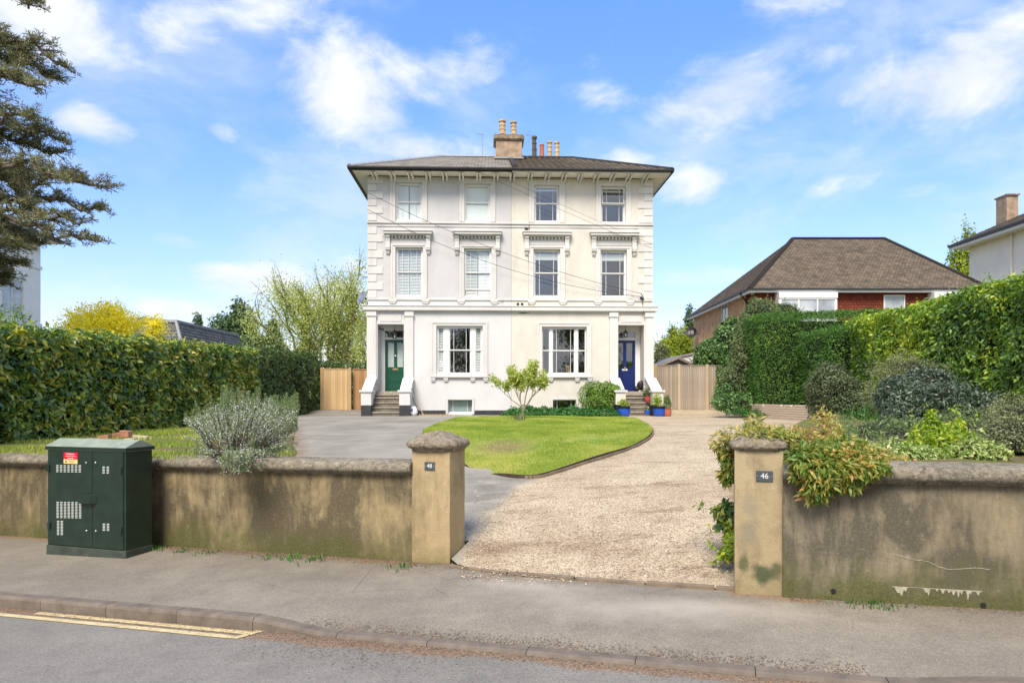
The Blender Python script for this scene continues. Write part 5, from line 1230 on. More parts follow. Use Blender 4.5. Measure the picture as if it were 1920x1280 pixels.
# table and chair back seen through the right bay
tb = thing('dining_table', 'wooden table edge inside the right front room window', 'table', (hx(1058), 1.0, hz(735)), HOUSE)
MB().box(hx(1042), hx(1078), .7, 1.6, hz(700.5), hz(698.5)).build('tabletop', M['fence_mid'], tb); [MB().box(a, a + .07, b, b + .07, hz(735), hz(700.6)).build('leg', M['fence_mid'], tb) for a in (hx(1043), hx(1075)) for b in (.75, 1.5)]
cc_ = thing('dining_chair', 'wooden chair with slatted back inside the right front room window', 'chair', (hx(1067), .6, hz(735)), HOUSE)
for px in (1064, 1067, 1070): MB().box(hx(px), hx(px) + .04, .5, .53, hz(706), hz(685)).build('back_slat', M['fence_mid'], cc_)
MB().box(hx(1063), hx(1072), .49, .54, hz(687), hz(684)).build('top_rail', M['fence_mid'], cc_); MB().box(hx(1062.5), hx(1072.5), .5, .95, hz(708), hz(706)).build('seat', M['fence_mid'], cc_)
for a in (hx(1063), hx(1071.5)):
    for b in (.5, .9): MB().box(a, a + .04, b, b + .04, hz(735), hz(708.1)).build('leg', M['fence_mid'], cc_)
# ------------------------------------------------------------------ neighbouring buildings
def simple_window(parent, mb_frame, x0, x1, z0, z1, y, axis, out, mat=None, split=1):
    """a window set in a wall plane; axis 'y' = wall faces -y at y, axis 'x' = wall faces x (out = sign)"""
    t = .06; fr = MB(); f = lambda a0, a1, d0, d1, c0, c1, m: m.box(a0, a1, *sorted((y + out * d0, y + out * d1)), c0, c1) if axis == 'y' else m.box(*sorted((y + out * d0, y + out * d1)), a0, a1, c0, c1)
    f(x0, x1, .0, .05, z0, z0 + t, fr); f(x0, x1, .0, .05, z1 - t, z1, fr); f(x0, x0 + t, .0, .05, z0 + t, z1 - t, fr); f(x1 - t, x1, .0, .05, z0 + t, z1 - t, fr)
    for i in range(1, split): xm = x0 + (x1 - x0) * i / split; f(xm - .03, xm + .03, .0, .045, z0 + t, z1 - t, fr)
    w = fr.build('window', M['white'], parent); pn = MB(); f(x0 + t, x1 - t, .005, .018, z0 + t, z1 - t, pn); pn.build('pane', mat or M['blindglass'], w); return w
def gg():
    t = NT('curtained_glass'); n = t.noise(1.5, 2, .5)
    return t.done(t.bsdf(t.ramp(n, [(.3, (.22, .25, .28)), (.7, (.55, .58, .60))]), .05, spec=.9))
M['blindglass'] = gg()
M['darkglass'] = m_plain('dark_window_glass', (.07, .09, .11), .04, var=.3, bump=.02, spec=.9)
EYE = (1280,)
bh = thing('brick_house', 'orange brick house with a big brown tiled hip roof behind the conifer hedge', 'house', (15.8, 35, 1.3), HOUSE @ Matrix.Translation((0, -29, 0)) if False else I4)
x0, x1, y0, y1, ez = 10.5, 21.0, 30.2, 40.9, 6.62
MB().box(x0 + .3, x1 - .3, y0 + .35, y1 - .3, .9, ez).build('brick_wall', M['brick'], bh)
courses('hung_tile', (x0 + .29, y0 + .34, 3.9), (x1 - .29, y0 + .34, 3.9), (x0 + .29, y0 + .30, ez - .02), (x1 - .29, y0 + .30, ez - .02), 24, M['hungtile'], bh, .02)
courses('hung_tile', (x0 + .285, y0 + 1.3, 3.9), (x0 + .285, y0 + .3, 3.9), (x0 + .27, y0 + 1.3, ez - .02), (x0 + .27, y0 + .3, ez - .02), 24, M['hungtile'], bh, .015)
rz = 10.12; ry = 35.4; ra, rb_ = 14.55, 19.3
A, B, C, Dd = (x0, y0, ez + .08), (x1 + .1, y0, ez + .12), (x1 + .1, y1, ez + .1), (x0, y1, ez + .1)
courses('roof_slope', A, B, (ra, ry, rz), (rb_, ry, rz), 46, M['plaintile'], bh, .018); courses('roof_slope', Dd, A, (ra, ry, rz), (ra, ry, rz), 46, M['plaintile'], bh, .018)
courses('roof_slope', C, Dd, (rb_, ry, rz), (ra, ry, rz), 20, M['plaintile'], bh, .018); courses('roof_slope', B, C, (rb_, ry, rz), (rb_, ry, rz), 30, M['plaintile'], bh, .018)
rt = MB().prism([(.12 * math.cos(a), .09 * math.sin(a)) for a in np.linspace(0, math.pi, 6)], 0, .34, 'x').mesh('ridge_tile', M['plaintile'])
for p, q in ((A, (ra, ry, rz)), (B, (rb_, ry, rz)), ((ra, ry, rz), (rb_, ry, rz))):
    p, q = Vector(p), Vector(q); d = q - p; n = int(d.length / .33)
    for i in range(n): o = inst('ridge_tile', rt, p + d * (i / n), bh); o.rotation_mode = 'QUATERNION'; o.rotation_quaternion = d.to_track_quat('X', 'Z')
MB().box(x0, x1 + .1, y0 - .02, y0 + .35, ez - .03, ez - .0).box(x0 + .001, x0 + .3, y0 + .35, y1, ez - .03, ez).build('soffit', M['white'], bh)
MB().box(x0, x1 + .1, y0 - .04, y0 - .02, ez - .08, ez + .06).box(x0 - .02, x0, y0 - .02, y1, ez - .1, ez + .06).build('fascia', M['white'], bh)
MB().box(x0 - .1, x1 + .1, y0 - .14, y0 - .041, ez + .03, ez + .10).box(x0 - .12, x0 - .021, y0 - .04, y1, ez + .03, ez + .1).tube([(x0 - .08, y0 + 1.0, ez + .05), (x0 + .2, y0 + 1.0, ez - .35), (x0 + .22, y0 + 1.0, ez - .6), (x0 + .22, y0 + 1.0, 1.5)], .045).build('gutter', M['gutter'], bh)
# boxed bay windows and the plain window between them
for a, b, sp in ((1461, 1571, 3), (1752, 1822, 2)):
    Y = y0 - .22; X0, X1 = wx(a, Y), wx(b, Y); bay = MB().box(X0, X1, Y + .06, y0 + .3, 4.0, 5.0).box(X0, X1, Y, y0 + .3, ez - .35, ez - .09).box(X0 + .002, X0 + .12, Y + .05, y0 + .3, 5.0, ez - .35).box(X1 - .12, X1 - .002, Y + .05, y0 + .3, 5.0, ez - .35).build('bay', M['white'], bh)
    simple_window(bh, None, X0 + .05, X1 - .05, 5.0, ez - .352, Y + .08, 'y', -1, split=sp)
simple_window(bh, None, wx(1656, y0 + .3), wx(1696, y0 + .3), 4.7, wz(553, y0 + .3), y0 + .30, 'y', -1)
simple_window(bh, None, 34.0, 35.05, wz(601, 34.3), wz(568, 34.3) - .0, x0 + .3, 'x', -1, split=2)
dh = thing('satellite_dish', 'round dark satellite dish on the far corner of the orange brick house', 'satellite dish', (x0 + .1, 39.6, 5.2), I4)
cpt = Vector((wx(1296, 39.6), 39.6, wz(624, 39.6)))
def dish(parent, c, r, aim, mat, back):
    me = MB().lathe([(.02, .0), (r * .5, .02 + r * .05), (r * .85, .02 + r * .15), (r, .03 + r * .22), (r * .97, .05 + r * .22), (r * .5, .05 + r * .06)], (0, 0, 0), 18).mesh('dish', mat)
    q = Vector(aim).to_track_quat('Z', 'Y').to_matrix().to_4x4(); me.transform(Matrix.Translation(c - LOCF[parent.name]) @ q); link('dish', me, parent)
    a = Vector(aim).normalized(); MB().tube([c - Vector((0, 0, r * .8)), c + a * r * 1.1 - Vector((0, 0, r * .3))], .012).box(*(v for i in range(3) for v in ((c + a * r * 1.1)[i] - .04, (c + a * r * 1.1)[i] + .04))).build('arm', M['black'], parent)
    MB().tube([c, back], .025).build('bracket', M['black'], parent)
dish(dh, cpt, .33, (-.35, -.85, .35), M['black'], Vector((x0 + .3, 39.4, cpt.z - .1)))
vdish = thing('satellite_dish', 'grey satellite dish on a bracket at the left side of the grey villa', 'satellite dish', (-6.3, .6, 5.9), HOUSE)
dish(vdish, Vector((hx(678), .6, hz(556.5))), .30, (-.75, -.6, .3), M['steel'], Vector((-6.05, .5, hz(560))))
# cream villa on the far right
cv = thing('cream_villa', 'tall cream rendered villa with a brown chimney at the right edge', 'house', (32, 36, 1.2))
MB().box(27.6, 38, 30.5, 41.2, .9, 10.95).build('wall', M['villa_cream'], cv)
MB().box(26.9, 38.7, 29.8, 41.9, 10.95, 11.02).build('soffit', M['white'], cv)
MB().box(26.86, 26.9, 29.8, 41.9, 10.9, 11.2).build('fascia', M['white'], cv); MB().box(26.72, 26.86, 29.8, 41.9, 11.07, 11.2).build('gutter', M['gutter'], cv)
courses('roof_slope', (26.8, 42, 11.2), (26.8, 29.7, 11.2), (32.5, 37, 13.9), (32.5, 34.5, 13.9), 24, M['plaintile'], cv, .02); courses('roof_slope', (26.8, 29.7, 11.2), (38.7, 29.7, 11.2), (32.5, 34.5, 13.9), (33.5, 34.5, 13.9), 24, M['plaintile'], cv, .02)
courses('roof_slope', (38.7, 42, 11.2), (26.8, 42, 11.2), (33.5, 37, 13.9), (32.5, 37, 13.9), 24, M['plaintile'], cv, .02)
c = MB().box(wx(1878.5, 41), wx(1900, 41), 40.6, 41.5, 11.2, wz(370, 41)).build('chimney', M['chimney'], cv); MB().box(wx(1877, 41), wx(1901.5, 41), 40.5, 41.6, wz(370, 41), wz(367.5, 41)).build('chimney_cap', M['chimney_cap'], c); MB().tube([(wx(1889, 41), 41, wz(368, 41)), (wx(1889, 41), 41, wz(364, 41))], .06).build('chimney_pot', M['darkpot'], c)
MB().tube([(27.5, 37.6, 10.9), (27.5, 37.6, 1)], .05).build('downpipe', M['villa_cream'], cv)
simple_window(cv, None, 34.6, 35.7, 8.4, 10.0, 27.6, 'x', -1)
# white villa on the far left, behind the pine
lv = thing('white_villa', 'white rendered villa at the left edge behind the pine branches', 'house', (-33, 35, 1.2))
MB().box(-38, -27.9, 29, 40.4, .9, 11.1).build('wall', M['villa_white'], lv)
MB().box(-38.6, -27.1, 28.3, 41.1, 11.1, 11.25).build('soffit', M['white'], lv); MB().box(-27.1, -26.95, 28.3, 41.1, 11.12, 11.3).build('gutter', M['gutter'], lv)
courses('roof_slope', (-27, 28.2, 11.3), (-27, 41.2, 11.3), (-32, 33, 13.8), (-32, 36, 13.8), 22, M['slate'], lv, .02); courses('roof_slope', (-38.8, 28.2, 11.3), (-27, 28.2, 11.3), (-33, 33, 13.8), (-32, 33, 13.8), 22, M['slate'], lv, .02)
MB().box(-27.9, -27.82, 28.95, 40.45, 9.45, 9.62).build('string_course', M['white'], lv); MB().box(-27.9, -27.82, 28.95, 40.45, 6.05, 6.25).build('string_course', M['white'], lv)
def lY(px): return -27.85 * 1280 / (px - 960)
for a, b, c0, c1 in ((3, 36, 475, 448), (2, 42, 592, 522)):
    Ya, Yb = lY(a), lY(b); zc0, zc1 = wz(c0, (Ya + Yb) / 2), wz(c1, (Ya + Yb) / 2)
    MB().box(-27.9, -27.78, Ya - .25, Yb + .25, zc1, zc1 + .3).box(-27.9, -27.8, Ya - .25, Ya, zc0, zc1).box(-27.9, -27.8, Yb, Yb + .25, zc0, zc1).build('window_surround', M['white'], lv)
    simple_window(lv, None, Ya, Yb, zc0, zc1, -27.9, 'x', 1, split=2)
# mansard slate roof behind the left hedge
ms = thing('slate_outbuilding', 'low building with a steep grey slate mansard roof behind the left hedge', 'building', (-17, 33, 1.2))
MB().box(-19.2, -14.5, 30.3, 37.6, .9, 3.6).build('wall', M['render_white'], ms)
courses('roof_slope', (-14.35, 30.1, 3.6), (-14.35, 37.8, 3.6), (-15.0, 30.5, 5.3), (-15.0, 37.3, 5.3), 12, M['mansard'], ms, .025)
courses('roof_slope', (-19.4, 30.1, 3.6), (-14.35, 30.1, 3.6), (-18.8, 30.5, 5.3), (-15.0, 30.5, 5.3), 12, M['mansard'], ms, .025)
courses('roof_slope', (-15.0, 30.45, 5.3), (-15.0, 37.4, 5.3), (-17, 31.5, 5.62), (-17, 36, 5.62), 4, M['mansard'], ms, .02); courses('roof_slope', (-18.8, 30.45, 5.3), (-15.0, 30.45, 5.3), (-17, 31.5, 5.62), (-17, 31.5, 5.62), 4, M['mansard'], ms, .02)
MB().box(-15.06, -14.94, 30.42, 37.4, 5.25, 5.36).box(-18.8, -15.06, 30.42, 30.54, 5.25, 5.36).build('roof_edge', M['lead'], ms)
MB().hexa([(-14.42, 30.0, 3.6), (-14.3, 30.0, 3.6), (-14.3, 30.12, 3.6), (-14.42, 30.12, 3.6), (-15.04, 30.42, 5.3), (-14.93, 30.42, 5.3), (-14.93, 30.52, 5.3), (-15.04, 30.52, 5.3)]).build('hip_flashing', M['lead'], ms)
# garden shed and lean-to behind the right fence
sh = thing('garden_shed', 'garden shed with a low felt gable roof peeping over the grey fence', 'shed', (7.9, 34, 1.3))
a_, b_, t_ = wx(1231, 33), wx(1303, 33), wx(1270, 33); ze, zt_ = wz(686, 33), wz(669.5, 33)
for i in range(10):
    z0, z1 = 1.3 + i * .24, 1.3 + (i + 1) * .24
    if z1 < ze: MB().box(a_ + .12, b_ - .12, 33 + .004 * (i % 2), 35.5, z0 + .004, z1).build('weatherboard', M['fence_old'], sh)
MB().prism([(a_ + .12, ze - .12), (b_ - .12, ze - .12), (t_, zt_ - .05)], 33.01, 35.5).build('gable', M['fence_old'], sh)
for s, (p, q) in enumerate((((a_, ze), (t_, zt_)), ((t_, zt_), (b_, ze - .0)))):
    MB().prism([p, q, (q[0], q[1] + .06), (p[0], p[1] + .06)], 32.85, 35.6).build('roof_felt', M['lead'], sh); MB().prism([(p[0], p[1] - .1), (q[0], q[1] - .1), q, p], 32.83, 32.88).build('barge_board', M['fence_old'] if s == 0 else M['edging'], sh)
lt_ = thing('lean_to', 'white lean-to wall with a dark sloping roof beside the brick house', 'outbuilding', (9.9, 39, 1.3))
MB().hexa([(8.8, 38.2, 1.2), (10.75, 38.2, 1.2), (10.75, 40, 1.2), (8.8, 40, 1.2), (8.8, 38.2, wz(673, 38.2)), (10.75, 38.2, wz(660, 38.2)), (10.75, 40, wz(660, 38.2)), (8.8, 40, wz(673, 38.2))]).build('wall', M['white'], lt_)
MB().hexa([(8.6, 38.1, wz(674, 38.2)), (10.78, 38.1, wz(660, 38.2)), (10.78, 40.1, wz(660, 38.2)), (8.6, 40.1, wz(674, 38.2)), (8.6, 38.1, wz(671, 38.2)), (10.78, 38.1, wz(657.5, 38.2)), (10.78, 40.1, wz(657.5, 38.2)), (8.6, 40.1, wz(671, 38.2))]).build('roof', M['lead'], lt_)
# old lean-to roof of dark timber seen behind the right villa corner
# ------------------------------------------------------------------ fences
def fence(label, x0, x1, Y, zb, zt, posts, mats, bw, rail=True, yaw=0, pm=None, grp='closeboard fence panels'):
    th = thing('fence', label, 'fence', ((x0 + x1) / 2, Y, zb), I4, grp); n = max(2, int(round((x1 - x0) / bw))); w = (x1 - x0) / n
    me = MB().hexa([(.004, -.014, 0), (w - .002, 0, 0), (w - .002, .01, 0), (.004, .01, 0), (.004, -.014, zt - zb), (w - .002, 0, zt - zb), (w - .002, .01, zt - zb), (.004, .01, zt - zb)]).mesh('board', mats)
    for i in range(n):
        dy = .0; inst('board', me, (x0 + i * w, Y + random.uniform(-.003, .003), zb + random.uniform(-.008, .004)), th)
    if rail: MB().box(x0, x1, Y - .03, Y + .03, zt + .006, zt + .04).build('capping_rail', mats, th)
    MB().box(x0, x1, Y - .02, Y + .02, zb - .15, zb - .01).build('gravel_board', mats, th)
    for p in posts: MB().box(p - .055, p + .055, Y - .06, Y + .05, zb - .2, zt + .08).build('post', pm or mats, th)
    return th
Yf = 31.5
fence('weathered grey board fence closing the drive beside the right villa', wx(1232, Yf), wx(1362, Yf), Yf, 1.36, wz(686, Yf), [wx(1273, Yf), wx(1325.5, Yf)], M['fence_old'], .1, pm=M['post_old'])
MB().box(wx(1225, Yf), wx(1231.5, Yf), Yf - .05, Yf + .05, 1.2, wz(682, Yf)).build('post', M['fence_new'], bpy.data.objects['fence'])
fence('new pale timber fence at the end of the left hedge', wx(603, Yf), wx(655, Yf), Yf, 1.34, wz(692, Yf), [wx(603.5, Yf), wx(656.5, Yf)], M['fence_new'], .105)
fence('brown timber fence between the pale fence and the grey villa', wx(658.5, Yf), wx(692, Yf + .4), Yf + .3, 1.34, wz(692.5, Yf), [], M['fence_mid'], .105)
# brick retaining wall at the edge of the right bed
rw = thing('retaining_wall', 'low buff brick retaining wall of the raised bed below the conifer hedge', 'brick wall', (8.9, 21, 1.1))
bm = MB().box(0, .215, -.05, .05, 0, .065).mesh('brick', M['garden_brick'])
def brick_run(p, q, z0, nz, skip=0):
    p, q = Vector((*p, 0)), Vector((*q, 0)); d = q - p; L_ = d.length; d.normalize(); ang = math.atan2(d.y, d.x); n = int(L_ / .225)
    MB().hexa([(*(p + Vector((-d.y, d.x, 0)) * s + d * e).xy, z) for z in (z0 - .1, z0 + nz * .075 - .012) for s, e in ((.03, 0), (.03, L_), (.12, L_), (.12, 0))][0:8]).build('mortar_bed', M['mortar'], rw)
    for j in range(nz):
        for i in range(n):
            if j == nz - 1 and random.random() < skip: continue
            pos = p + d * ((i + (.5 if j % 2 else 0)) * .225 + random.uniform(-.004, .004)); o = inst('brick', bm, (pos.x, pos.y, z0 + j * .075), rw, ang + random.uniform(-.015, .015))
brick_run((8.62, 25.4), (9.0, 20.3), 1.08, 8, .12); brick_run((9.0, 20.3), (9.25, 18.6), 1.06, 7, .2)
# ------------------------------------------------------------------ vegetation
def fnoise(P, s, seed=0):
    return np.array([noise.noise(Vector((p[0] * s + seed, p[1] * s, p[2] * s))) for p in P])
def foliage(parent, P, N, L, Wd, mat, name='foliage', **k):
    return link(name, leaf_mesh(name, P, N, L, Wd, mat, tuple(LOCF[parent.name]), **k), parent, 'stuff')
def hedge(label, loc, faces, top, dens, L, Wd, mat, core, rough=.10, bump_s=1.3, cat='hedge', sprout=0, group=None, **kw):
    """faces: list of (A, B, ztopA, ztopB, normal) in plan; leaves in a shell; a solid dark core stands in for the shade inside"""
    th = thing('hedge', label, cat, loc, I4, group); PP = []; NN = []
    for (A, B, zb, za, zb2, nrm_) in faces:
        A, B = np.array(A), np.array(B); Ln = np.linalg.norm(B - A); h = (za + zb2) / 2 - zb; n = int(Ln * h * dens)
        t = RNG.uniform(0, 1, n); s = RNG.uniform(0, 1, n); xy = A + (B - A) * t[:, None]; z = zb + (za + (zb2 - za) * t - zb) * s
        N = np.array([*nrm_, 0.0]); P = np.column_stack([xy, z]); d = fnoise(P, bump_s) * rough * 2 + fnoise(P, bump_s * 3.5, 5) * rough - RNG.exponential(.07, n) + .02
        lowr = np.where(s < .08, -.12 * (1 - s / .08), 0); P = P + N * (d + lowr)[:, None]; PP.append(P); NN.append(np.tile(N, (n, 1)))
    for (poly, za, zfun) in top:
        A = np.array(poly); lo, hi = A.min(0), A.max(0); n = int((hi[0]-lo[0]) * (hi[1]-lo[1]) * dens * .9); Q = RNG.uniform(lo, hi, (n, 2)); Q = Q[in_poly(Q, poly)]
        z = np.array([zfun(x, y) for x, y in Q]); P = np.column_stack([Q, z]); P[:, 2] += fnoise(P, bump_s) * rough * 1.2 + fnoise(P, bump_s * 4, 3) * rough - RNG.exponential(.05, len(P)); PP.append(P); NN.append(np.tile([0, 0, 1.0], (len(P), 1)))
        if sprout:
            k = int(sprout * len(P)); S = P[RNG.choice(len(P), k)]; S[:, 2] += np.minimum(RNG.exponential(.08, k), .22); PP.append(S); NN.append(np.tile([0, 0, 1.0], (k, 1)))
    foliage(th, np.concatenate(PP), np.concatenate(NN), L, Wd, mat, **kw)
    for hx_ in core: MB().hexa(hx_).build('shade_core', M['core_shade'], th)
    return th
def hx8(x0a, x1a, y0, x0b, x1b, y1, zb, za, zb_):
    return [(x0a, y0, zb), (x1a, y0, zb), (x1b, y1, zb), (x0b, y1, zb), (x0a, y0, za), (x1a, y0, za), (x1b, y1, zb_), (x0b, y1, zb_)]
# long laurel hedge, left
def hz_l(y): return 3.16 + (y - 12.3) * .038
hedge('long glossy laurel hedge with yellowish young leaves, left of the tarmac drive', (-9.8, 15, 1.1),
      [((-9.15, 7.6), (-9.15, 24.6), 1.0, hz_l(7.6), hz_l(24.6), (1, 0)), ((-10.6, 24.6), (-9.15, 24.6), 1.0, hz_l(24.6), hz_l(24.6), (0, 1))],
      [([(-10.7, 7.6), (-9.15, 7.6), (-9.15, 24.6), (-10.7, 24.6)], 0, lambda x, y: hz_l(y) - .02)], 540, .155, .066, M['laurel'],
      [hx8(-10.6, -9.42, 7.7, -10.6, -9.42, 24.4, 1.0, hz_l(7.7) - .22, hz_l(24.4) - .22)], rough=.09, sprout=.10, along=.35)
hedge('darker sparse hedge section between the laurel hedge and the pale timber fence', (-9.6, 28, 1.2),
      [((-9.3, 24.2), (-9.0, 31.9), 1.1, hz_l(24.6) + .04, hz_l(32) - .04, (1, 0)), ((-10.6, 31.9), (-9.0, 31.9), 1.1, hz_l(31), hz_l(31), (0, -1))],
      [([(-10.6, 24.2), (-9.3, 24.2), (-9.0, 31.9), (-10.6, 31.9)], 0, lambda x, y: hz_l(y))], 420, .12, .055, M['laurel_dark'],
      [hx8(-10.5, -9.7, 24.3, -10.5, -9.45, 31.7, 1.1, hz_l(24.3) - .25, hz_l(31.7) - .25)], rough=.13, sprout=.08, along=.2)
hedge('dense dark hedge behind the pale timber fence at the foot of the birches', (-9, 35, 1.3),
      [((-12.5, 34), (-6.6, 34), 1.3, 3.9, 3.45, (0, -1))], [([(-12.5, 34), (-6.6, 34), (-6.6, 35.4), (-12.5, 35.4)], 0, lambda x, y: 3.9 - (x + 12.5) * .07)], 240, .15, .075, M['laurel_dark'],
      [hx8(-12.4, -6.7, 34.25, -12.4, -6.7, 35.2, 1.3, 3.3, 3.3)], rough=.22)
# right hand hedges
def hz_r(y): return 4.42 - (y - 14) * .02
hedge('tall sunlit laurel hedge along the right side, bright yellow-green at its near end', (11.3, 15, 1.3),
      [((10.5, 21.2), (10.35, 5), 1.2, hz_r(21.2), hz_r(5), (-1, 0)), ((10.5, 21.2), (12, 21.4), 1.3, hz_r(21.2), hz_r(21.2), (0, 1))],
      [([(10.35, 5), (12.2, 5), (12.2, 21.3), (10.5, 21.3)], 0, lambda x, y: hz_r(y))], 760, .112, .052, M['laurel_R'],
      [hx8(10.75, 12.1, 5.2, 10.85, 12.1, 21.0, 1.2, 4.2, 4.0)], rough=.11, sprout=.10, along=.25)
hedge('clipped bright green conifer hedge, the taller back block below the brick house', (10.9, 25, 1.4),
      [((8.75, 23.9), (13.5, 23.9), 1.45, 4.85, 5.05, (0, -1)), ((8.75, 26.2), (8.75, 23.9), 1.45, 4.9, 4.85, (-1, 0))],
      [([(8.75, 23.9), (13.5, 23.9), (13.5, 26.2), (8.75, 26.2)], 0, lambda x, y: 4.85 + (x - 8.75) * .04)], 900, .10, .026, M['conifer'],
      [hx8(9.0, 13.3, 24.15, 9.0, 13.3, 26, 1.4, 4.6, 4.7)], rough=.05, group='clipped conifer hedge blocks', droop=.5, along=.6, full=False)
hedge('clipped conifer hedge, the lower front block with a rounded top above the brick retaining wall', (11, 22.4, 1.4),
      [((9.9, 21.4), (13.2, 21.4), 1.6, 4.05, 4.45, (0, -1)), ((9.9, 23.9), (9.9, 21.4), 1.6, 4.2, 4.05, (-1, 0))],
      [([(9.9, 21.4), (13.2, 21.4), (13.2, 23.9), (9.9, 23.9)], 0, lambda x, y: 4.05 + .28 * math.sin(min(1, (x - 9.9) / 2) * 1.57))], 900, .10, .026, M['conifer'],
      [hx8(10.15, 13, 21.65, 10.15, 13, 23.7, 1.4, 3.8, 3.9)], rough=.06, group='clipped conifer hedge blocks', droop=.5, along=.6, full=False)

def shrub(name, label, cat, base, blobs, n, L, Wd, mat, core=.6, wood=None, stems=0, rough=.18, ns=2.0, group=None, shell=.16, core_shade=True, **kw):
    th = thing(name, label, cat, base, I4, group); PP = []; NN = []; vol = [b[1][0] * b[1][1] + b[1][1] * b[1][2] + b[1][0] * b[1][2] for b in blobs]; tot = sum(vol)
    for (c, r), v in zip(blobs, vol):
        k = int(n * v / tot); d = unit(RNG.normal(0, 1, (k, 3))); c = np.array(c); r = np.array(r); P = d * r
        f = 1 + fnoise(P + c, ns, 2) * rough * 2 + fnoise(P + c, ns * 3, 8) * rough - RNG.exponential(shell, k); P = c + P * f[:, None]; N = unit(d / r)
        ok = P[:, 2] > base[2] - .02
        for c2, r2 in blobs:
            if tuple(c2) == tuple(c): continue
            ok &= ((((P - np.array(c2)) / (np.array(r2) * .78)) ** 2).sum(1) > 1)
        PP.append(P[ok]); NN.append(N[ok])
    SP = []; SN = []; sg = MB(); allP = np.concatenate(PP); allN = np.concatenate(NN)
    for j in RNG.choice(len(allP), int(len(allP) * .006) + 6):
        d = Vector(allN[j]) + Vector((random.gauss(0, .4), random.gauss(0, .4), random.uniform(.1, .9))); d.normalize(); p = Vector(allP[j]); l = L * random.uniform(1.5, 4); sg.tube([p - d * l * .5, p + d * l], .004, .0015, 3, cap=False)
        for _ in range(9): SP.append(p + d * l * random.uniform(0, 1)); SN.append(d)
    PP.append(np.array(SP)); NN.append(np.array(SN)); sg.build('sprigs', M['bark_green'], th, kind='stuff')
    foliage(th, np.concatenate(PP), np.concatenate(NN), L, Wd, mat, **kw)
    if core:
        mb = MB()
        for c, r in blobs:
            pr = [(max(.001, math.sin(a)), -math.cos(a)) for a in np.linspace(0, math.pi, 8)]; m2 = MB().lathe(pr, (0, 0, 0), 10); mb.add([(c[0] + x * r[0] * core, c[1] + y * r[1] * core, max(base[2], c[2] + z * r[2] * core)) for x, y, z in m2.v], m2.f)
        mb.build('shade_core', M['core_shade'], th)  # solid filler, its darkness stands for shade between the leaves
    if stems:
        mb = MB()
        for i in range(stems):
            c, r = random.choice(blobs); e = Vector(c) + Vector([random.uniform(-.7, .7) * q for q in r]); s = Vector(base) + Vector((random.uniform(-.1, .1), random.uniform(-.1, .1), 0)); mid = s.lerp(e, .5) + Vector((random.uniform(-.08, .08),) * 3); mb.tube([s, mid, e], .018, .006, 5)
        mb.build('stem', wood or M['bark'], th)
    return th
V3 = lambda px, py, Y: tuple(WP(px, py, Y))
# grey-green shrub and ivy against the brick house
def at(px, py, Y): p = WP(px, py, Y); return (p.x, p.y, p.z)
shrub('shrub', 'tall loose grey-green shrub in front of the brick house, left of the conifer hedge', 'shrub', (9.2, 26, 1.4), [(at(1398, 675, 26), (.6, .8, 1.45)), (at(1425, 600, 26.8), (.8, .7, .9)), (at(1375, 725, 25.8), (.5, .6, .8)), (at(1470, 590, 27.5), (.8, .5, .5))], 24000, .085, .035, M['privet'], .82, rough=.16)
shrub('ivy', 'broad ivy mound spilling over the right end of the grey fence', 'climber', (8.9, 32, 1.4), [(at(1345, 660, 32), (.95, .6, .75)), (at(1320, 675, 32.2), (.6, .5, .5)), (at(1375, 640, 31.8), (1.0, .6, 1.1)), (at(1370, 720, 31), (.55, .5, 1.3))], 16000, .11, .085, M['ivy'], .85)
iv = shrub('ivy', 'thin trail of ivy hanging down the face of the grey fence', 'climber', at(1350, 760, 31.2), [(at(1349, 697, 31.35), (.13, .06, .3)), (at(1352, 725, 31.3), (.2, .06, .3)), (at(1357, 755, 31.2), (.28, .15, .3))], 900, .10, .08, M['ivy'], 0)
shrub('shrub', 'low leafy green clump at the foot of the conifer hedge beside the fence', 'shrub', at(1385, 768, 25), [(at(1385, 755, 25), (.9, .5, .4)), (at(1365, 745, 25.5), (.5, .4, .6))], 4500, .1, .05, M['ivy'], .7)
shrub('shrub', 'small weedy green tuft on the gravel left of the brick retaining wall', 'plant', at(1402, 775, 24), [(at(1400, 773, 24), (.75, .3, .12)), (at(1420, 780, 22.5), (.5, .25, .1))], 1800, .08, .03, M['groundcover'], 0)
# shrubs in the right bed
shrub('shrub', 'rounded dusky evergreen shrub at the right end of the brick retaining wall', 'shrub', (8.3, 17.2, 1.3), [(at(1562, 745, 17.5), (.72, .7, .78)), (at(1560, 715, 17.6), (.5, .5, .5)), (at(1600, 770, 16.8), (.6, .6, .5))], 20000, .07, .032, M['pittos2'], .8, rough=.14)
shrub('shrub', 'large dark blue-green spreading shrub in front of the sunlit laurel hedge', 'shrub', (7.9, 12.5, 1.35), [(at(1735, 755, 12.8), (.85, .8, .5)), (at(1690, 740, 12.9), (.42, .5, .38)), (at(1790, 770, 12.6), (.75, .6, .45)), (at(1700, 800, 12.4), (.5, .5, .35)), (at(1740, 718, 13), (.55, .5, .3))], 30000, .07, .03, M['pittos'], .7, rough=.2)
shrub('shrub', 'tawny fine-twigged shrub between the dusky shrub and the blue-green shrub', 'shrub', (8.0, 14.8, 1.3), [(at(1665, 740, 14.5), (.35, .5, .75)), (at(1700, 692, 14.8), (.75, .4, .32))], 9000, .07, .013, M['sage'], .55, rough=.3, full=False, along=.9)
shrub('shrub', 'grey sage-coloured shrub at the right edge behind the dark garden wall', 'shrub', (5.9, 8.1, 1.3), [(at(1890, 830, 8.2), (.42, .4, .34)), (at(1845, 850, 8.0), (.24, .3, .2)), (at(1915, 790, 8.6), (.4, .4, .3))], 15000, .035, .014, M['sage'], .72, rough=.22)
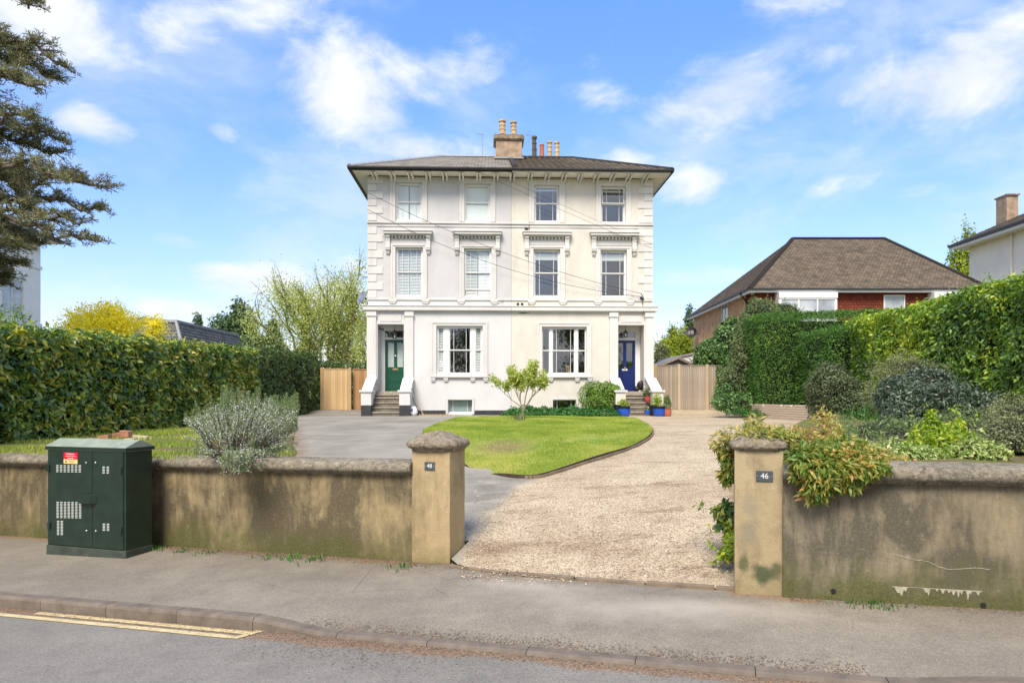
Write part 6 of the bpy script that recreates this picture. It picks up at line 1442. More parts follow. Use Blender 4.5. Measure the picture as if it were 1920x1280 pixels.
shrub('shrub', 'cream and green variegated shrub low behind the dark garden wall', 'shrub', (4.7, 7.6, 1.25), [(at(1655, 858, 7.7), (.32, .3, .17)), (at(1720, 858, 7.7), (.37, .3, .17)), (at(1815, 850, 7.8), (.40, .3, .19))], 7000, .055, .026, M['variegated'], .6, rough=.25)
# lime green upright shoots
ls = shrub('shrub', 'upright bright lime-green shrub above the right garden wall', 'shrub', (4.9, 8.0, 1.25), [(at(1755, 835, 7.9), (.30, .22, .26)), (at(1748, 812, 7.9), (.10, .1, .22)), (at(1795, 820, 8.0), (.12, .12, .22)), (at(1745, 785, 7.9), (.045, .045, .14)), (at(1800, 800, 8.0), (.05, .05, .12)), (at(1705, 845, 7.8), (.12, .1, .12))], 4200, .07, .022, M['lime'], .0, stems=9, rough=.3, shell=.3)
def straps(name, label, cat, base, n, h, mat, spread=.3, wd=.018):
    th = thing(name, label, cat, base); n_ = n; P = np.array(base) * 0 + RNG.normal(0, spread * .35, (n, 3)) * [1, 1, 0]
    V = []; F = []
    for i in range(n):
        a = random.uniform(0, 6.28); l = h * random.uniform(.6, 1.15); o = Vector((P[i][0], P[i][1], 0)); dx = Vector((math.cos(a), math.sin(a), 0)); sd = Vector((-dx.y, dx.x, 0)) * wd / 2; b = random.uniform(.15, .6); k = len(V)
        for s, (f, w) in enumerate(((0, 1), (.4, 1), (.75, .7), (1, .05))): c = o + dx * l * b * f * f + Vector((0, 0, l * (f - .25 * b * f * f))); V += [c - sd * w, c + sd * w]
        F += [(k + 2*s, k + 2*s + 1, k + 2*s + 3, k + 2*s + 2) for s in range(3)]
    link('foliage', fast_mesh('foliage', V, F, mat), th, 'stuff'); return th
straps('iris_clump', 'clump of green strap leaves in front of the dusky shrub', 'plant', at(1612, 806, 14.5), 170, .55, M['iris'], .45, .02)
straps('bulb_clump', 'tuft of arching leaves round the foot of the small magnolia', 'plant', (wx(974, 20.5), 20.4, lawn_h(wx(974, 20.5), 20.4)), 70, .26, M['sage'], .3, .02)

shrub('ground_cover_plant', 'low tangled green planting on the sloping bed behind the lime-green shrub', 'plant', (6.3, 10.6, 1.2), [(at(1650, 812, 11.5), (.7, .8, .28)), (at(1700, 820, 10.6), (.6, .8, .25)), (at(1760, 815, 10.2), (.7, .7, .3)), (at(1620, 830, 10.5), (.5, .6, .2)), (at(1850, 820, 9.8), (.7, .6, .35))], 15000, .05, .024, M['privet'], .6, rough=.3)
shrub('ground_cover_plant', 'brown and green rough growth at the foot of the tawny shrub', 'plant', (5.6, 9.8, 1.2), [(at(1600, 845, 9.5), (.5, .6, .2)), (at(1680, 842, 9.2), (.6, .6, .2)), (at(1560, 850, 9.2), (.4, .5, .15))], 7000, .05, .018, M['sage'], .5, rough=.3)
# bronze climber over the right pillar and wall
cl = thing('climber', 'bronze and green climber spilling over pillar 46 and the garden wall', 'climber', (*xy_of(.9, 6.9), 1.3))
def blob_pts(blobs, n, rough=.25, shell=.25):
    PP = []; NN = []; vol = [r[0] * r[1] + r[1] * r[2] + r[0] * r[2] for c, r in blobs]; tot = sum(vol)
    for (c, r), v in zip(blobs, vol):
        k = int(n * v / tot); d = unit(RNG.normal(0, 1, (k, 3))); c = np.array(c); r = np.array(r); f = 1 + fnoise(d * r + c, 4, 1) * rough * 2 - RNG.exponential(shell, k); PP.append(c + d * r * np.maximum(f, .1)[:, None]); NN.append(d)
    return np.concatenate(PP), np.concatenate(NN)
topb = [(at(1425, 818, 6.55), (.17, .14, .07)), (at(1465, 820, 6.5), (.14, .12, .07)), (at(1400, 815, 6.75), (.2, .2, .09)), (at(1450, 812, 6.7), (.22, .2, .09)), (at(1500, 822, 6.7), (.2, .2, .11)), (at(1545, 812, 6.8), (.12, .15, .16)), (at(1575, 835, 6.65), (.22, .2, .12)), (at(1630, 855, 6.5), (.22, .2, .09)), (at(1350, 830, 6.9), (.08, .15, .07)), (at(1680, 868, 6.35), (.12, .15, .05)), (at(1415, 795, 6.85), (.06, .1, .10)), (at(1545, 790, 6.9), (.05, .08, .12))]
frb = [(at(1512, 862, 6.18), (.15, .12, .13)), (at(1555, 880, 6.08), (.23, .11, .16)), (at(1530, 912, 6.14), (.13, .08, .11)), (at(1605, 880, 6.05), (.18, .11, .10)), (at(1590, 905, 6.08), (.12, .08, .06)), (at(1640, 876, 6.0), (.14, .1, .06)), (at(1560, 845, 6.25), (.25, .15, .10)), (at(1495, 890, 6.2), (.06, .06, .06)), (at(1365, 850, 6.9), (.09, .12, .12)), (at(1362, 885, 6.9), (.06, .1, .11)), (at(1370, 870, 6.85), (.05, .08, .15)), (at(1650, 885, 6.1), (.09, .08, .05))]
P, N = blob_pts(topb, 4800, .3); foliage(cl, P, N, .062, .018, M['nandina_top'], along=.7, up=.5, droop=.1)
P, N = blob_pts(frb, 6800, .3); foliage(cl, P, N, .078, .023, M['nandina'], along=.5, up=.3, droop=.6)
mb = MB()
for c, r in topb + frb:
    s = Vector((*xy_of(.75, 7.1), 1.3)); e = Vector(c); mb.tube([s, s.lerp(e, .5) + Vector((0, 0, .08)), e], .009, .004, 5)
    for _ in range(4): q = e + Vector([random.uniform(-1, 1) * v for v in r]); mb.tube([e, q], .004, .002, 4)
for _ in range(14):
    s = Vector(at(random.uniform(1385, 1500), random.uniform(818, 832), 6.6)); mb.tube([s, s + Vector((random.uniform(-.12, .12), -.05, random.uniform(-.03, .05))), s + Vector((random.uniform(-.2, .2), -.1, random.uniform(-.05, .06)))], .006, .003, 4)
M['redstem'] = m_plain('reddish_stem', (.16, .075, .06), .8, var=.3); mb.build('stem', M['redstem'], cl)
shrub('shrub', 'small dark glossy shrub beside the gravel, against the left side of pillar 46', 'shrub', at(1372, 1000, 7.3), [(at(1366, 958, 7.3), (.13, .12, .10)), (at(1370, 985, 7.3), (.09, .1, .08))], 420, .09, .045, M['laurel'], 0, stems=6)
shrub('shrub', 'small yellow-green leafy plant low beside pillar 46 at the gravel edge', 'plant', at(1368, 1058, 7.0), [(at(1366, 1036, 7.05), (.11, .1, .09)), (at(1372, 1010, 7.15), (.08, .08, .10))], 520, .055, .025, M['lime'], 0, stems=5)

# rosemary over the left wall
rs = thing('rosemary_bush', 'big silvery rosemary bush in pale flower, spilling over the left garden wall', 'shrub', (-4.3, 9.3, 1.05))
V = []; tips = []
NP = []; NNm = []; FP = []; FN = []; stem = MB()
for i in range(360):
    a = random.random(); px = 345 + 215 * a; Y = random.uniform(8.4, 10.6)
    topy = 745 + (30 * abs(a - .55) * 2) if True else 0
    root = Vector((wx(450 + (px - 450) * .35, 9.2), 9.2 + (Y - 9.2) * .4, 1.1))
    h = 1 - abs(a - .58) * 1.3; ty = 800 - 70 * h * random.uniform(.2, 1.0)
    if random.random() < .3: ty = random.uniform(800, 862)
    tip = Vector((wx(px, Y), Y, wz(ty, Y)))
    if random.random() < .14: px = random.uniform(415, 495); Y = random.uniform(8.05, 8.3); tip = Vector((wx(px, Y), Y, wz(random.uniform(845, 888), Y)))
    mid = root.lerp(tip, .55) + Vector((random.uniform(-.08, .08), random.uniform(-.08, .08), .10))
    pts = [root * (1 - t) ** 2 + mid * 2 * t * (1 - t) + tip * t * t for t in np.linspace(0, 1, 7)]; up_end = random.random() < .6
    if up_end: pts.append(pts[-1] + Vector((random.uniform(-.03, .03), 0, random.uniform(.05, .16))))
    stem.tube(pts, .006, .002, 4, cap=False)
    for k in range(2, len(pts) - 1):
        for _ in range(38):
            t = random.random(); p = pts[k].lerp(pts[k + 1], t); ax = (pts[k + 1] - pts[k]).normalized(); r = Vector((random.gauss(0, 1), random.gauss(0, 1), random.gauss(0, 1))); r = (r - ax * r.dot(ax)).normalized()
            NP.append(p); NNm.append((r + ax * .9).normalized())
        if not up_end or k < len(pts) - 2:
            if random.random() < .92:
                for _ in range(18): FP.append(pts[k].lerp(pts[k + 1], random.random()) + Vector((random.gauss(0, .014), random.gauss(0, .014), random.gauss(0, .014)))); FN.append((random.gauss(0, 1), random.gauss(0, 1), random.gauss(0, 1)))
for i in range(60):      # the taller plain green spires
    px = random.choice((422, 430, 480, 497, 505, 515, 528, 540, 548, 552)) + random.uniform(-7, 7); Y = random.uniform(9.8, 10.6); tipy = {0: 722, 1: 735}.get(int(px > 460), 735) + random.uniform(0, 22); tip = Vector((wx(px, Y), Y, wz(tipy, Y))); rt_ = Vector((wx(px, Y) * .98, Y - .3, 1.4)); stem.tube([rt_, tip], .005, .002, 4, cap=False)
    for _ in range(260): t = random.random() ** .8; p = rt_.lerp(tip, t); r = Vector((random.gauss(0, 1), random.gauss(0, 1), 0)).normalized(); NP.append(p); NNm.append((r + Vector((0, 0, 1))).normalized())
NP = np.array(NP); NNm = np.array(NNm)
def needle_mesh(name, P, Dn, L, w, mat, off):
    n = len(P); P = P - np.array(off); sd = unit(np.cross(Dn, RNG.normal(0, 1, (n, 3)))) * w / 2; l = (L * RNG.uniform(.6, 1.2, n))[:, None]
    V = np.stack([P - sd, P + sd, P + Dn * l + sd * .4, P + Dn * l - sd * .4], 1).reshape(-1, 3); return fast_mesh(name, V, (np.arange(n) * 4)[:, None] + [0, 1, 2, 3], mat)
link('foliage', needle_mesh('foliage', NP, NNm, .03, .0045, M['rosemary'], LOCF[rs.name]), rs, 'stuff')
FP = np.array(FP); FN = unit(np.array(FN)); link('blossom', leaf_mesh('blossom', FP, FN, .017, .012, M['rosemary_fl'], tuple(LOCF[rs.name]), rnd=1, full=False), rs, 'stuff'); stem.build('stem', M['bark'], rs)

# generic branching tree
def grow(p, d, L, r, depth, P, segs, tips, rng, spread=.6, shrink=.72, kids=(2, 4), up=.15, curl=.18, droop=0):
    n = 4; pts = [p]; dd = d.normalized()
    for i in range(n):
        dd = (dd + Vector((rng.gauss(0, curl), rng.gauss(0, curl), rng.gauss(0, curl * .7) + up * .3 - droop * (1.5 if depth == 0 else .3)))).normalized(); pts.append(pts[-1] + dd * L / n)
    segs.append((pts, r, r * .62 if depth else r * .3, depth))
    if depth == 0: tips.append(pts); return
    for k in range(rng.randint(*kids)):
        t = rng.uniform(.45, 1.0) if k else 1.0; i = min(n - 1, int(t * n)); q = pts[i].lerp(pts[i + 1], t * n - i) if i < n else pts[-1]
        ax = Vector((rng.gauss(0, 1), rng.gauss(0, 1), rng.gauss(0, .6))); nd = (dd + ax.normalized() * spread + Vector((0, 0, up))).normalized()
        grow(q, nd, L * shrink * rng.uniform(.75, 1.15), r * .6, depth - 1, P, segs, tips, rng, spread, shrink, kids, up, curl, droop)
def tree(name, label, base, trunks, L, r, depth, leaf, per, LL, LW, lmat, bmat, seed, cat='tree', jit=.1, minr=.0, group=None, full=False, hang=0, **kw):
    rng = random.Random(seed); th = thing(name, label, cat, base, I4, group); segs = []; tips = []
    for (off, d) in trunks: grow(Vector(base) + Vector(off), Vector(d), L, r, depth, None, segs, tips, rng, **kw)
    tm = MB(); cm = MB()
    for pts, r0, r1, dp in segs: (tm if dp == depth else cm).tube(pts, max(r0, minr), max(r1, minr * .6), 6 if dp > 1 else 4, cap=False)
    tm.build('trunk', bmat, th, smooth=True); cm.build('branches', bmat, th, smooth=True)
    P = []; N = []
    if name == 'birch_tree': tips = tips + [s_[0] for s_ in segs if s_[3] in (1, 2)]
    for pts in tips:
        for _ in range(per):
            i = rng.randrange(len(pts) - 1); q = pts[i].lerp(pts[i + 1], rng.random()) + Vector((rng.gauss(0, jit), rng.gauss(0, jit), rng.gauss(0, jit) - abs(rng.gauss(0, hang)))); P.append(q); N.append((rng.gauss(0, 1), rng.gauss(0, 1), rng.gauss(.4, 1)))
    link('crown', leaf_mesh('crown', np.array(P), unit(np.array(N)), LL, LW, lmat, tuple(LOCF[th.name]), full=full), th, 'stuff'); return th
# small magnolia on the lawn
mgx, mgy = wx(982, 21), 21
tree('magnolia_tree', 'small multi-stemmed magnolia in fresh pale leaf on the lawn', (mgx, mgy, lawn_h(mgx, mgy)), [((0, 0, 0), (.1, 0, 1)), ((0, 0, .25), (.45, .1, .9)), ((0, 0, .25), (-.4, 0, .9)), ((0, 0, .3), (.15, -.3, 1)), ((0, 0, .3), (-.75, .1, .65)), ((0, 0, .3), (.75, -.1, .6))], .66, .02, 3, None, 62, .085, .04, M['magnolia'], M['bark_pale'], 5, jit=.05, minr=.0035, full=True, spread=.5, shrink=.66, kids=(2, 3), up=.3, curl=.12)
# birches
bx, by_ = wx(605, 46), 46
tree('birch_tree', 'large airy birch with hanging young leaves behind the pale fence', (bx, by_, 1.2), [((0, 0, 0), (-.42, 0, 1)), ((0, 0, 0), (-.15, .1, 1)), ((.3, 0, 0), (.02, .1, 1)), ((.8, 0, 0), (.22, 0, 1)), ((.5, 0, 0), (-.28, -.1, 1)), ((.9, .3, 0), (.42, 0, 1)), ((.6, .2, 0), (.12, -.1, 1))], 4.0, .12, 3, None, 95, .125, .08, M['birch'], M['bark_green'], 11, jit=.3, minr=.012, hang=.75, spread=.42, shrink=.72, kids=(3, 4), up=.22, curl=.09, droop=.12)
tree('birch_tree', 'slim birch with a straight pale stem close beside the grey villa', (wx(681, 44), 44, 1.2), [((0, 0, 0), (0, 0, 1))], 4.2, .09, 2, None, 70, .12, .07, M['birch'], M['bark_green'], 3, jit=.22, minr=.02, hang=.5, spread=.45, shrink=.4, kids=(6, 8), up=.1, curl=.04, droop=.5)
# conical blob trees for the background, leaf by leaf
def btree(name, label, px, py0, py1, Y, wpx, mat, n, L, shape='round', seed=0, cat='tree', group=None, dark=None, lobes=9, lw=.5):
    rng = random.Random(seed); k = Y / 1280; x = wx(px, Y); zt, zb = wz(py0, Y), max(1.3, wz(py1, Y)); w = wpx * k / 2; h = zt - zb
    th = thing(name, label, cat, (x, Y, 1.1), I4, group); blobs = []
    for i in range(lobes):
        t = (i + .5) / lobes; ww = w * (math.sin(math.pi * (.15 + .8 * t)) if shape == 'round' else (1.05 - t)); a = rng.uniform(0, 6.28); rr = ww * rng.uniform(.2, .6)
        blobs.append(((x + rr * math.cos(a), Y + rr * math.sin(a) * .7, zb + h * (.1 + .8 * t)), (max(.3, ww * rng.uniform(.42, .6)), max(.3, ww * .5), h * rng.uniform(.16, .24))))
    P, N = blob_pts(blobs, n, .32, .22); ok = P[:, 2] > 1.2; P, N = P[ok], N[ok]
    link('crown', leaf_mesh('crown', P, N, L, L * lw, mat, tuple(LOCF[th.name]), full=False), th, 'stuff')
    tb = MB().tube([(x, Y, 1.0), (x, Y, zb + h * .6)], .16, .06, 7)
    for c, r in blobs: tb.tube([(x, Y, zb + h * .2 + (c[2] - zb) * .4), c], .06, .02, 5)
    tb.build('trunk', M['bark'], th); return th
btree('evergreen_tree', 'dark bushy evergreen tree beyond the slate mansard roof', 447, 568, 700, 60, 118, M['darktree'], 15000, .34, seed=2, lobes=12)
btree('evergreen_tree', 'small dark pointed tree top just right of the slate mansard roof', 372, 590, 690, 58, 26, M['darktree'], 1800, .3, 'cone', 4, lobes=6)
btree('evergreen_tree', 'low dark evergreen between the bushy evergreen and the birch', 512, 600, 700, 62, 60, M['darktree'], 4500, .34, seed=5)
btree('garden_tree', 'small mid-green tree showing under the left side of the birch', 572, 618, 700, 50, 75, M['midtree'], 4200, .22, seed=6)
btree('garden_tree', 'low shadowy bush line under the right side of the birch', 640, 650, 700, 48, 90, M['midtree'], 4200, .2, seed=8)
btree('forsythia', 'bright yellow flowering shrub standing above the left laurel hedge', 205, 566, 660, 21, 205, M['forsythia'], 19000, .075, seed=3, cat='shrub', lobes=16)
btree('forsythia', 'thinner yellow-green flowering shrub at the right end of the yellow one', 288, 590, 660, 20, 70, M['forsythia'], 3200, .06, seed=13, cat='shrub', lobes=7)
tree('bare_shrub', 'almost bare pale twigs rising behind the yellow flowering shrub', (wx(325, 34), 34, 1.2), [((0, 0, 0), (0, 0, 1)), ((.5, 0, 0), (.2, 0, 1)), ((-.6, 0, 0), (-.2, 0, 1)), ((1, 0, 0), (.2, 0, 1))], 1.9, .03, 2, None, 5, .06, .04, M['birch'], M['bark_pale'], 4, cat='shrub', jit=.1, minr=.008, spread=.35, shrink=.6, kids=(3, 4), up=.3)
tree('elder_sapling', 'loose light green sapling growing out of the near end of the laurel hedge', (-9.7, 12.3, 2.7), [((0, 0, 0), (.1, 0, 1)), ((-.5, .3, 0), (-.2, 0, 1)), ((.25, .6, 0), (.3, 0, 1)), ((-.9, -.3, 0), (-.1, 0, 1))], .42, .012, 2, None, 20, .07, .03, M['hydrangea'], M['bark_green'], 14, cat='shrub', jit=.05, minr=.004, spread=.6, shrink=.8, kids=(3, 4), up=.2, curl=.2, full=True)
btree('gold_green_tree', 'yellow-green garden tree behind the shed, right of the cream villa', 1262, 612, 700, 46, 85, M['goldtree'], 9000, .16, seed=9, lobes=12)
btree('gold_green_tree', 'golden-tipped dense shrub just left of the brick house corner', 1285, 615, 690, 43, 45, M['goldtree'], 4500, .14, seed=19, lobes=8)
btree('garden_tree', 'buff and green shrub low beside the corner of the cream villa', 1238, 640, 700, 42, 40, M['sage'], 2600, .13, seed=10, cat='shrub')
tree('bare_tree', 'bare branched tree showing behind the right corner of the cream villa', (wx(1236, 50), 50, 1.2), [((0, 0, 0), (0, 0, 1)), ((.3, 0, 0), (.2, 0, 1))], 3.0, .06, 3, None, 6, .13, .09, M['magnolia'], M['bark_pale'], 8, jit=.2, minr=.012, spread=.5, shrink=.6, kids=(3, 4), up=.1)
btree('evergreen_tree', 'dark conifer tip behind the far corner of the brick house', 1292, 572, 690, 60, 34, M['darktree'], 2400, .3, 'cone', 12, lobes=7)
btree('gold_green_tree', 'bright yellow-green tree between the brick house roof and the far right villa', 1808, 428, 620, 62, 85, M['goldtree'], 7000, .3, seed=15, lobes=10)
# the pine whose limbs reach in at top left
pn = thing('pine_tree', 'large old pine reaching in from the left edge with flat layered branches', 'tree', (-17.2, 18, 1.1)); tk = Vector((-17.2, 18, 0)); tr = MB(); br = MB(); rng = random.Random(21); TP = []; TN = []
tr.tube([(-17.2, 18, .8), (-17.1, 18.1, 5), (-17.3, 18, 9), (-17.0, 18, 13), (-17.2, 18.1, 17)], .42, .14, 12)
def tuft(p, n=60, s=.16):
    for _ in range(n): v = Vector((rng.gauss(0, 1), rng.gauss(0, 1), rng.gauss(.35, .6))).normalized(); TP.append(p + v * rng.uniform(0, s) * Vector((1, 1, .55)).length * .6); TN.append(v)
LIMBS = [((-20, -60), (60, 20), .35), ((-120, 60), (110, 108), .5), ((-120, 95), (112, 150), .5), ((-100, 120), (60, 160), .4), ((-120, 190), (60, 230), .5), ((-120, 215), (118, 268), .55), ((-100, 240), (105, 292), .4),
         ((-120, 330), (150, 335), .55), ((-100, 350), (196, 352), .6), ((-110, 300), (100, 318), .5), ((-120, 370), (185, 395), .55), ((-100, 380), (150, 425), .5), ((-110, 390), (168, 460), .5), ((-110, 400), (70, 455), .5), ((-100, 430), (40, 468), .4), ((-100, 480), (22, 500), .35), ((-100, 500), (15, 525), .3), ((-60, 30), (40, 130), .4), ((-60, 300), (60, 390), .5), ((-60, 300), (30, 345), .5)]
for (a, b, w) in LIMBS:
    Ya = 18; Yb = 18 + rng.uniform(-1.6, 1.6); s = WP(a[0], a[1], Ya); e = WP(b[0], b[1], Yb); n = 9; pts = []
    for i in range(n + 1): t = i / n; p = s.lerp(e, t); p.z += .25 * math.sin(t * math.pi) * w + rng.gauss(0, .13); p.y += rng.gauss(0, .06); pts.append(p)
    p0_ = tk + Vector((0, 0, pts[0].z - rng.uniform(-.2, 1.1))); pts = [p0_, p0_.lerp(pts[0], .5) + Vector((0, rng.gauss(0, .15), rng.gauss(.1, .12)))] + pts; n += 2
    br.tube(pts, .10, .025, 6, cap=False)
    for i in range(2, n + 1):
        f = i / n
        for _ in range(6 if i > 3 else 9):
            L = rng.uniform(.35, 1.15) * (1.15 - f * .65) ; ang = rng.uniform(-1.3, 1.3); d = (e - s).normalized(); d = Vector((d.x * math.cos(ang) - d.y * math.sin(ang), d.x * math.sin(ang) + d.y * math.cos(ang), d.z * .4 + rng.uniform(-.4, .5))).normalized()
            p0 = pts[i - 1].lerp(pts[i], rng.random()) ; q = p0 + d * L + Vector((0, 0, -.05 * L)); br.tube([p0, p0.lerp(q, .5) + Vector((0, 0, .04)), q], .022, .008, 4, cap=False)
            for k in range(6):
                c = p0.lerp(q, .3 + .7 * k / 5) + Vector((rng.gauss(0, .05), rng.gauss(0, .05), rng.gauss(.04, .04)))
                if rng.random() < .6: tuft(c, 22, .10)
tr.build('trunk', M['bark'], pn, smooth=True); br.build('branches', M['bark'], pn, smooth=True)
TP = np.array(TP); TN = unit(np.array(TN)); link('crown', needle_mesh('crown', TP, TN, .085, .02, M['pine'], LOCF[pn.name]), pn, 'stuff')
# garden plants at the foot of the villas
def gx(px, Y): return wx(px, Y)
shrub('shrub', 'fresh green bushy shrub against the cream villa, left of its steps', 'shrub', (gx(1125, 28), 28.0, 1.15), [((gx(1112, 28), 28.1, 2.05), (.5, .35, .5)), ((gx(1140, 28), 28.0, 2.0), (.48, .35, .55)), ((gx(1128, 28), 27.9, 1.65), (.7, .4, .45)), ((gx(1152, 28), 27.9, 2.1), (.25, .25, .3))], 9000, .085, .04, M['hydrangea'], .62, stems=14, wood=M['bark_pale'], rough=.2)
th = thing('ground_cover', None, None, (1.8, 27.4, 1.15)); bpy.data.objects.remove(th)
def mat_strip():
    n = 20000; P = np.column_stack([RNG.uniform(gx(940, 27.3), gx(1163, 27.3), n), RNG.uniform(26.6, 28.7, n), np.zeros(n)])
    env = np.minimum(1, np.minimum((P[:, 0] - gx(940, 27.3)) / .5, (gx(1163, 27.3) - P[:, 0]) / .3)); P = P[(env > 0)]; env = env[env > 0]
    h = .34 * np.sqrt(env) * (1 + fnoise(P, 2.2) * .5) * np.clip(1.25 - np.abs(P[:, 1] - 27.6) / 1.05, .2, 1); P[:, 2] = np.array([prop_z(x, y) for x, y, _ in P]) + h * RNG.uniform(.35, 1, len(P)); return P
P = mat_strip(); o = link('ground_cover', leaf_mesh('ground_cover', P, np.tile([0, -.5, 1.0], (len(P), 1)), .085, .05, M['groundcover'], (0, 0, 0), full=False)); tag(o, 'dense dark green ground cover along the foot of the cream villa', 'ground cover', kind='stuff')
# trees across the road behind the viewpoint: they show in the window panes
for i, (x, y, h, s) in enumerate(((2, -15, 15, 31), (-7, -18, 13, 32), (12, -18, 13, 33), (-20, -17, 12, 34), (-1.5, -21, 14, 35))):
    th = thing('roadside_tree', ['broad tree across the road, opposite the gateway', 'tree across the road, opposite the left pillar', 'tree across the road, opposite the right wall', 'tree across the road at the far left', 'tree behind the others across the road'][i], 'tree', (x, y, 0)); rng = random.Random(s); bl = []
    for k in range(12): a = rng.uniform(0, 6.28); t = k / 12; r = 4.4 * math.sin(.5 + 2.2 * t); bl.append(((x + r * .6 * math.cos(a), y + r * .5 * math.sin(a), h * (.16 + .78 * t)), (1.9, 1.7, 1.4)))
    P, N = blob_pts(bl, 9000, .35, .25); link('crown', leaf_mesh('crown', P, N, .32, .17, M['midtree'], tuple(LOCF[th.name]), full=False), th, 'stuff')
    tb = MB().tube([(x, y, -.2), (x, y, h * .6)], .26, .1, 8)
    for c, r in bl: tb.tube([(x, y, h * .3 + c[2] * .2), c], .1, .03, 5)
    tb.build('trunk', M['bark'], th)

# weeds along the foot of the walls
for i, (px, py, h) in enumerate(((297, 1028, .07), (352, 1032, .05), (392, 1037, .05), (498, 1046, .06), (552, 1047, .09), (588, 1051, .08), (758, 1064, .07), (1620, 1132, .05), (1655, 1136, .06))):
    x, Y = solve(px, py); straps('weed', ['low weed at the foot of the left wall close to the cabinet', 'tiny weed under the left wall, second from the cabinet', 'small weed under the left wall, third from the cabinet', 'weed at the foot of the left wall below its darkest stains', 'larger weed tuft at the middle of the left wall foot', 'weed tuft just right of the larger one at the left wall foot', 'small bright weed beside pillar 48', 'small weed under the flaked patch of the right wall', 'weed just right of the one under the flaked patch'][i], 'weed', (x, Y, terr(x, Y)), 40, h * .8, M['iris'], .26, .012)
# ------------------------------------------------------------------ small things
# lanterns in the porches
def lantern(label, x, zt, r, hh, big):
    z = hz(609) ; th = thing('porch_lantern', label, 'lantern', (x, .35, zt - hh), HOUSE, 'hanging porch lanterns')
    MB().tube([(x, .35, z), (x, .35, zt + .1)], .01).build('chain', M['black'], th)
    MB().lathe([(r * 1.25, 0), (r * 1.25, .015), (r * .7, .06), (r * .25, .1), (.02, .13)], (x, .35, zt - .02), 6).build('roof', M['black'], th)
    fr = MB().lathe([(r * .6, 0), (r * .6, .02), (r * .3, .02)], (x, .35, zt - hh), 6)
    for k in range(6): a = k * math.pi / 3; fr.tube([(x + r * .6 * math.cos(a), .35 + r * .6 * math.sin(a), zt - hh), (x + r * math.cos(a), .35 + r * math.sin(a), zt - .02)], .008, n=4)
    fr.build('cage', M['black'], th); MB().lathe([(r * .56, 0), (r * .95, hh - .04)], (x, .35, zt - hh + .01), 6).build('glass', M['glass_clear'], th)
    MB().lathe([(.02, 0), (.03, .06), (.015, .12)], (x, .35, zt - hh + .03), 8).build('bulb', M['blind'], th)
lantern('black glass lantern hanging in the porch of the green door', hx(738.5), hz(622), .12, .27, 1)
lantern('small black lantern with a bell top hanging in the porch of the blue door', hx(1177), hz(621), .10, .2, 0)
sc = thing('security_camera', 'small black security camera in the top left corner of the left porch', 'camera', (hx(716), .1, hz(617)), HOUSE)
MB().box(hx(711), hx(713), .08, .16, hz(619), hz(613)).build('bracket', M['black'], sc); MB().tube([(hx(713), .1, hz(616)), (hx(719), .02, hz(618.5))], .05, .05, 8).build('camera_body', M['black'], sc)
# aerials
def aerial(label, px, y0_, y1_, Y, bars):
    k = Y / 1280; x = (px - 958) * k; th = thing('tv_aerial', label, 'aerial', (x, Y - 29, wz(y1_, Y)), HOUSE, 'rooftop aerials'); MB().tube([(x, Y - 29, wz(y1_, Y)), (x, Y - 29, wz(y0_, Y))], .02).build('mast', M['steel'], th)
    mb = MB()
    for (dx0, dy, dx1, dy1) in bars: mb.tube([(x + dx0 * k, Y - 29, wz(dy, Y)), (x + dx1 * k, Y - 29, wz(dy1, Y))], .012, n=4)
    mb.build('antenna', M['steel'], th)
aerial('thin aerial mast on the slate roof left of the chimney stack', 911, 251, 296, 34.5, [(-9, 252, 1, 254), (-9, 250, -9, 254), (-1, 251, 1, 256)])
aerial('aerial between the chimney stack and the sooty chimney pot', 1005, 252, 296, 36, [(-10, 253, 1, 253), (-10, 251, -8, 255), (-7, 247, -3, 245), (-8, 266, -3, 264), (-9, 249, -6, 257)])
# overhead wires
def wire(label, A, B, sag, r=.011):
    A, B = Vector(A), Vector(B); th = thing('house_cable', label, 'wire', A, I4, 'cables across the villa front'); pts = [A.lerp(B, i / 30) - Vector((0, 0, sag * 4 * (i / 30) * (1 - i / 30))) for i in range(31)]; MB().tube(pts, r, n=5).build('cable', M['gutter'], th)
pole = (-9.7, 6.95)
Hp = lambda px, py, y=-.15: tuple(HOUSE @ Vector((hx(px), y, hz(py))))
wire('cable slung across the front from the left quoins to the low right bracket, upper one', Hp(692, 368, -.35), Hp(1203, 550), .42, .009)
wire('cable slung across the front from the left quoins to the low right bracket, lower one', Hp(692, 399, -.35), Hp(1203, 556), .62, .009)
wire('thin cable from the gutter down to the right quoins, upper of two', Hp(885, 321, -1.0), Hp(1222, 457), .06, .006)
wire('thin cable from the gutter down to the right quoins, lower of two', Hp(862, 321, -1.0), Hp(1222, 465), .08, .006)
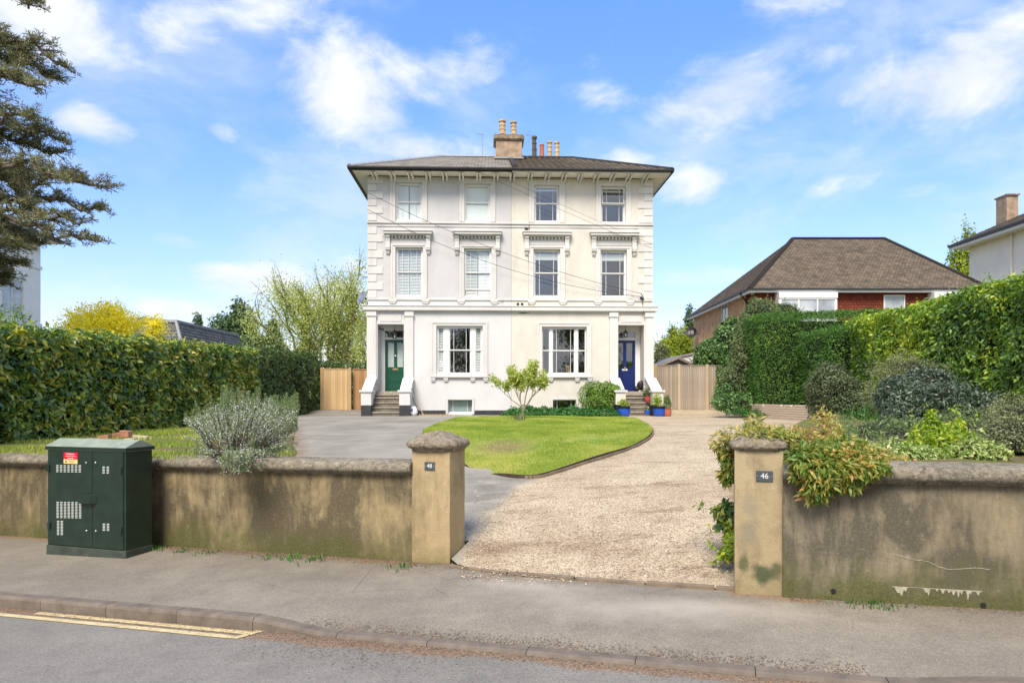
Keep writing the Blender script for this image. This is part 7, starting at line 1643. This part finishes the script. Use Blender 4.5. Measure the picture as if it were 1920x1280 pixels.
# pots
def pot_obj(name, label, px, pyb, Y, r, h, mat, rimmat=None, plant=None, cat='plant pot', zb=None, prof=None):
    x = wx(px, Y); zb = zb if zb is not None else prop_z(x, Y) + .01; th = thing(name, label, cat, (x, Y, zb), I4, 'pots round the blue door steps'); pr = prof or [(r * .72, 0), (r * .9, h * .15), (r * 1.0, h * .55), (r * .97, h * .72)]
    MB().lathe(pr, (x, Y, zb), 20).build('pot', mat, th, smooth=False)
    top = pr[-1][0]; MB().lathe([(top * .98, h * .70), (top * 1.0, h * .95), (top * 1.06, h), (top * .92, h), (top * .85, h * .9)], (x, Y, zb), 20).build('rim', rimmat or mat, th)
    MB().lathe([(top * .9, h * .86), (.001, h * .9)], (x, Y, zb), 16).build('soil', M['soil'], th)
    if plant: n, hh, L, w_, pm, br_ = plant; bl = [((x + random.uniform(-1, 1) * r * br_, Y + random.uniform(-.5, .5) * r, zb + h + hh * f), (r * br_ * (1.1 - f * .6), r * .8, hh * .35)) for f in (.25, .5, .8)]; P, N = blob_pts(bl, n, .3, .3); foliage(th, P, N, L, w_, pm, name='plant', full=False, along=.5)
    return th
Yp = 26.9
pot_obj('glazed_pot', 'large blue and navy glazed pot left of the blue door steps, with a yellow-green plant', 1170, 778, Yp, .25, .40, M['blue_glaze'], M['navy_glaze'], (500, .24, .08, .03, M['lime'], .6))
pot_obj('glazed_pot', 'black pot half hidden behind the blue pot left of the steps', 1159, 778, Yp + .5, .19, .46, M['navy_glaze'], M['navy_glaze'])
pot_obj('glazed_pot', 'large blue and navy glazed pot right of the steps, with a pale fern', 1236, 778, Yp, .24, .40, M['blue_glaze'], M['navy_glaze'], (700, .45, .09, .025, M['lime'], 1.0))
pot_obj('glazed_pot', 'tall black pot behind the blue pot right of the steps', 1226, 778, Yp + .35, .2, .46, M['navy_glaze'], M['navy_glaze'])
pot_obj('glazed_pot', 'small shallow blue pot with a little green plant beside the lowest step', 1214, 778, Yp + .35, .13, .16, M['blue_glaze'], M['blue_glaze'], (160, .13, .06, .02, M['hydrangea'], .7), zb=1.16 + .08)
tp_ = pot_obj('terracotta_pot', 'terracotta pot with a clipped conical conifer by the grey fence', 1251, 778, Yp, .17, .30, M['redpot'], M['redpot'])
x_ = wx(1251, Yp); zb_ = prop_z(x_, Yp) + .31; P, N = blob_pts([((x_, Yp, zb_ + .16), (.18, .18, .18)), ((x_, Yp, zb_ + .32), (.15, .15, .16)), ((x_, Yp, zb_ + .45), (.09, .09, .12))], 2600, .12, .1); foliage(tp_, P, N, .035, .012, M['conifer'], name='plant', full=False)
Hx = lambda x, y: (HOUSE @ Vector((x, y, 0)))
ps = Hx(hx(1206.5), -.98); rz = 1.13 + .194 * 3
pot_obj('red_pot', 'red pot of mixed flowers standing on the middle step of the blue door', 960 + 1280 * ps.x / ps.y, 751, ps.y, .155, .24, M['redplastic'], M['redplastic'], (900, .36, .07, .03, M['privet'], 1.1), zb=rz, prof=[(.12, 0), (.155, .1), (.155, .17)])
ps2 = Hx(hx(1203), .2)
bgp = thing('black_bag', 'slumped black bag leaning against the porch wall beside the blue door', 'bag', (ps2.x, ps2.y, 2.17))
def blobm(mb, c, r, seed, n=12, m=9, rough=.22):
    V = []
    for i in range(m + 1):
        t = math.pi * i / m
        for j in range(n):
            a = 2 * math.pi * j / n; d = Vector((math.sin(t) * math.cos(a), math.sin(t) * math.sin(a), math.cos(t))); q = 1 + rough * noise.noise(d * 1.8 + Vector((seed, 0, 0))); V.append((c[0] + d.x * r[0] * q, c[1] + d.y * r[1] * q, c[2] + d.z * r[2] * q))
    mb.add(V, [(i*n+j, i*n+(j+1) % n, (i+1)*n+(j+1) % n, (i+1)*n+j) for i in range(m) for j in range(n)])
M['bagblack'] = m_plain('black_leatherette', (.02, .018, .018), .45, var=.4)
mb = MB(); blobm(mb, (ps2.x + .02, ps2.y, 2.42), (.17, .13, .2), 3); blobm(mb, (ps2.x - .14, ps2.y - .05, 2.27), (.13, .11, .12), 8); mb.build('bag_body', M['bagblack'], bgp, smooth=True); MB().tube([(ps2.x - .05, ps2.y - .13, 2.3), (ps2.x - .12, ps2.y - .17, 2.45), (ps2.x + .05, ps2.y - .14, 2.55)], .018).build('strap', M['bagblack'], bgp)
wp = Vector((wx(774, 27.6), 27.6, prop_z(wx(774, 27.6), 27.6)))
ws = thing('white_sack', 'white plastic sack with purple print beside the green door steps', 'sack', wp)
mb = MB(); blobm(mb, (wp.x, wp.y, wp.z + .18), (.2, .14, .23), 5, rough=.35); mb.build('sack_body', M['bagwhite'], ws, smooth=True); mb = MB(); blobm(mb, (wp.x - .02, wp.y - .09, wp.z + .22), (.06, .06, .11), 2, 10, 8); mb.build('print', M['purple'], ws, smooth=True)
br_ = thing('leaning_pole', 'thin wooden pole leaning on the wall beside the white sack', 'pole', (wx(795, 28), 28, 1.15)); MB().tube([Hp(771, 722, -.15), (wx(794, 27.9), 27.9, 1.16)], .022).build('shaft', M['fence_old'], br_)
pp = thing('leaning_pole', 'darker shorter pole leaning behind the white sack', 'pole', (wx(788, 28), 28.1, 1.15)); MB().tube([Hp(770, 735, -.12), (wx(787, 28), 28.1, 1.16)], .012).build('shaft', M['bark'], pp)
# little wire fence of lawn stakes along the tarmac, left of the lawn top
et = thing('lawn_border', 'low row of pale border pegs along the top of the lawn by the basement window', 'lawn edging', (wx(830, 27.4), 27.4, 1.15)); pg = MB().tube([(0, 0, 0), (0, 0, .1)], .02, .015, 6).mesh('peg', M['fence_new'])
for i in range(26): px = 787 + i * 2.6; inst('peg', pg, (wx(px, 27.3), 27.3 + .03 * math.sin(i), prop_z(wx(px, 27.3), 27.3) - .01), et)
# loose bricks on the grass by the hedge
for i, (px, py, Y, s, rz_, lab) in enumerate(((196, 810, 13.3, (.2, .16, .09), .1, 'reddish broken brick, leftmost of the loose bricks by the hedge'), (219, 803, 13.6, (.16, .1, .1), .6, 'dark orange brick leaning behind the other loose bricks'), (236, 804, 13.4, (.2, .12, .1), -.2, 'clean orange brick on top of the loose pile by the hedge'), (262, 806, 13.5, (.32, .14, .07), .05, 'long buff stone slab at the right of the loose bricks'), (175, 817, 12.9, (.26, .16, .05), .3, 'flat pale stone in front of the loose bricks'), (243, 815, 13.0, (.2, .14, .05), .2, 'half buried flat stone below the long buff slab'))):
    x = wx(px, Y); z = prop_z(x, Y) + (.06 if i == 2 else 0); th = thing('loose_brick', lab, 'brick', (x, Y, z), I4, 'loose bricks by the laurel hedge')
    mb = MB().box(-s[0]/2, s[0]/2, -s[1]/2, s[1]/2, -.02, s[2]); mb.v = [tuple(Vector((v[0] * math.cos(rz_) - v[1] * math.sin(rz_), v[0] * math.sin(rz_) + v[1] * math.cos(rz_), v[2] * (1 + .2 * math.sin(i + v[0] * 9)))) + Vector((x, Y, z))) for v in mb.v]
    mb.build('block', M['loose_brick'] if i < 3 else M['garden_brick'], th, bevel=.012)
